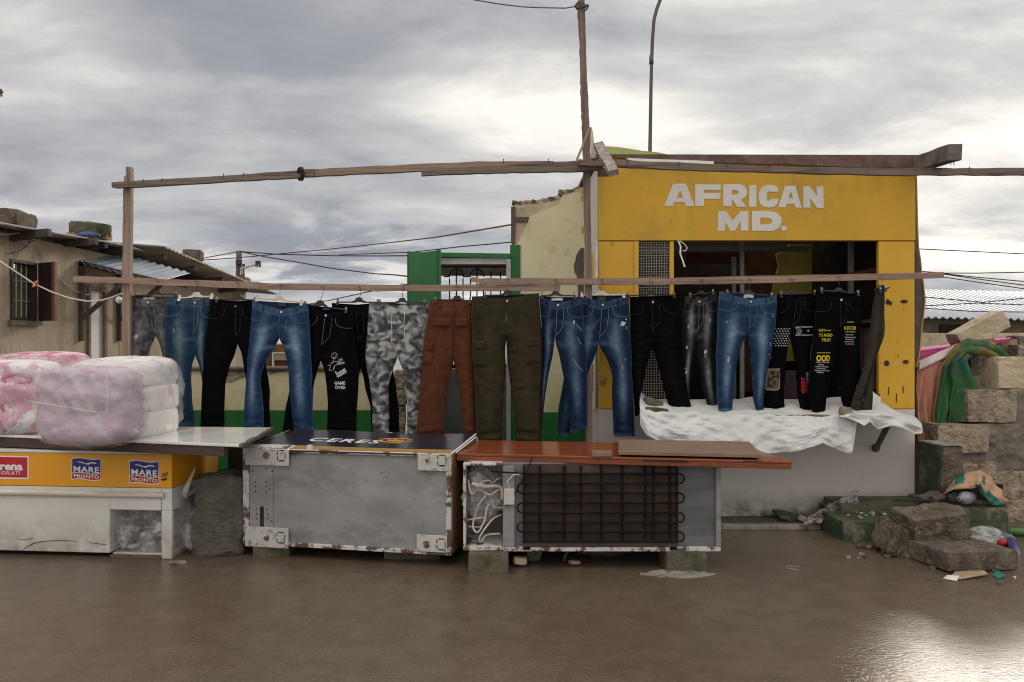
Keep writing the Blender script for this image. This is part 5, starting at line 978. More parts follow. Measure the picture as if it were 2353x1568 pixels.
trousers(13, 'jeans', 'narrow charcoal jeans with white bleached rips, turned sideways', 'jeans', 4, .17, (1702, 318), (1988, 282), 345, 315, (1812, 742, 1820), [(1690, 450), (1682, 620), (1680, 800), (1682, 960), (1690, 1100), (1730, 1260)], [(1798, 770), (1778, 860), (1765, 950), (1750, 1100), (1738, 1250)], [(1816, 780), (1826, 900), (1842, 1050), (1872, 1200), (1902, 1300), (1935, 1405)], [(1990, 450), (1977, 620), (1970, 800), (1970, 1000), (1977, 1150), (1992, 1260), (2012, 1400)], 'washed_black', jf(.95, .8, wh=.35, ta=.24, tb=.68), st='stitch_pale', patch=('red_print', .025, .01), seed=13, T=.035)
for i, (x, y, w, h) in enumerate(((1725, 590, 24, 40), (1920, 535, 22, 40), (1888, 700, 16, 30), (1880, 820, 26, 50), (1875, 860, 12, 30), (1710, 785, 14, 44), (1700, 975, 30, 14), (1705, 1010, 14, 50), (1900, 995, 10, 40))): rip(13, 4, x, y, w, h, 'label_white' if i % 2 else 'rip_pale', .2, i)
printpoly(13, 4, [[(1808, 1392), (1850, 1384), (1930, 1388), (1935, 1408), (1850, 1410), (1806, 1404)]], 'washed_black', 'cuff') if False else None
trousers(14, 'jeans', 'bright mid-blue jeans with faded thighs hanging over the white sheet', 'jeans', 5, -.01, (177, 270), (706, 310), 345, 285, (426, 648, 448), [(165, 400), (156, 600), (150, 800), (146, 1000), (150, 1250), (175, 1380)], [(405, 690), (380, 780), (346, 900), (326, 1020), (306, 1150), (300, 1365)], [(440, 690), (456, 780), (470, 950), (480, 1100), (486, 1250), (520, 1392)], [(702, 450), (690, 600), (670, 750), (642, 900), (622, 1000), (602, 1120), (582, 1250), (584, 1390)], 'denim_mid', jf(.85, .7, wh=.3, ta=.34, tb=.68), st='stitch', patch=('label_white', .075, .03), seed=14, T=.045)
rip(14, 5, 245, 890, 26, 70, 'rip_pale', .1, 8); printlines(14, 5, [[(228, 540), (232, 560)], [(238, 535), (242, 560)], [(585, 470), (588, 490)], [(655, 480), (657, 505)], [(665, 482), (667, 505)], [(620, 840), (640, 865), (648, 880)], [(632, 740), (634, 770)]], .002, 'rip_pale', 'scratch')
trousers(15, 'trousers', 'black trousers with a white star print and a leopard patch', 'trousers', 5, .07, (708, 300), (1075, 290), 322, 302, (828, 690, 880), [(702, 500), (686, 650), (660, 800), (640, 900), (612, 1050), (590, 1200), (578, 1300), (596, 1402)], [(815, 740), (797, 850), (787, 950), (780, 1100), (771, 1250), (786, 1400)], [(840, 740), (860, 830), (876, 950), (886, 1100), (900, 1250), (925, 1360)], [(1060, 450), (1042, 600), (1022, 800), (1002, 1000), (995, 1150), (1012, 1300), (1050, 1392)], 'black_cloth', jf(.1, .1, wh=0), seed=15, buttons=False)
sp_ = []
for j in range(8):
    for i in range(6):
        x = 690+i*24+(12 if j % 2 else 0)-j*2.2; y = 612+j*22
        if x < 815: sp_.append([(x+(8.5 if k % 2 == 0 else 3.6)*math.sin(k*math.pi/5), y-(8.5 if k % 2 == 0 else 3.6)*math.cos(k*math.pi/5)) for k in range(10)])
printpoly(15, 5, sp_, 'print_white', 'star_print')
printpoly(15, 5, [[(617+106*i/6+(-16)*(j/8), 985+178*j/8), (617+106*(i+1)/6+(-16)*(j/8), 985+178*j/8), (617+106*(i+1)/6-16*((j+1)/8), 985+178*(j+1)/8), (617+106*i/6-16*((j+1)/8), 985+178*(j+1)/8)] for i in range(6) for j in range(8)], 'leopard', 'leopard_patch', .004)
edge = []
for k in range(24): x = 618+k*4.5; edge.append([(x, 992), (x+2, 976)]); edge.append([(x-15, 1160), (x-14, 1175)])
for k in range(26): y = 990+k*7; edge.append([(712, y), (724, y-6)]); edge.append([(617-k*.6, y), (606-k*.6, y-4)])
printlines(15, 5, edge, .0013, 'print_white', 'patch_stitching')
zz = []
for k in range(15): x = 868+k*11; zz.append([(x, 602), (x+9, 588)]); zz.append([(x, 676), (x+9, 664)])
zz += [[(862, 598), (900, 600), (925, 632), (900, 664), (866, 676)], [(868, 610), (892, 612), (912, 632), (892, 654), (870, 664)], [(872, 622), (888, 622), (898, 632), (888, 642), (872, 646)], [(975, 630), (995, 630)], [(985, 619), (985, 641)], [(978, 623), (992, 637)], [(978, 637), (992, 623)]]
printlines(15, 5, zz, .0016, 'print_white', 'paisley_print')
printpoly(15, 5, [[(918+q*12.5+(j*.2), 1058+j*18), (930+q*12.5, 1058+j*18), (930+q*12.5, 1076+j*18), (918+q*12.5, 1076+j*18)] for j in range(8) for q in range(5) if (q+j) % 2 == 0 and q < (3 if j < 2 else 5)], 'print_red', 'check_print')
printlines(15, 5, [[(965+2*k, 1015+k*13), (990, 1018+k*13)] for k in range(7)]+[[(965, 1028+k*26), (985, 1015+k*26)] for k in range(4)], .0016, 'print_white')
trousers(16, 'jeans', 'black jeans covered in yellow WAY TO AHEAD lettering', 'jeans', 5, .0, (1064, 290), (1482, 285), 330, 298, (1270, 758, 1280), [(1052, 450), (1040, 600), (1028, 800), (1012, 950), (1000, 1100), (992, 1200), (1008, 1320), (1042, 1392)], [(1260, 790), (1245, 860), (1217, 950), (1205, 1050), (1182, 1150), (1162, 1260), (1150, 1392)], [(1278, 800), (1285, 870), (1286, 1000), (1291, 1150), (1297, 1280), (1312, 1320)], [(1486, 450), (1481, 650), (1470, 850), (1456, 1000), (1441, 1100), (1422, 1250), (1402, 1335)], 'black_cloth', jf(.1, .1, wh=0), st='stitch_dark', seed=16)
PY = 'print_yellow'
printtext(16, 5, 1080, 612, 1138, 640, 'WAY', PY, .018); printlines(16, 5, [[(1140+k*10, 628), (1147+k*10, 628)] for k in range(5)], .0035, PY)
printtext(16, 5, 1084, 655, 1203, 684, 'TO AHEAD', PY, .018); printtext(16, 5, 1108, 700, 1187, 730, '9TH IT', PY, .018); printtext(16, 5, 1060, 852, 1181, 910, 'OOD', PY, .05)
printlines(16, 5, [[(1068+k*12, 832), (1076+k*12, 833)] for k in range(10)]+[[(1336+k*9, 551), (1342+k*9, 552)] for k in range(7)], .0035, PY)
for (x0_, x1_, y, txt) in ((1055, 1178, 920, 'Thank you I moving balance'), (1070, 1122, 940, 'in all the so'), (1048, 1168, 960, 'I hope you in an aura with n'), (1062, 1135, 977, 'As I am with you'), (1042, 1178, 995, 'Thank you for moving balance'), (1060, 1120, 1010, 'in all that I so')): printtext(16, 5, x0_, y-8, x1_, y+6, txt, 'print_white', .02, rot=-.03)
printtext(16, 5, 1308, 588, 1420, 622, 'IN STATOUR', PY, .018)
for (x0_, x1_, y, txt) in ((1318, 1410, 638, 'we is more those'), (1318, 1394, 667, 'I keys so much'), (1316, 1414, 690, 'last I saw here and'), (1318, 1398, 710, 'I almost out gun'), (1310, 1398, 731, 'why this word like'), (1320, 1396, 752, "I haven't got an")): printtext(16, 5, x0_, y-7, x1_, y+6, txt, 'print_white', .02)
trousers(17, 'trousers', 'grey-olive drawstring trousers seen edge-on at the right end of the rail', 'trousers', 5, -.06, (1622, 262), (1697, 232), 250, 238, (1640, 800, 1662), [(1600, 330), (1580, 450), (1562, 600), (1540, 750), (1522, 900), (1482, 1050), (1440, 1150), (1402, 1250), (1382, 1330)], [(1600, 900), (1560, 1050), (1520, 1180), (1495, 1280), (1470, 1385)], [(1602, 900), (1562, 1050), (1522, 1180), (1497, 1280), (1472, 1390)], [(1696, 400), (1700, 560), (1698, 640), (1680, 720), (1640, 820), (1610, 900), (1592, 1000), (1586, 1150), (1590, 1385)], 'grey_olive', jf(.6, .5, wh=.1, w=.3), buttons=False, pockets=False, fly=False, seed=17, T=.06, loops=False)
printlines(17, 5, [[(1628, 300), (1612, 380), (1602, 440), (1600, 530)]], .003, 'stitch_dark', 'drawstring')

# ------------------------------------------------------------------ hangers
HG = 'clip hangers on the wooden rail'
def hanger(c, dy, hook, body, cl, cr, col, label, tilt=True):
    d = RAIL+dy; root = thing('clip_hanger', label, 'hanger', W(c, *body, d), 0, HG); mt = M(col)
    b = W(c, *body, d); h = W(c, hook[0], hook[1], RAIL-.016); r = .0125
    pts = [Vector((b.x, d, b.z+.005)), Vector((b.x+(h.x-b.x)*.3, d*.6+h.y*.4, b.z+(h.z-b.z)*.5))]
    for k in range(10): g = -.7+k*(math.pi*1.25)/9; pts.append(Vector((h.x+r*math.cos(g), h.y, h.z-r+r*math.sin(g))))
    pts = [Vector((b.x, d, b.z+.0)), Vector((h.x+.004, (d+h.y)/2, h.z-.045))]+pts[2:]
    m = MB(); m.tube(pts, .0021, 6); m.build('hook', M('wire'), root, smooth=True)
    m = MB(); m.tube([h+Vector((0, .03, -.003)), h+Vector((0, -.014, .0015))], .0022, 5); m.build('nail', M('cable_dark'), root)
    L, Rr = W(c, *cl, d), W(c, *cr, d); zb = lambda x: L.z+(Rr.z-L.z)*(x-L.x)/(Rr.x-L.x); w = .032
    zc_ = b.z-.012
    P = [(L.x-.01, zb(L.x)), (b.x-w*1.9, zb(b.x-w*1.9)), (b.x-w, zc_), (b.x-w*.6, b.z+.010), (b.x+w*.6, b.z+.010), (b.x+w, zc_), (b.x+w*1.9, zb(b.x+w*1.9)), (Rr.x+.01, zb(Rr.x))]
    Q = [(x, z-.010) for x, z in P]; Q[3] = (b.x-w*.5, min(b.z-.018, zb(b.x)-.004)); Q[4] = (b.x+w*.5, Q[3][1]); Q[2] = (P[2][0], min(P[2][1], zb(b.x))-.010); Q[5] = (P[5][0], Q[2][1])
    m = MB(); th = .005
    for sgn in (0,):
        vs = [Vector((x, d-th, z)) for x, z in P]+[Vector((x, d-th, z)) for x, z in Q]+[Vector((x, d+th, z)) for x, z in P]+[Vector((x, d+th, z)) for x, z in Q]; n = 8; fs = []
        for k in range(7): fs += [(k, k+1, n+k+1, n+k), (2*n+k, 3*n+k, 3*n+k+1, 2*n+k+1), (k, 2*n+k, 2*n+k+1, k+1), (n+k, n+k+1, 3*n+k+1, 3*n+k)]
        fs += [(0, n, 3*n, 2*n), (7, 2*n+7, 3*n+7, n+7)]; m.add(vs, fs)
    m.build('shoulder_bar', mt, root, bevel=.0015)
    for q in (L, Rr):
        m = MB(); hh = .030
        m.slab([(q.x-.008, d-.036, q.z-hh*.85), (q.x+.008, d-.036, q.z-hh*.85), (q.x+.0095, d-.030, q.z-hh*.45), (q.x+.006, d-.016, q.z+hh*.1), (q.x+.0085, d-.014, q.z+hh*.6), (q.x-.0085, d-.014, q.z+hh*.6), (q.x-.006, d-.016, q.z+hh*.1), (q.x-.0095, d-.030, q.z-hh*.45)], .008, (0, 1, 0))
        m.slab([(q.x-.011, d-.037, q.z-hh*1.0), (q.x+.011, d-.037, q.z-hh*1.0), (q.x+.011, d-.035, q.z-hh*.65), (q.x-.011, d-.035, q.z-hh*.65)], .009, (0, 1, 0))
        cl_ = m.build('clip', mt, root, bevel=.001)
        m = MB(); m.tube([(q.x-.004, d-.038, q.z-.004), (q.x-.004, d-.026, q.z+.014)], .002, 5); m.tube([(q.x+.004, d-.038, q.z-.004), (q.x+.004, d-.026, q.z+.014)], .002, 5); m.build('spring', M('steel'), cl_)
    return root
bp_, wp_, cp_ = 'black_plastic', 'white_plastic', 'cream_plastic'
hanger(2, .10, (520, 150), (525, 268), (332, 300), (712, 285), bp_, 'black clip hanger holding the grey acid-washed jeans')
hanger(2, .035, (885, 170), (885, 285), (740, 322), (1036, 305), wp_, 'white clip hanger holding the torn dark blue jeans at the left')
hanger(2, .0, (1265, 182), (1268, 305), (1086, 335), (1425, 340), bp_, 'black clip hanger holding the plain black bootcut trousers')
hanger(2, -.07, (1662, 200), (1650, 318), (1452, 325), (1858, 362), cp_, 'beige clip hanger holding the faded mid-blue jeans')
hanger(2, -.01, (2045, 218), (2024, 362), (1890, 378), (2268, 432), bp_, 'tilted black clip hanger holding the GAME OVER jeans')
hanger(3, .085, (545, 222), (543, 335), (350, 360), (720, 362), bp_, 'black clip hanger holding the hidden black flared trousers')
hanger(3, .02, (940, 195), (940, 340), (738, 365), (1148, 362), bp_, 'black clip hanger holding the grey camouflage trousers')
hanger(3, -.045, (1440, 215), (1445, 318), (1250, 338), (1562, 345), bp_, 'black clip hanger holding the rust-brown trousers')
hanger(3, -.095, (1910, 150), (1908, 268), (1703, 298), (2076, 290), bp_, 'black clip hanger holding the olive cargo trousers')
hanger(4, -.03, (512, 158), (512, 275), (385, 300), (682, 300), bp_, 'black clip hanger holding the scratched dark jeans beside the olive trousers')
hanger(4, .05, (935, 158), (930, 268), (750, 295), (1134, 292), wp_, 'white clip hanger holding the torn-hip jeans by the tall post')
hanger(4, .11, (1387, 160), (1390, 280), (1180, 300), (1595, 295), bp_, 'black clip hanger holding the crumpled black trousers')
hanger(4, .17, (1855, 158), (1847, 272), (1742, 298), (1950, 268), bp_, 'narrow turned clip hanger holding the charcoal ripped jeans')
hanger(5, -.01, (455, 152), (445, 265), (243, 272), (647, 298), bp_, 'black clip hanger holding the bright blue jeans')
hanger(5, .07, (840, 148), (842, 255), (735, 288), (1042, 272), bp_, 'black clip hanger holding the star-print trousers')
hanger(5, .0, (1276, 132), (1276, 245), (1105, 250), (1440, 278), bp_, 'black clip hanger holding the yellow-lettered jeans')
hanger(5, -.06, (1665, 128), (1668, 222), (1642, 245), (1688, 236), bp_, 'edge-on clip hanger holding the grey-olive trousers')
# ------------------------------------------------------------------ white chest freezer at the left
FZ = Frame((-2.26, 5.35, 0), R(-5.2))
fz = thing('chest_freezer', 'white chest freezer with a yellow band of stickers and an open motor bay', 'freezer', FZ.loc, FZ.rz)
def lb(m, *a): return m.add([FZ.M @ Vector(v) for v in MB().box(*a).v], MB().box(0, 1, 0, 1, 0, 1).f)
def fzx(c, x, y, ly=0): return FZ.hit(c, x, y, ly)
FW, FD, FH = 1.85, .68, .715
bx0, bx1 = fzx('P8', 1208, 1200).x, fzx('P8', 1776, 1200).x; bz1 = fzx('P8', 1500, 940).z; bz0 = fzx('P8', 1500, 1440).z
b0 = fzx('P8', 600, 645).z; b1 = fzx('P8', 1200, 330).z
bandlo, bandhi = fzx('P8', 1500, 690).z, fzx('P8', 1500, 325).z
m = MB()
lb(m, -FW, bx0, 0, FD, .03, bandlo-.003); lb(m, bx0+.0005, -.0005, 0, FD, bz1, bandlo-.003); lb(m, bx1, 0, 0, .03, .0, bz1-.0005); lb(m, -.025, 0, .031, FD, .0, .05); lb(m, bx0+.0005, bx1-.0005, .4, FD, .03, bz1-.0005); lb(m, bx0+.0005, 0, .03, FD, .0, .029)
m.build('body', M('white_enamel'), fz, bevel=.005)
m = MB(); lb(m, -FW, .0, -.002, FD, bandlo, bandhi); m.build('yellow_band', M('yellow_band'), fz, bevel=.004)
m = MB(); lb(m, -FW, .003, -.006, FD, bandhi+.001, bandhi+.022); m.build('lid', M('white_enamel'), fz, bevel=.005)
rl = fzx('P8', 1500, 735).z; rb = fzx('P8', 1500, 800).z; rx = fzx('P8', 1815, 770).x
m = MB(); n = 9; prof = [(-.002, rl), (-.018, rl-.002), (-.026, rl-.012), (-.026, rb+.014), (-.018, rb+.002), (-.002, rb)]
k6 = len(prof); vs = [FZ.M @ Vector((x, y, z)) for x in (-FW, rx) for y, z in prof]; m.add(vs, [(i, (i+1) % k6, k6+(i+1) % k6, k6+i) for i in range(k6)]+[tuple(range(k6)), tuple(range(2*k6-1, k6-1, -1))]); m.build('bumper_rail', M('cream_rail'), fz, bevel=.004)
m = MB(); lb(m, bx0+.004, bx1-.004, -.003, .02, bz0-.016, bz0+.002); m.build('bay_sill', M('rust'), fz)
m = MB(); lb(m, bx1-.002, bx1+.001, -.0015, .0, bz1, bandlo-.01); m.build('panel_seam', M('cable_dark'), fz)
m = MB(); m.tube([FZ.M @ Vector((q.x, -.0005, q.z)) for q in (fzx('P8', *p) for p in ((235, 1395), (290, 1345), (380, 1300), (500, 1280), (620, 1273), (760, 1276), (855, 1285)))], [.001, .003, .003, .0025, .0025, .002, .0008], 5); m.tube([FZ.M @ Vector((q.x, -.0005, q.z)) for q in (fzx('P8', *p) for p in ((990, 1295), (1080, 1308), (1175, 1320)))], .002, 5); m.tube([FZ.M @ Vector((q.x, -.0005, q.z)) for q in (fzx('P8', *p) for p in ((205, 1265), (320, 1258), (368, 1243)))], .0018, 5); m.build('scrape_mark', M('cable_dark'), fz)
m = MB(); c = FZ.M @ Vector((-1.02, .12, .015)); m.tube([c+Vector((-.012, 0, 0)), c+Vector((.012, 0, 0))], .022, 12); m.build('caster', M('coil_black'), fz)
def wavy(x0_, y0_, x1_, y1_, amp, ly, pad=0):   # flag-shaped sticker outline in local x,z
    a = fzx('P8', x0_, y1_, ly); b = fzx('P8', x1_, y0_, ly); L = []; n = 14; up = []; lo_ = []
    for i in range(n+1):
        s = i/n; w = amp*math.sin(s*2*math.pi)
        up.append((a.x+(b.x-a.x)*s, b.z+w)); lo_.append((a.x+(b.x-a.x)*s, a.z+w))
    return up, lo_
def strip(name, up, lo_, ly, mt, parent):
    m = MB(); n = len(up); m.add([FZ.M @ Vector((x, ly, z)) for x, z in up+lo_], [(i, i+1, n+i+1, n+i) for i in range(n-1)]); return m.build(name, M(mt), parent, fix=False)
def flogo(dx0, dy0, dx1, dy1, slope):
    r_ = thing('sticker', None, None); COL.objects.unlink(r_); bpy.data.objects.remove(r_)
    up, lo_ = wavy(dx0, dy0, dx1, dy1, .005, -.004); s_ = strip('flag_sticker', up, lo_, -.004, 'white_print', fz)
    def sub(f0, f1, ly, mt, nm):
        ins = .045; n = len(up); U = [(x, uz+(lz-uz)*f0) for (x, uz), (_, lz) in zip(up, lo_)]; Lw = [(x, uz+(lz-uz)*f1) for (x, uz), (_, lz) in zip(up, lo_)]
        x0, x1 = up[0][0], up[-1][0]; cx = (x0+x1)/2; U = [(cx+(x-cx)*(1-ins), z) for x, z in U]; Lw = [(cx+(x-cx)*(1-ins), z) for x, z in Lw]; strip(nm, U, Lw, ly, mt, s_)
    sub(.035, .665, -.0055, 'blue_print', 'blue_field'); sub(.70, .955, -.0055, 'red_print', 'red_field')
    W_, H_ = dx1-dx0, dy1-dy0
    fr = FZ
    for body, fx0, fx1, fy0, fy1, bold in (('MARE', .07, .93, .37, .62, .022), ('PRONTO', .08, .92, .745, .89, .018)):
        a = fzx('P8', dx0+W_*fx0, dy0+H_*fy1, -.007); b = fzx('P8', dx0+W_*fx1, dy0+H_*fy0, -.007); vs, fs = textmesh(body, bold, 0, 1.08); pts = fit(vs, a.x, b.x, a.z, b.z); m = MB()
        m.add([FZ.M @ Vector((x, -.007, z+(x-a.x)*slope)) for x, z in pts], fs); m.build('sticker_text', M('white_print'), s_, fix=False)
    m = MB(); G_ = [(.17, .15), (.25, .12), (.36, .15), (.47, .22), (.56, .20), (.66, .16), (.78, .165), (.86, .24), (.76, .215), (.66, .21), (.58, .25), (.60, .275), (.46, .25), (.36, .20), (.26, .16)]
    vs, fs = polymesh([[(lambda q: (q.x, q.z))(fzx('P8', dx0+W_*x, dy0+H_*(y+.02), -.0065)) for x, y in G_]]); m.add([FZ.M @ Vector((v.x, -.0065, v.y)) for v in vs], fs); m.build('gull_mark', M('white_print'), s_, fix=False)
flogo(788, 370, 1114, 605, -.04); flogo(1422, 400, 1752, 645, -.04)
a = fzx('P8', -130, 590, -.004); b = fzx('P8', 314, 345, -.004); m = MB(); lb(m, a.x, b.x, -.004, -.0021, a.z, b.z); sk = m.build('red_sticker', M('white_print'), fz)
a2 = fzx('P8', -120, 575, -.0055); b2 = fzx('P8', 300, 358, -.0055); m = MB(); lb(m, a2.x, b2.x, -.0055, -.0041, a2.z, b2.z); m.build('red_field', M('red_print'), sk)
flat_text('sticker_text', 'Arena', FZ, 'P8', -100, 412, 250, 498, M('white_print'), sk, .035, 0, -.007); flat_text('sticker_text', 'SURGELATI', FZ, 'P8', -100, 512, 220, 544, M('white_print'), sk, .012, .25, -.007, 1.25)
m = MB()
for (x0_, y0_, x1_, y1_) in ((1785, 545, 1850, 525), (1780, 570, 1850, 548), (1775, 605, 1840, 580), (1790, 612, 1838, 600)): m.tube([FZ.M @ Vector((q.x, -.003, q.z)) for q in (fzx('P8', x0_, y0_, -.003), fzx('P8', x1_, y1_, -.003))], .004, 4)
m.build('tape_residue', M('cable_dark'), fz)
# bag inside the bay
def fl_blob(name, c, size, mt, label, cat, seed, amp=.05, sub=4, rot=(0, 0, 0), fq=2.2): return single(blobmb(c, size, rot, amp, sub, seed, fq), name, M(mt), label, cat, smooth=True)
cb = FZ.M @ Vector(((bx0+bx1)/2, .17, (bz0+bz1)/2-.01)); fl_blob('plastic_bag', cb, (.40, .24, .23), 'film_clear', 'crumpled clear plastic bags stuffed in the motor bay of the white freezer', 'plastic bag', 31, .07, 5, fq=2.0)
fl_blob('plastic_bag', FZ.M @ Vector((.10, .25, .14)), (.22, .3, .24), 'film_clear', 'torn clear plastic bulging from the side of the white freezer', 'plastic bag', 33, .05, 5, fq=3)
# ------------------------------------------------------------------ white table top
tb = thing('table', 'white laminated table top with a brown apron laid over the white freezer', 'table', (-2.8, 5.5, .74))
FL, FR_, RR_, RL = Vector((-4.3, 5.73, .812)), Vector((-1.69, 5.03, .803)), Vector((-1.783, 5.95, .812)), Vector((-4.3, 6.1, .816))
m = MB(); m.slab([FL, FR_, RR_, RL], .018); m.build('table_top', M('melamine'), tb, bevel=.003)
m = MB(); m.beam(FR_+Vector((.0, .0, -.009)), RR_+Vector((.012, 0, -.010)), .03, .02, n=14, wob=.003); m.build('broken_edge', M('mossy'), tb)
m = MB(); p0, p1 = FL+Vector((0, .03, -.055)), W('F6', 1490, 752, 5.09); m.beam(p0, p1, .04, .062, n=1); m.build('apron', M('apron'), tb, bevel=.003)
m = MB(); m.beam(RL+Vector((0, -.05, -.055)), RR_+Vector((-.1, -.05, -.055)), .04, .06); m.build('apron', M('apron'), tb)
# ------------------------------------------------------------------ wrapped bales
def bale(label, c, size, rz, inner, seed, back, cut=.36):
    root = thing('bedding_bale', label, 'bale', (c[0], c[1], c[2]-size[2]/2), rz)
    Mx = Matrix.Translation(Vector(c)) @ Matrix.Rotation(rz, 4, 'Z')
    def top(w):      # the load slumps toward the front and the sides
        ty = w.y/size[1]*2; tx = w.x/size[0]*2
        if w.z > 0: w.z *= .93+.07*ty-.05*tx*tx
        else: w.z -= .035*max(0, -ty)*(1-tx*tx)
        return w
    def part(nm, mt, sz, off, amp, pw, sd_, fq, sub, extra=None):
        b = blobmb((0, 0, 0), sz, (0, 0, 0), amp, sub, sd_, fq, pw*.78); out = []
        for v in b.v:
            w = Vector(v)+Vector(off)
            if extra: w = w+extra(w)
            out.append(Mx @ top(w))
        b.v = out; return b.build(nm, M(mt), root, smooth=True)
    def puff(w): return Vector((0, -.012*math.sin(w.z*32+w.x*3)-.010*noise.noise(Vector((w.x*9, 1, w.z*12))), 0)) if w.y < -size[1]*.2 else Vector((.012*math.sin(w.z*70+noise.noise(w*9)*2), 0, 0))
    part('folded_quilt', inner, (size[0]*.93, size[1]*cut, size[2]*.90), (0, -size[1]*(.5-cut/2)*.95, -.005), .008, .42, seed, 4, 5, puff)
    nl = 3; hl = size[2]*.93/nl
    for k in range(nl):      # a pile of folded layers behind the front quilt
        part('quilt_layer', back, (size[0]*(.95-.02*((k*7) % 3)), size[1]*(1-cut)*.97, hl*1.30), (.006*((k*5) % 3-1), size[1]*cut*.48, -size[2]*.465+hl*(k+.5)), .006, .5, seed+2+k, 5, 4)
    def crease(w):
        k = w.normalized(); r = crumple((w.x+w.y*.8)*1.5, w.z*1.7+w.y*.5, seed)*.75+(1-min(1, abs(noise.noise(Vector((w.x*3+w.z*2, w.y*3, w.z*5-w.x*4)))*5)))*.008; return k*r
    part('plastic_wrap', 'film', (size[0]*1.04, size[1]*1.03, size[2]*1.0), (0, 0, 0), .008, .47, seed+5, 2.0, 6, crease)
    return root, Mx
mat('quilt_mauve', (.46, .35, .45), (.47, .30, .38), .9, .8, stretch=(.6, 1, 1.3), bump=.6, bscale=12, bdist=.02)
mat('quilt_pale', (.74, .70, .68), (.55, .36, .37), .9, 5, amt=(.56, .70), dirt=((.45, .43, .44), 4, .58, .66, .6), bump=.4, bscale=10)
b2, MX2 = bale('large plastic-wrapped bale of mauve quilts hanging over the table edge', (-2.695, 5.45, 1.065), (.62, .86, .555), R(-4), 'quilt_mauve', 51, 'quilt_pale')
b1, MX1 = bale('plastic-wrapped bale of patterned pink bedding at the left edge', (-3.50, 5.80, 1.09), (.72, .66, .56), R(-5), 'floral_cloth', 61, 'bulk_pink', .5)
m = MB(); m.tube([MX2 @ Vector((x, -.462-.008*math.cos(x*3), z)) for x, z in ((-.31, .02), (-.2, .0), (-.05, -.02), (.1, -.045), (.22, -.06))], .0035, 5); m.build('wrap_seam', M('film'), b2)
m = MB(); m.tube([MX2 @ Vector((x, -.452, z)) for x, z in ((.22, .20), (.225, .1), (.22, -.06))], .003, 5); m.build('wrap_seam', M('film'), b2)
# bold chain of printed shapes on the left bale
for k, (x, z, w, h) in enumerate(((.16, .10, .20, .07), (.17, .02, .20, .05), (-.05, .06, .15, .17), (.0, -.12, .15, .09))):
    m = MB(); m.tube([MX1 @ Vector((x+w/2*math.cos(g*.5236), -.312, z+h/2*math.sin(g*.5236))) for g in range(13)], .016, 6); m.build('quilt_print', M('hot_pink_cloth' if k % 2 == 0 else 'red_print'), b1, smooth=True)

# ------------------------------------------------------------------ stone stump and plastic between the freezers
single(rockmb((-1.995, 5.55, .265), (.325, .30, .56), (0, R(2), .12), .035, 18, rnd=.55, seed=92, fq=5), 'stone_stump', M('stump'), 'tall rounded concrete stump standing between the white freezer and the toppled one', 'stone', smooth=True)
m = MB(); m.grid(lambda s, t: W('P5', 60+s*760, 560-math.sin(min(1, s*1.4)*math.pi/2)*230+t*(150+60*s), 5.62-.12*t)+Vector((0, -.03*noise.noise(Vector((s*5, t*4, 2))), .02*noise.noise(Vector((s*7, t*5, 9))))), 40, 16)
single(m, 'plastic_sheet', M('film_dull'), 'dull grey plastic sheeting draped over the concrete stump', 'plastic sheet', smooth=True, solid=.002)
m = MB(); m.grid(lambda s, t: W('P5', 70+s*180+t*60*(1-s), 620-s*350+t*60, 5.30-.02*math.sin(s*6)), 14, 6); single(m, 'plastic_strip', M('film_dull'), 'twisted plastic strip hanging beside the yellow freezer corner', 'plastic strip', smooth=True, solid=.003)
MBt = MB(); MBt.box(-2.1, -1.5, 5.95, 6.0, .05, .75); single(MBt, 'added_dark_board', M('dark_timber'), 'added dark board keeping the gap behind the concrete stump dark', 'board')  # added dark filler, shuts off light from behind the stump

# ------------------------------------------------------------------ toppled display fridge
dL, dR = 5.45, 5.15; xl, xr_ = -617*dL/FPX, -139*dR/FPX
CF = Frame((xl, dL, 0), math.atan2(dR-dL, xr_-xl)); CL = math.hypot(xr_-xl, dR-dL)
cf = thing('display_fridge', 'toppled display fridge lying on its back with its grey underside facing the street', 'fridge', CF.loc, CF.rz)
def cb_(m, *a): return m.add([CF.M @ Vector(v) for v in MB().box(*a).v], MB().box(0, 1, 0, 1, 0, 1).f)
Z0, Z1 = .078, .728; CD = .64; RISE = .045
def hx(x, y, ly=0): return CF.hit('F7', x, y, ly)
vs = [(0, .02, Z0), (CL, .02, Z0), (CL, CD, Z0), (0, CD, Z0), (0, .02, Z1-.004), (CL, .02, Z1-.004), (CL, CD, Z1+RISE), (0, CD, Z1+RISE)]
m = MB(); m.add([CF.M @ Vector(v) for v in vs], MB().box(0, 1, 0, 1, 0, 1).f); m.build('cabinet', M('oak_side'), cf, bevel=.006)
fi = .045
m = MB(); cb_(m, 0, fi, -.012, .0195, Z0, Z1); cb_(m, CL-fi*.75, CL, -.012, .0195, Z0, Z1); cb_(m, fi+.0005, CL-fi*.75-.0005, -.012, .0195, Z1-.022, Z1); cb_(m, fi+.0005, CL-fi*.75-.0005, -.012, .0195, Z0, Z0+.028)
m.build('rim', M('rusty_enamel'), cf, bevel=.004)
def dent(s, t):
    x = fi+s*(CL-fi*1.75); z = Z0+.028+t*(Z1-Z0-.05); y = .004-.004*noise.noise(Vector((x*3, 0, z*5)))-.010*math.exp(-((x-CL*.62)**2/.05+(z-.42)**2/.006))+.008*math.exp(-((x-CL*.93)**2/.002+(z-.5)**2/.01))*noise.noise(Vector((x*30, 1, z*30)))*2
    return CF.M @ Vector((x, y, z))
m = MB(); m.grid(dent, 60, 36); m.build('base_panel', M('galv'), cf, smooth=True)
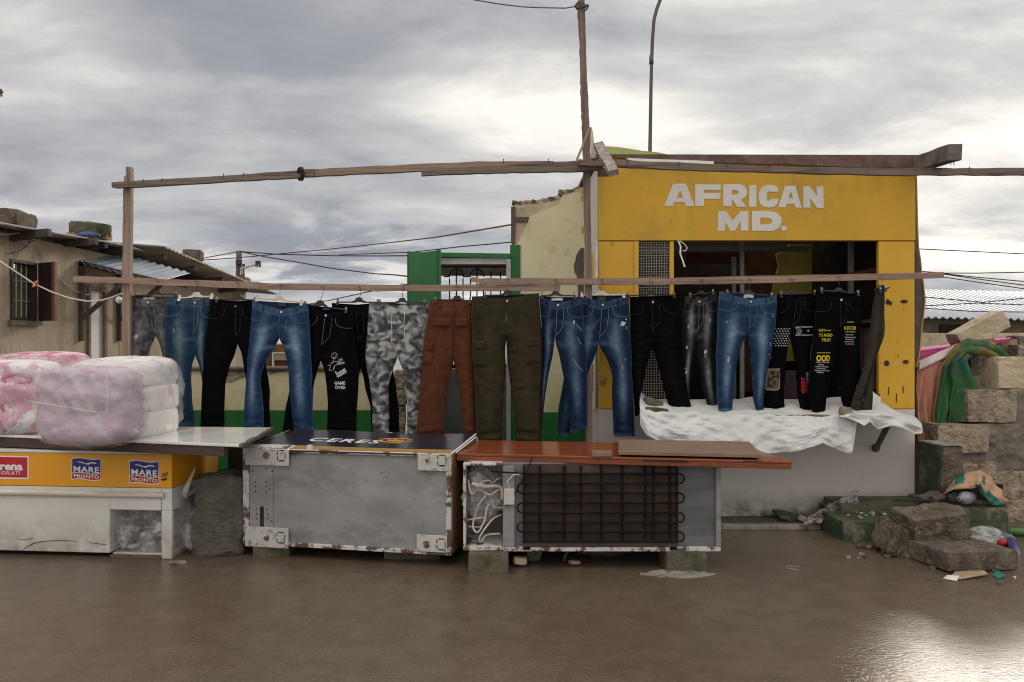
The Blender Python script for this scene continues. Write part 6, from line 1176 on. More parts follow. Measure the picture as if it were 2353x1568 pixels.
a, b = hx(222, 1045, -.004), hx(430, 470, -.004); m = MB(); cb_(m, a.x, b.x, -.004, .002, a.z, b.z); vp = m.build('vent_plate', M('galv'), cf, bevel=.001)
m = MB()
for (x, y) in ((270, 625), (368, 625), (270, 667), (370, 667), (272, 711), (372, 711), (280, 868), (378, 868), (282, 911), (381, 911), (284, 955), (383, 955), (247, 525), (370, 507), (424, 525), (403, 690), (417, 975)): q = hx(x, y, -.005); m.disc(CF.M @ q, .0055, 10, th=.003, ax=(CF.M.to_3x3() @ Vector((0, 1, 0))))
m.build('screw_hole', M('dark_inside'), vp)
a, b = hx(312, 1032, -.0055), hx(348, 848, -.0055); m = MB(); cb_(m, a.x, b.x, -.0055, -.0041, a.z+.01, b.z-.01); m.disc(CF.M @ Vector(((a.x+b.x)/2, -.0052, b.z-.010)), (b.x-a.x)/2, 14, th=.0011, ax=(CF.M.to_3x3() @ Vector((0, 1, 0)))); m.disc(CF.M @ Vector(((a.x+b.x)/2, -.0052, a.z+.010)), (b.x-a.x)/2, 14, th=.0011, ax=(CF.M.to_3x3() @ Vector((0, 1, 0)))); m.build('slot', M('dark_inside'), vp)
for (x0_, y0_, x1_, y1_, bx, by, kx) in ((180, 338, 570, 470, 368, 388, 505), (178, 1040, 566, 1200, 365, 1125, 500), (1725, 385, 1995, 520, 1812, 432, 1945), (1716, 1108, 1988, 1245, 1803, 1185, 1938)):
    a, b = hx(x0_, y1_, -.022), hx(x1_, y0_, -.022); m = MB(); cb_(m, a.x, b.x, -.020, -.0125, a.z, b.z); pt = m.build('foot_plate', M('plate_enamel'), cf, bevel=.002)
    q = hx(bx, by, -.024); m = MB(); ax = CF.M.to_3x3() @ Vector((0, -1, 0)); m.disc(CF.M @ Vector((q.x, -.0202, q.z)), .024, 16, ax=ax, th=.003); m.build('washer', M('rusty_enamel'), pt)
    m = MB(); m.tube([CF.M @ Vector((q.x, -.0232, q.z)), CF.M @ Vector((q.x, -.034, q.z))], .0125, 6); m.build('bolt', M('rust'), pt)
    q = hx(kx, by, -.024); m = MB(); hw_ = .022; cb_(m, q.x-hw_, q.x+hw_, -.025, -.0205, q.z-.03, q.z+.03); m.build('bracket_tab', M('plate_enamel'), pt, bevel=.002)
    m = MB()
    for dx, dz, w_, h_ in ((0, .034, .02, .004), (0, -.034, .02, .004), (-.030, .02, .003, .012), (-.030, -.02, .003, .012), (.026, 0, .002, .02)): cb_(m, q.x+dx-w_, q.x+dx+w_, -.0215, -.0203, q.z+dz-h_, q.z+dz+h_)
    m.build('bracket_slot', M('rust_dark'), pt)
# rusted lip on top of the rim
m = MB()
def lip(s, t): x = fi+.1+s*(CL-fi*2-.2); w = .010+.014*max(0, noise.noise(Vector((x*9, 2, 3))))+.02*math.exp(-((x-.36)/.07)**2); return CF.M @ Vector((x, -.0135, Z1-.004-w*t))
m.grid(lip, 160, 2); m.build('rust_lip', M('rust_dark'), cf)
# printed top (the old front of the fridge)
def topz(y): return Z1-.004+(RISE+.004)*(y-.02)/(CD-.02)
def tpt(x, y, dz=.002): return CF.M @ Vector((x, y, topz(y)+dz+.006*math.sin(x*5)*(y/CD)))
def tgrid(x0, x1, y0, y1, dz, n=24): return MB().grid(lambda s, t: tpt(x0+(x1-x0)*s, y0+(y1-y0)*t, dz), n, 6)
tgrid(.0, CL, -.004, CD+.01, .003).build('top_skin', M('white_print'), cf, solid=.003)
tgrid(.01, CL-.012, .115, CD, .0065).build('black_decal', M('black_decal'), cf); tgrid(.33, CL-.012, .012, .105, .0065).build('wood_decal', M('oak_decal'), cf)
def toplocal(x, y):      # pixel -> local x,y on the sloping top
    u, v = UV('F7', x, y); o = CF.I @ Vector((0, 0, EYE)); q = CF.I @ (Vector((u-CU, FPX, -(v-CV)))+Vector((0, 0, EYE))); dr = q-o; zz = Z1
    for _ in range(6): t = (zz-o.z)/dr.z; p = o+dr*t; zz = topz(min(max(p.y, 0), CD))+.008
    return p.x, p.y
def topmap(vs_, x0_, y0_, x1_, y1_):
    xa, ya = toplocal(x0_, y1_); xb, yb = toplocal(x1_, y0_); return [tpt(xa+(x-0)*(xb-xa), ya+z*(yb-ya), .0085) for x, z in fit(vs_, 0, 1, 0, 1)]
vs, fs = textmesh('CERES', .018, .1, 1.15); m = MB(); xa, ya = toplocal(735, 257); xb, _ = toplocal(1385, 264); _, yb = toplocal(735, 224); m.add([tpt(xa+x*(xb-xa), ya+z*(yb-ya), .0085) for x, z in fit(vs, 0, 1, 0, 1)], fs); m.build('brand_text', M('white_print'), cf, fix=False)
m = MB(); xa, _ = toplocal(1380, 240); xb, _ = toplocal(1672, 250); _, ya = toplocal(1526, 263); _, yb = toplocal(1526, 225); cx, cy, rx_, ry_ = (xa+xb)/2, (ya+yb)/2, (xb-xa)/2, (yb-ya)/2
m.tube([tpt(cx+rx_*math.cos(g*.2094), cy+ry_*math.sin(g*.2094), .008) for g in range(31)], .004, 4); m.tube([tpt(cx+rx_*a_, cy+ry_*b_, .008) for a_, b_ in ((-.35, .2), (-.45, -.1), (-.1, -.3), (.2, -.1), (.0, .3), (-.15, .1), (.3, -.4), (.5, -.2))], .006, 4); m.build('gold_emblem', M('gold_print'), cf)
for x0_, x1_, y_ in ((575, 655, 185), (1960, 2035, 212)): m = MB(); xa, ya = toplocal(x0_, y_+12); xb, yb = toplocal(x1_, y_-14); m.add([tpt(xa, ya, .009), tpt(xb, ya, .009), tpt(xb, min(yb, CD), .009), tpt(xa, min(yb, CD), .009)], [(0, 1, 2, 3)]); m.build('red_tape', M('red_print'), cf)
tgrid(.0, .31, .0, .10, .010, 8).build('torn_flap', M('rusty_enamel'), cf, solid=.003)
m = MB(); q = tpt(.47, .03, .004); m.tube([q, q+Vector((0, 0, .022))], .022, 14); m.tube([q+Vector((0, 0, .022)), q+Vector((0, 0, .026))], .019, 14); single(m, 'bottle_cap', M('white_plastic'), 'white plastic bottle cap left on the toppled display fridge', 'bottle cap')
m = MB(); m.tube([CF.M @ Vector((CL+.012, .0+k*CD, topz(k*CD)-.03*j)) for k, j in ((.1, 0), (.9, 0), (.97, .6), (.97, 3))], .005, 5); m.build('wire_edge', M('white_print'), cf)
# ------------------------------------------------------------------ fridge with the condenser
OD = 5.10
def ox(x): return (UV('F8', x, 0)[0]-CU)*OD/FPX
def oz(y): return EYE-(UV('F8', 0, y)[1]-CV)*OD/FPX
of = thing('toppled_fridge', 'toppled fridge showing its black condenser coil, carried on two tufa blocks', 'fridge', (.5, OD, 0))
OX0, OX1, OZ0, OZ1 = ox(110), ox(2262), .122, .675
m = MB(); m.box(ox(442), OX1, OD+.02, OD+.60, OZ0, OZ1); m.box(OX0, ox(441), OD+.32, OD+.60, OZ0, OZ1); m.build('cabinet', M('galv_dark'), of, bevel=.004)
m = MB(); m.box(OX0, ox(441), OD+.0, OD+.318, OZ0, oz(1015)); m.box(OX0, OX0+.018, OD, OD+.318, oz(1014), OZ1); m.box(OX0+.0185, ox(441), OD, OD+.318, oz(342), OZ1); m.build('bay_frame', M('rusty_enamel'), of, bevel=.003)
m = MB(); m.box(OX0+.03, ox(441), OD+.30, OD+.318, oz(800), oz(343)); m.build('bay_back', M('white_enamel'), of)
m = MB(); m.box(ox(443), OX1+.003, OD-.006, OD+.019, OZ0-.004, oz(1022)); m.build('bottom_rail', M('rusty_enamel'), of, bevel=.003)
m = MB(); m.box(ox(443), ox(540), OD-.004, OD+.019, oz(1020), OZ1-.02); m.build('steel_strip', M('galv'), of, bevel=.002)
m = MB(); m.box(ox(2228), OX1+.004, OD-.004, OD+.019, oz(1020), oz(345)); m.build('edge_strip', M('galv'), of, bevel=.002)
m = MB(); m.box(ox(620), ox(1905), OD+.005, OD+.012, oz(1020), oz(330)); m.build('fin_sheet', M('fin_brown'), of)
m = MB()
for i in range(190): x = ox(622)+(ox(1903)-ox(622))*i/189; m.box(x-.0009, x+.0009, OD-.004, OD+.004, oz(972), oz(400))
m.build('cooling_fin', M('fin_brown'), of)
m = MB()
for xa, xb in ((740, 762), (945, 968), (1085, 1105), (1258, 1276), (1430, 1450), (1622, 1644), (1690, 1712), (1828, 1848), (612, 624), (1895, 1908)): m.box(ox(xa), ox(xb), OD-.010, OD-.0045, oz(1000), oz(340))
m.build('coil_strap', M('coil_black'), of)
P = []; rows = [405, 487, 567, 650, 732, 812, 891, 972]; xl_, xr2 = ox(605), ox(1915); rr = (oz(rows[0])-oz(rows[1]))/2
for i, y in enumerate(rows):
    z = oz(y); L = [(xl_, z), (xr2, z)] if i % 2 == 0 else [(xr2, z), (xl_, z)]
    P += [Vector((x, OD-.018, zz)) for x, zz in L]
    if i < len(rows)-1:
        cx, cz = L[1][0], z-rr; sg = 1 if i % 2 == 0 else -1
        P += [Vector((cx+sg*rr*math.sin(k*math.pi/8), OD-.018, cz+rr*math.cos(k*math.pi/8))) for k in range(1, 8)]
m = MB(); m.tube(P, .0052, 8); m.build('condenser_coil', M('coil_black'), of, smooth=True)
m = MB(); m.tube([Vector((xl_-.2, OD-.01, oz(388))), Vector((ox(540), OD-.016, oz(398))), Vector((xl_, OD-.018, oz(405)))], .0045, 6); m.tube([Vector((ox(690), OD-.02, oz(268))), Vector((ox(640), OD-.03, oz(390))), Vector((ox(560), OD-.03, oz(540))), Vector((ox(478), OD-.028, oz(672)))], .004, 6); m.build('loose_tube', M('coil_black'), of, smooth=True)
m = MB(); m.box(ox(610), ox(1905), OD-.012, OD-.003, oz(1015), oz(975)); m.build('drip_edge', M('fin_brown'), of)
m = MB(); m.box(ox(453), ox(540), OD-.034, OD-.005, oz(662), oz(530)); bxo = m.build('control_box', M('pale_plastic'), of, bevel=.004)
m = MB(); m.tube([Vector((ox(500), OD-.02, oz(530))), Vector((ox(480), OD-.03, oz(470))), Vector((ox(530), OD-.02, oz(415))), Vector((ox(612), OD-.014, oz(408)))], .004, 6); m.build('cable', M('cable_white'), of)
m = MB(); m.box(ox(612), ox(672), OD-.016, OD-.0125, oz(1042), oz(1016)); m.build('coil_bracket', M('coil_black'), of); m = MB(); m.box(ox(1838), ox(1898), OD-.016, OD-.0125, oz(1046), oz(1020)); m.build('coil_bracket', M('coil_black'), of)
# plastic and straps stuffed in the bay
fl_blob('plastic_bag', (ox(265), OD+.17, oz(620)), (.19, .20, .30), 'film_clear', 'crumpled clear plastic stuffed in the side bay of the condenser fridge', 'plastic bag', 36, .06, 5, fq=3.4)
m = MB(); rng = random.Random(5)
def ribbon(P, w=.011):
    P = [Vector((ox(x), OD+.06+dy, oz(y))) for x, y, dy in P]; D_ = []
    for i in range(len(P)-1):
        p0, p1, p2, p3 = P[max(i-1, 0)], P[i], P[i+1], P[min(i+2, len(P)-1)]
        for k in range(6): t = k/6; D_.append(.5*((2*p1)+(p2-p0)*t+(2*p0-5*p1+4*p2-p3)*t*t+(3*p1-p0-3*p2+p3)*t**3))
    D_.append(P[-1]); vs = []
    for i, p in enumerate(D_): t = (D_[min(i+1, len(D_)-1)]-D_[max(i-1, 0)]).normalized(); nrm = Vector((-t.z, .35*math.sin(i*.4), t.x)).normalized()*w/2; vs += [p-nrm, p+nrm]
    m.add(vs, [(2*i, 2*i+1, 2*i+3, 2*i+2) for i in range(len(D_)-1)])
ribbon([(150, 480, 0), (180, 590, -.02), (230, 560, .03), (330, 600, 0), (420, 560, .02), (435, 620, 0)]); ribbon([(300, 600, -.03), (240, 680, -.02), (200, 790, 0), (190, 870, -.02), (230, 910, -.03), (280, 830, -.02), (320, 690, 0), (400, 720, .02), (510, 685, -.03)]); ribbon([(430, 770, 0), (360, 800, -.02), (290, 880, -.03), (245, 960, -.02), (255, 1005, 0), (300, 950, .02), (420, 930, 0)]); ribbon([(140, 820, .02), (230, 800, 0), (300, 810, .02), (250, 880, .03), (150, 870, 0)]); ribbon([(180, 500, -.03), (300, 530, 0), (420, 540, .01), (440, 640, 0)], .022); ribbon([(250, 490, .01), (330, 480, .0), (340, 520, .02), (400, 465, .0), (440, 470, .03)], .008)
single(m, 'strap_tangle', M('cream_rail'), 'tangle of pale flat straps spilling in the condenser fridge bay', 'strap', smooth=True, solid=.002)
# orange board, plywood
ob_ = thing('table_board', 'orange varnished door used as a counter top over the condenser fridge', 'board', (.6, 5.3, .66))
A, B, C_, D_ = Vector((-.362, 5.23, .722)), Vector((1.705, 4.89, .720)), Vector((1.59, 5.55, .735)), Vector((-.274, 5.80, .737))
m = MB(); m.slab([A, B, C_, D_], .018); m.build('board_top', M('orange_varnish'), ob_, bevel=.004)
m = MB(); m.slab([A+Vector((0, .004, -.0185)), B+Vector((-.004, .004, -.0185)), C_+Vector((-.004, 0, -.0185)), D_+Vector((.004, 0, -.0185))], .032); m.build('board_edge', M('orange_edge'), ob_, bevel=.004)
dv = (B-A).normalized()
for f0, f1, h0_, h1_ in ((.57, .70, -.024, -.012), (.86, .915, -.010, -.003)): p0, p1 = A+(B-A)*f0, A+(B-A)*f1; m = MB(); m.add([p0+Vector((0, -.002, h1_)), p1+Vector((0, -.002, h1_)), p1+Vector((0, -.002, h0_)), p0+Vector((0, -.002, h0_))], [(0, 1, 2, 3)]); m.build('lock_slot', M('dark_inside'), ob_)
m = MB(); p0, p1 = A+(D_-A)*.02+dv*.12, A+(D_-A)*.98+dv*.12; m.beam(p0+Vector((0, 0, .001)), p1+Vector((0, 0, .001)), .004, .002); m.build('panel_groove', M('orange_edge'), ob_)
ply = [W('F8', 1410, 222, 5.06), W('R7', 612, 640, 4.93), W('R7', 490, 512, 5.5), W('F8', 1410, 120, 5.62)]
m = MB(); m.slab(ply, .022); single(m, 'plywood_sheet', M('plywood'), 'weathered brown plywood sheet lying on the orange counter board', 'plywood', bevel=.002)
m = MB(); q = W('F8', 1270, 225, 5.09); m.box(q.x-.062, q.x+.062, q.y-.03, q.y+.06, .722, .752); single(m, 'wood_offcut', M('plywood'), 'small square wood offcut on the orange board beside the plywood', 'offcut', bevel=.003)
# blocks and litter under the fridges
for i, (x0_, x1_, d, dep, lab, mt) in enumerate(((1076, 1168, 5.0, .3, 'left tufa block under the condenser fridge', 'mossy'), (1532, 1625, 5.07, .3, 'right tufa block under the condenser fridge', 'mossy'))):
    xa, xb = (x0_-CU)*d/FPX, (x1_-CU)*d/FPX; single(rockmb(((xa+xb)/2, d+dep/2, .058), (xb-xa, dep, .126), amp=.006, cuts=9, rnd=.08, seed=100+i), 'support_block', M(mt), lab, 'block', 'blocks under the fridges')
for i, (x0_, x1_, d, lab) in enumerate(((575, 660, 5.36, 'dark mossy block under the left end of the toppled display fridge'), (880, 1010, 5.30, 'dark block under the right end of the toppled display fridge'))):
    xa, xb = (x0_-CU)*d/FPX, (x1_-CU)*d/FPX; single(rockmb(((xa+xb)/2, d+.2, .037), (xb-xa, .3, .082), amp=.006, cuts=7, rnd=.1, seed=104+i), 'support_block', M('mossy'), lab, 'block', 'blocks under the fridges')
single(rockmb(WG('F8', 585, 1200)+Vector((0, .05, .035)), (.085, .06, .05), (0, .1, .3), .008, 6, rnd=.7, seed=110), 'stone', M('tufa_pale'), 'pale rounded stone beside the left block under the condenser fridge', 'stone', smooth=True)
single(rockmb(WG('F8', 690, 1170)+Vector((0, .1, .05)), (.10, .08, .09), (0, .3, .3), .012, 6, rnd=.7, seed=111), 'stone', M('concrete'), 'dark stone just behind the pale rounded stone', 'stone', smooth=True)
single(rockmb(WG('F8', 1050, 1195)+Vector((0, .05, .02)), (.07, .05, .025), (0, .1, .5), .006, 6, rnd=.7, seed=112), 'stone', M('tufa'), 'small flat stone on the road under the middle of the condenser fridge', 'stone', smooth=True)
m = MB(); m.tube([WG('F8', x, y)+Vector((0, .06, z)) for x, y, z in ((955, 1180, .01), (975, 1170, .05), (1020, 1160, .08), (1090, 1165, .085), (1140, 1170, .05))], .009, 6); single(m, 'hose', M('mossy'), 'bent pale hose in the dark gap under the condenser fridge', 'hose', smooth=True)
fl_blob('rag', WG('F8', 1330, 1180)+Vector((0, .3, .05)), (.4, .2, .1), 'dark_timber', 'dark rag heaped under the condenser fridge', 'rag', 38, .03)
fl_blob('rag', WG('F8', 1700, 1165)+Vector((0, .25, .07)), (.14, .1, .06), 'film_dull', 'pale crumpled wrapper at the right end under the condenser fridge', 'wrapper', 39, .02)
single(rockmb(WG('P8', 1960, 1525)+Vector((0, 0, .008)), (.10, .05, .012), (0, .1, .5), .004, 4, seed=113), 'wood_chip', M('tufa'), 'flat pale wood chip on the road at the freezer corner', 'wood chip')
m = MB(); rr_ = random.Random(2); m.slab([WG('F8', 1880, 1250)+Vector((.24*math.cos(k*.2618)*rr_.uniform(.75, 1.1), .085*math.sin(k*.2618)*rr_.uniform(.6, 1.1), .004)) for k in range(24)], .006)
o = single(m, 'cement_patch', M('kerb_white'), 'thin pale cement smear on the road by the right tufa block', 'patch')
m = MB(); m.box(-1.7, -.36, 5.92, 5.96, 0, .30); single(m, 'light_block_board', M('maroon_wood'), 'added dark board blocking light behind the toppled display fridge', 'board')  # added board: stops light from the rear reaching under the display fridge
m = MB(); m.box(-.32, 1.30, 5.74, 5.78, 0, .26); single(m, 'light_block_board', M('maroon_wood'), 'added dark board blocking light behind the condenser fridge', 'board')  # added to keep the space under the condenser fridge dark
m = MB(); m.box(-4.1, -2.3, 5.98, 6.02, 0, .5); single(m, 'light_block_board', M('maroon_wood'), 'added dark board blocking light behind the white chest freezer', 'board')  # added light blocker behind the chest freezer
# ------------------------------------------------------------------ steps and rubble at the right
def stp(name, x0, x1, y0, y1, z0, z1, label, mt='green_concrete', amp=.012, seed=0, cuts=12, rnd=.05):
    return single(rockmb(((x0+x1)/2, (y0+y1)/2, (z0+z1)/2), (x1-x0, y1-y0, z1-z0), amp=amp, cuts=cuts, rnd=rnd, seed=seed, fq=4), name, M(mt), label, 'step')
X_ = lambda u, d: (u-CU)*d/FPX
stp('concrete_step', X_(1934, 5.82), X_(2150, 5.82), 5.80, 6.2, -.02, .145, 'lower green painted concrete step at the right front of the shop', seed=121)
stp('concrete_step', X_(1925, 6.2), X_(2130, 6.2), 6.15, 6.49, -.02, .20, 'upper mossy step ledge against the white shop wall', 'mossy', seed=122)
stp('concrete_step', X_(1892, 6.3), X_(1932, 6.2), 6.18, 6.4, -.02, .165, 'broken dark green step end left of the upper ledge', seed=123)
stp('concrete_step', X_(2170, 5.95), X_(2316, 5.95), 5.95, 6.5, -.02, .215, 'right green concrete step carrying the paper sack', seed=124)
gpx = 3.27; gp_ = thing('green_pillar', 'stub pillar, green on one side and bare concrete in front, at the shop corner', 'pillar', (gpx+.1, 6.3, .1))
m = rockmb((gpx+.098, 6.31, .37), (.165, .27, .54), (0, 0, R(8)), .008, 10, rnd=.05, seed=125); m.build('concrete_core', M('concrete'), gp_)
m = MB(); cr8, sr8 = math.cos(R(8)), math.sin(R(8)); T8 = Matrix.Translation((gpx+.098, 6.31, 0)) @ Matrix.Rotation(R(8), 4, 'Z'); m.add([T8 @ Vector(v) for v in MB().box(-.100, -.087, -.14, .135, .11, .645).v], MB().box(0, 1, 0, 1, 0, 1).f); m.build('green_face', M('green_concrete'), gp_, bevel=.003)
m = MB(); m.add([T8 @ Vector(v) for v in MB().box(-.101, .09, -.142, .14, .646, .656).v], MB().box(0, 1, 0, 1, 0, 1).f); m.build('pillar_top', M('kerb_white'), gp_)
single(rockmb((X_(2110, 6.0), 5.98, .175), (.22, .1, .07), (0, 0, .2), .02, 8, rnd=.5, seed=126), 'stone', M('mossy'), 'mossy stone bedded in the upper step ledge near the rubble', 'stone')
# big chunk and slab
single(rockmb((2.86, 5.50, .20), (.42, .26, .19), (R(8), R(-5), R(8)), .024, 24, rnd=.14, seed=130, fq=6), 'rubble_chunk', M('concrete'), 'rough concrete rubble chunk leaning behind the flat slab', 'rubble')
single(rockmb((2.60, 5.50, .10), (.16, .24, .22), (R(5), R(22), R(10)), .03, 10, rnd=.4, seed=131, fq=5), 'rubble_chunk', M('concrete'), 'darker lower rubble piece at the left foot of the rough chunk', 'rubble')
sl = MB(); c0 = [(2.655, 5.33), (2.735, 5.0), (3.17, 5.11), (3.10, 5.52), (2.80, 5.56)]
mm = rockmb((2.92, 5.28, .062), (.50, .46, .115), (R(-1.5), R(1), R(10)), .007, 26, rnd=.05, seed=132, fq=7); single(mm, 'concrete_slab', M('concrete'), 'flat broken concrete slab lying at the front right', 'slab')
rng = random.Random(3)
for k in range(46):
    zone = rng.choice((0, 0, 1, 1, 2))
    if zone == 0: u, v = rng.uniform(1800, 1930), rng.uniform(1188, 1212)
    elif zone == 1: u, v = rng.uniform(1930, 2090), rng.uniform(1246, 1285)
    else: u, v = rng.uniform(2060, 2330), rng.uniform(1290, 1345)
    p = WG('D', u, v, 0.0); s_ = rng.uniform(.012, .038)
    single(rockmb((p.x, p.y, s_*.3+(.03 if p.y > 6.2 else 0)), (s_, s_*.8, s_*.6), (0, 0, rng.uniform(0, 3)), s_*.2, 3, rnd=.6, seed=140+k), 'pebble', M(rng.choice(('tufa', 'concrete', 'mossy', 'concrete'))), 'small bit of rubble scattered on the ground around the steps', 'rubble', 'rubble bits around the steps')
for k in range(26):
    u = rng.uniform(1945, 2080); s_ = rng.uniform(.010, .026); single(rockmb((X_(u, 6.0), rng.uniform(5.9, 6.1), .15+s_*.2), (s_, s_, s_*.6), (0, 0, rng.uniform(0, 3)), s_*.2, 3, rnd=.6, seed=190+k), 'pebble', M(rng.choice(('tufa', 'tufa_pale', 'concrete'))), 'gravel chip lying on the lower green step', 'gravel', 'gravel chips on the lower step')
single(rockmb(WG('R7', 880, 1300, .03)+Vector((0, .05, .03)), (.20, .14, .03), (R(14), R(12), .3), .006, 6, seed=220), 'tile_shard', M('green_concrete'), 'dark green tile shard leaning at the foot of the white wall', 'shard')
single(rockmb(WG('R7', 1022, 1315, .03)+Vector((0, 0, .03)), (.065, .05, .05), (0, .4, .3), .008, 5, rnd=.6, seed=221), 'stone', M('tufa_pale'), 'pale stone next to the green tile shard', 'stone', smooth=True)
m = MB(); m.grid(lambda s, t: W('R7', 1050+s*500-t*60*(1-s), 1275-285*s**.8+t*(60+110*s*(1-s)*2+90*s), 6.32-.10*(1-s)-.1*t)+Vector((0, -.05*(1-abs(noise.noise(Vector((s*6, t*5, 1)))*2)), .03*noise.noise(Vector((s*8, t*6, 3))))), 36, 18); single(m, 'plastic_bag', M('film_dull'), 'crumpled translucent plastic film heaped against the white shop wall', 'plastic bag', smooth=True, solid=.002)
# paper sack and rubbish on the right step
def sack(s, t):
    L = [(1055, 365), (1110, 285), (1200, 170), (1330, 120), (1465, 97), (1560, 150), (1650, 250), (1740, 360), (1785, 440)]; i = s*(len(L)-1); a = int(min(i, len(L)-2)); f = i-a; x = L[a][0]+(L[a+1][0]-L[a][0])*f; y = L[a][1]+(L[a+1][1]-L[a][1])*f
    lo_ = np.interp(s, [0, .2, .45, .55, .62, .75, 1], [375, 320, 300, 250, 390, 490, 530]); yy = y+(lo_-y)*t
    q = W('Q8', x+(0 if s < .5 else -60*t), yy, 6.16-.20*math.sin(t*math.pi/2)*(.5+.5*math.sin(s*math.pi))); r = (1-abs(noise.noise(Vector((s*6, t*3, 4)))*2))*.03; return q+Vector((0, -r, r*.4))
sk_ = thing('paper_sack', 'torn brown and green paper sack slumped over rubbish on the right step', 'sack', W('Q8', 1450, 500, 6.1))
def sackpart(c0, c1, t0, t1, nm, mt, off): m = MB(); m.grid(lambda s, t: sack(c0+(c1-c0)*s, t0+(t1-t0)*t)+Vector((0, -off, off*.3)), 30, 20); m.build(nm, M(mt), sk_, smooth=True, solid=.003)
sackpart(0, 1, 0, 1, 'sack_paper', 'kraft', 0); sackpart(.06, .33, .0, .62, 'green_print', 'teal_print', .004); sackpart(.66, 1, .60, 1.0, 'green_print', 'teal_print', .004); sackpart(.56, .66, .78, 1.0, 'green_print', 'teal_print', .005)
sackpart(.57, .60, .2, .6, 'green_print', 'teal_print', .005)
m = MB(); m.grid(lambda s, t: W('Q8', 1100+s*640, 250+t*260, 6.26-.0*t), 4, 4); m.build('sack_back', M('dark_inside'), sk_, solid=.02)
btl = thing('plastic_bottle', 'crushed clear plastic bottle lying with its neck out under the paper sack', 'bottle', W('Q8', 1330, 420, 6.0))
p0, p1 = W('Q8', 1245, 415, 5.86), W('Q8', 1400, 395, 6.08); m = MB(); m.tube([p0, p0.lerp(p1, .1), p0.lerp(p1, .25), p0.lerp(p1, .4), p0.lerp(p1, .7), p1], [.014, .014, .034, .048, .046, .035], 14); m.build('bottle_body', M('bottle_clear'), btl, smooth=True)
m = MB(); m.tube([p0+(p0-p1)*.03, p0+(p1-p0)*.03], .016, 12); m.build('neck_ring', M('film_clear'), btl); m = MB(); m.disc(p0+(p0-p1)*.035, .008, 12, ax=(p1-p0), th=.002); m.build('neck_hole', M('dark_inside'), btl)
fl_blob('rubbish_bag', W('Q8', 1170, 420, 6.05), (.10, .12, .11), 'cable_dark', 'black crumpled plastic beside the bottle under the paper sack', 'plastic bag', 41, .03)
m = MB(); m.tube([W('Q8', 490, 432, 6.2), W('Q8', 700, 436, 6.15), W('Q8', 940, 438, 6.05)], .008, 6); single(m, 'iron_rod', M('cable_dark'), 'thin dark rod lying along the upper step ledge', 'rod')
single(rockmb(W('Q8', 900, 390, 6.15), (.16, .1, .05), (0, -.3, .2), .02, 6, rnd=.6, seed=225), 'stone', M('mossy'), 'yellowish stone at the foot of the green pillar', 'stone')
m = MB(); m.tube([W('Q8', 935, 425, 6.0), W('Q8', 1060, 395, 6.05)], .028, 8); single(m, 'pipe_stub', M('dark_timber'), 'short dark pipe stub beside the green pillar foot', 'pipe')
fl_blob('plastic_bag', WG('Q8', 1600, 960)+Vector((0, .06, .06)), (.2, .12, .10), 'film', 'white plastic bag lying behind the flat slab', 'plastic bag', 43, .03)
def can(name, label, p0, p1, r, mt, endmt='can_metal'):
    root = thing(name, label, 'can', p0); d_ = (p1-p0).normalized(); m = MB(); m.tube([p0, p0+d_*.006, p0+d_*.012, p1-d_*.012, p1], [r*.82, r*.9, r, r, r*.85], 16); m.build('can_body', M(mt), root, smooth=True)
    m = MB(); m.tube([p0-d_*.001, p0+d_*.004], r*.84, 16); m.build('can_rim', M(endmt), root); m = MB(); m.tube([p0-d_*.0015, p0-d_*.001], r*.70, 16); m.build('can_end', M('steel'), root)
can('drink_can', 'blue drink can lying end-on at the right of the flat slab', WG('Q8', 1900, 1070)+Vector((0, .0, .02)), WG('Q8', 1890, 985)+Vector((.0, .06, .045)), .030, 'can_blue')
can('drink_can', 'green tin can lying by the unfinished wall at the right edge', WG('Q8', 1985, 860)+Vector((.05, .02, .035)), WG('Q8', 1850, 850)+Vector((-.02, .06, .03)), .032, 'can_green')
m = MB(); q0, q1 = WG('Q8', 1900, 960)+Vector((0, .03, .04)), WG('Q8', 1740, 930)+Vector((0, .1, .04)); m.tube([q0, q0.lerp(q1, .2), q0.lerp(q1, .8), q1], [.02, .036, .034, .02], 12); single(m, 'plastic_bottle', M('bottle_blue'), 'crushed pale blue plastic bottle behind the blue can', 'bottle', smooth=True)
fl_blob('wrapper', WG('Q8', 1800, 985)+Vector((0, .04, .03)), (.08, .05, .04), 'red_print', 'crumpled red wrapper between the slab and the blue can', 'wrapper', 45, .015, 3)
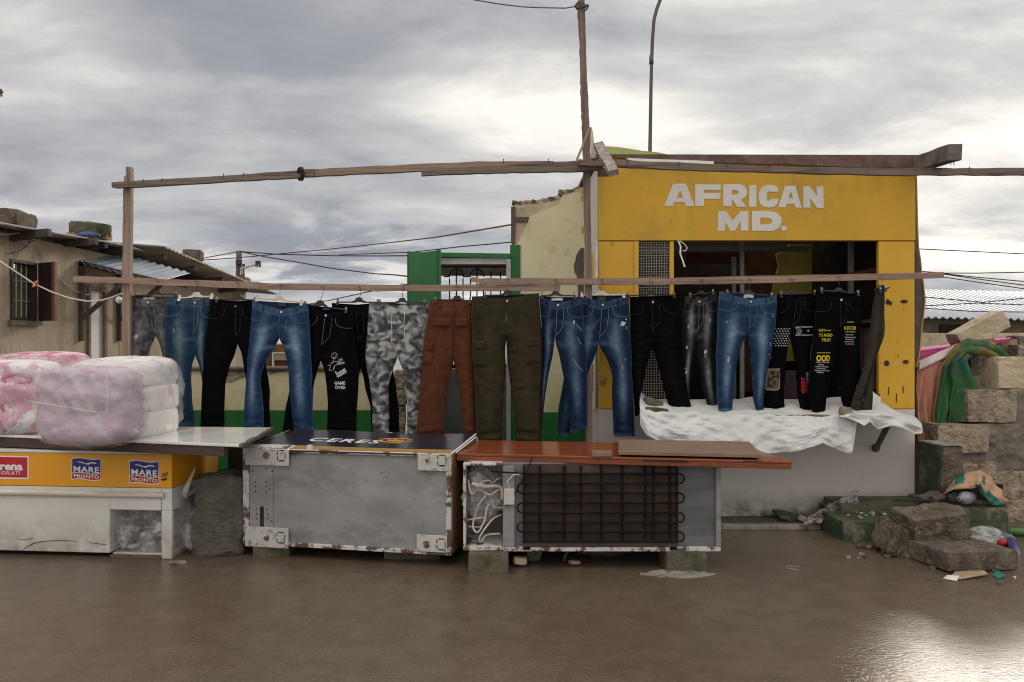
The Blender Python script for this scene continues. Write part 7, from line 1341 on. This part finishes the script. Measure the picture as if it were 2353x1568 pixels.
m = MB(); q = WG('Q8', 620, 1050)+Vector((0, 0, .024)); m.tube([q+Vector((-.035, 0, 0)), q+Vector((.03, .01, 0))], [.024, .019], 12); single(m, 'paper_cup', M('orange_plastic'), 'crushed orange paper cup beside the flat slab', 'cup')
def paper(name, pts, mt, label, cat): m = MB(); m.slab([WG('Q8', x, y)+Vector((0, 0, z)) for x, y, z in pts], .004); single(m, name, M(mt), label, cat)
paper('cardboard_scrap', ((1165, 1305, .012), (1250, 1350, .01), (1570, 1310, .02), (1530, 1285, .03), (1200, 1280, .02)), 'splinter', 'yellow-brown cardboard strip on the road in front of the slab', 'cardboard')
paper('paper_scrap', ((1062, 1335, .008), (1220, 1365, .008), (1250, 1330, .02), (1110, 1312, .015)), 'white_cloth', 'dirty white paper scrap beside the cardboard strip', 'paper')
paper('green_wrapper', ((1620, 1300, .01), (1700, 1335, .006), (1770, 1315, .012), (1690, 1270, .02)), 'teal_print', 'green wrapper scrap on the road by the slab corner', 'wrapper')
paper('paper_scrap', ((1855, 1320, .01), (1890, 1345, .006), (1900, 1320, .015)), 'tufa_pale', 'small cream scrap right of the green wrapper', 'paper')
m = MB(); q = WG('D', 1822, 1307); m.tube([q+Vector((.04*math.cos(t*.6), .04*math.sin(t*.6), .006+.004*math.sin(t*2))) for t in range(10)], .004, 5); single(m, 'plastic_loop', M('film_dull'), 'small twisted plastic loop lying on the wet road', 'plastic loop')
m = MB(); p0 = WG('Q8', 70, 985); p1 = WG('Q8', 310, 985); m.beam(p0+Vector((0, 0, .01)), p1+Vector((0, .02, .01)), .02, .018, n=4, wob=.003); single(m, 'stick', M('dark_timber'), 'dark stick lying in front of the lower green step', 'stick')
# bits at the far left edge of the sky: a pole end
q = W('D', -45, 203, 9); m = MB(); m.tube([Vector((q.x, 9, 2.6)), Vector((q.x, 9, q.z+.15))], .018, 6); m.tube([q+Vector((-.15, 0, 0)), W('D', 6, 212, 9)], .016, 6); m.tube([W('D', 2, 205, 9), W('D', 3, 222, 9)], .012, 6); m.tube([W('D', -15, 200, 9), W('D', -14, 224, 9)], .010, 6); single(m, 'antenna', M('rust'), 'rusty tip of an antenna poking in at the left edge of the sky', 'antenna')
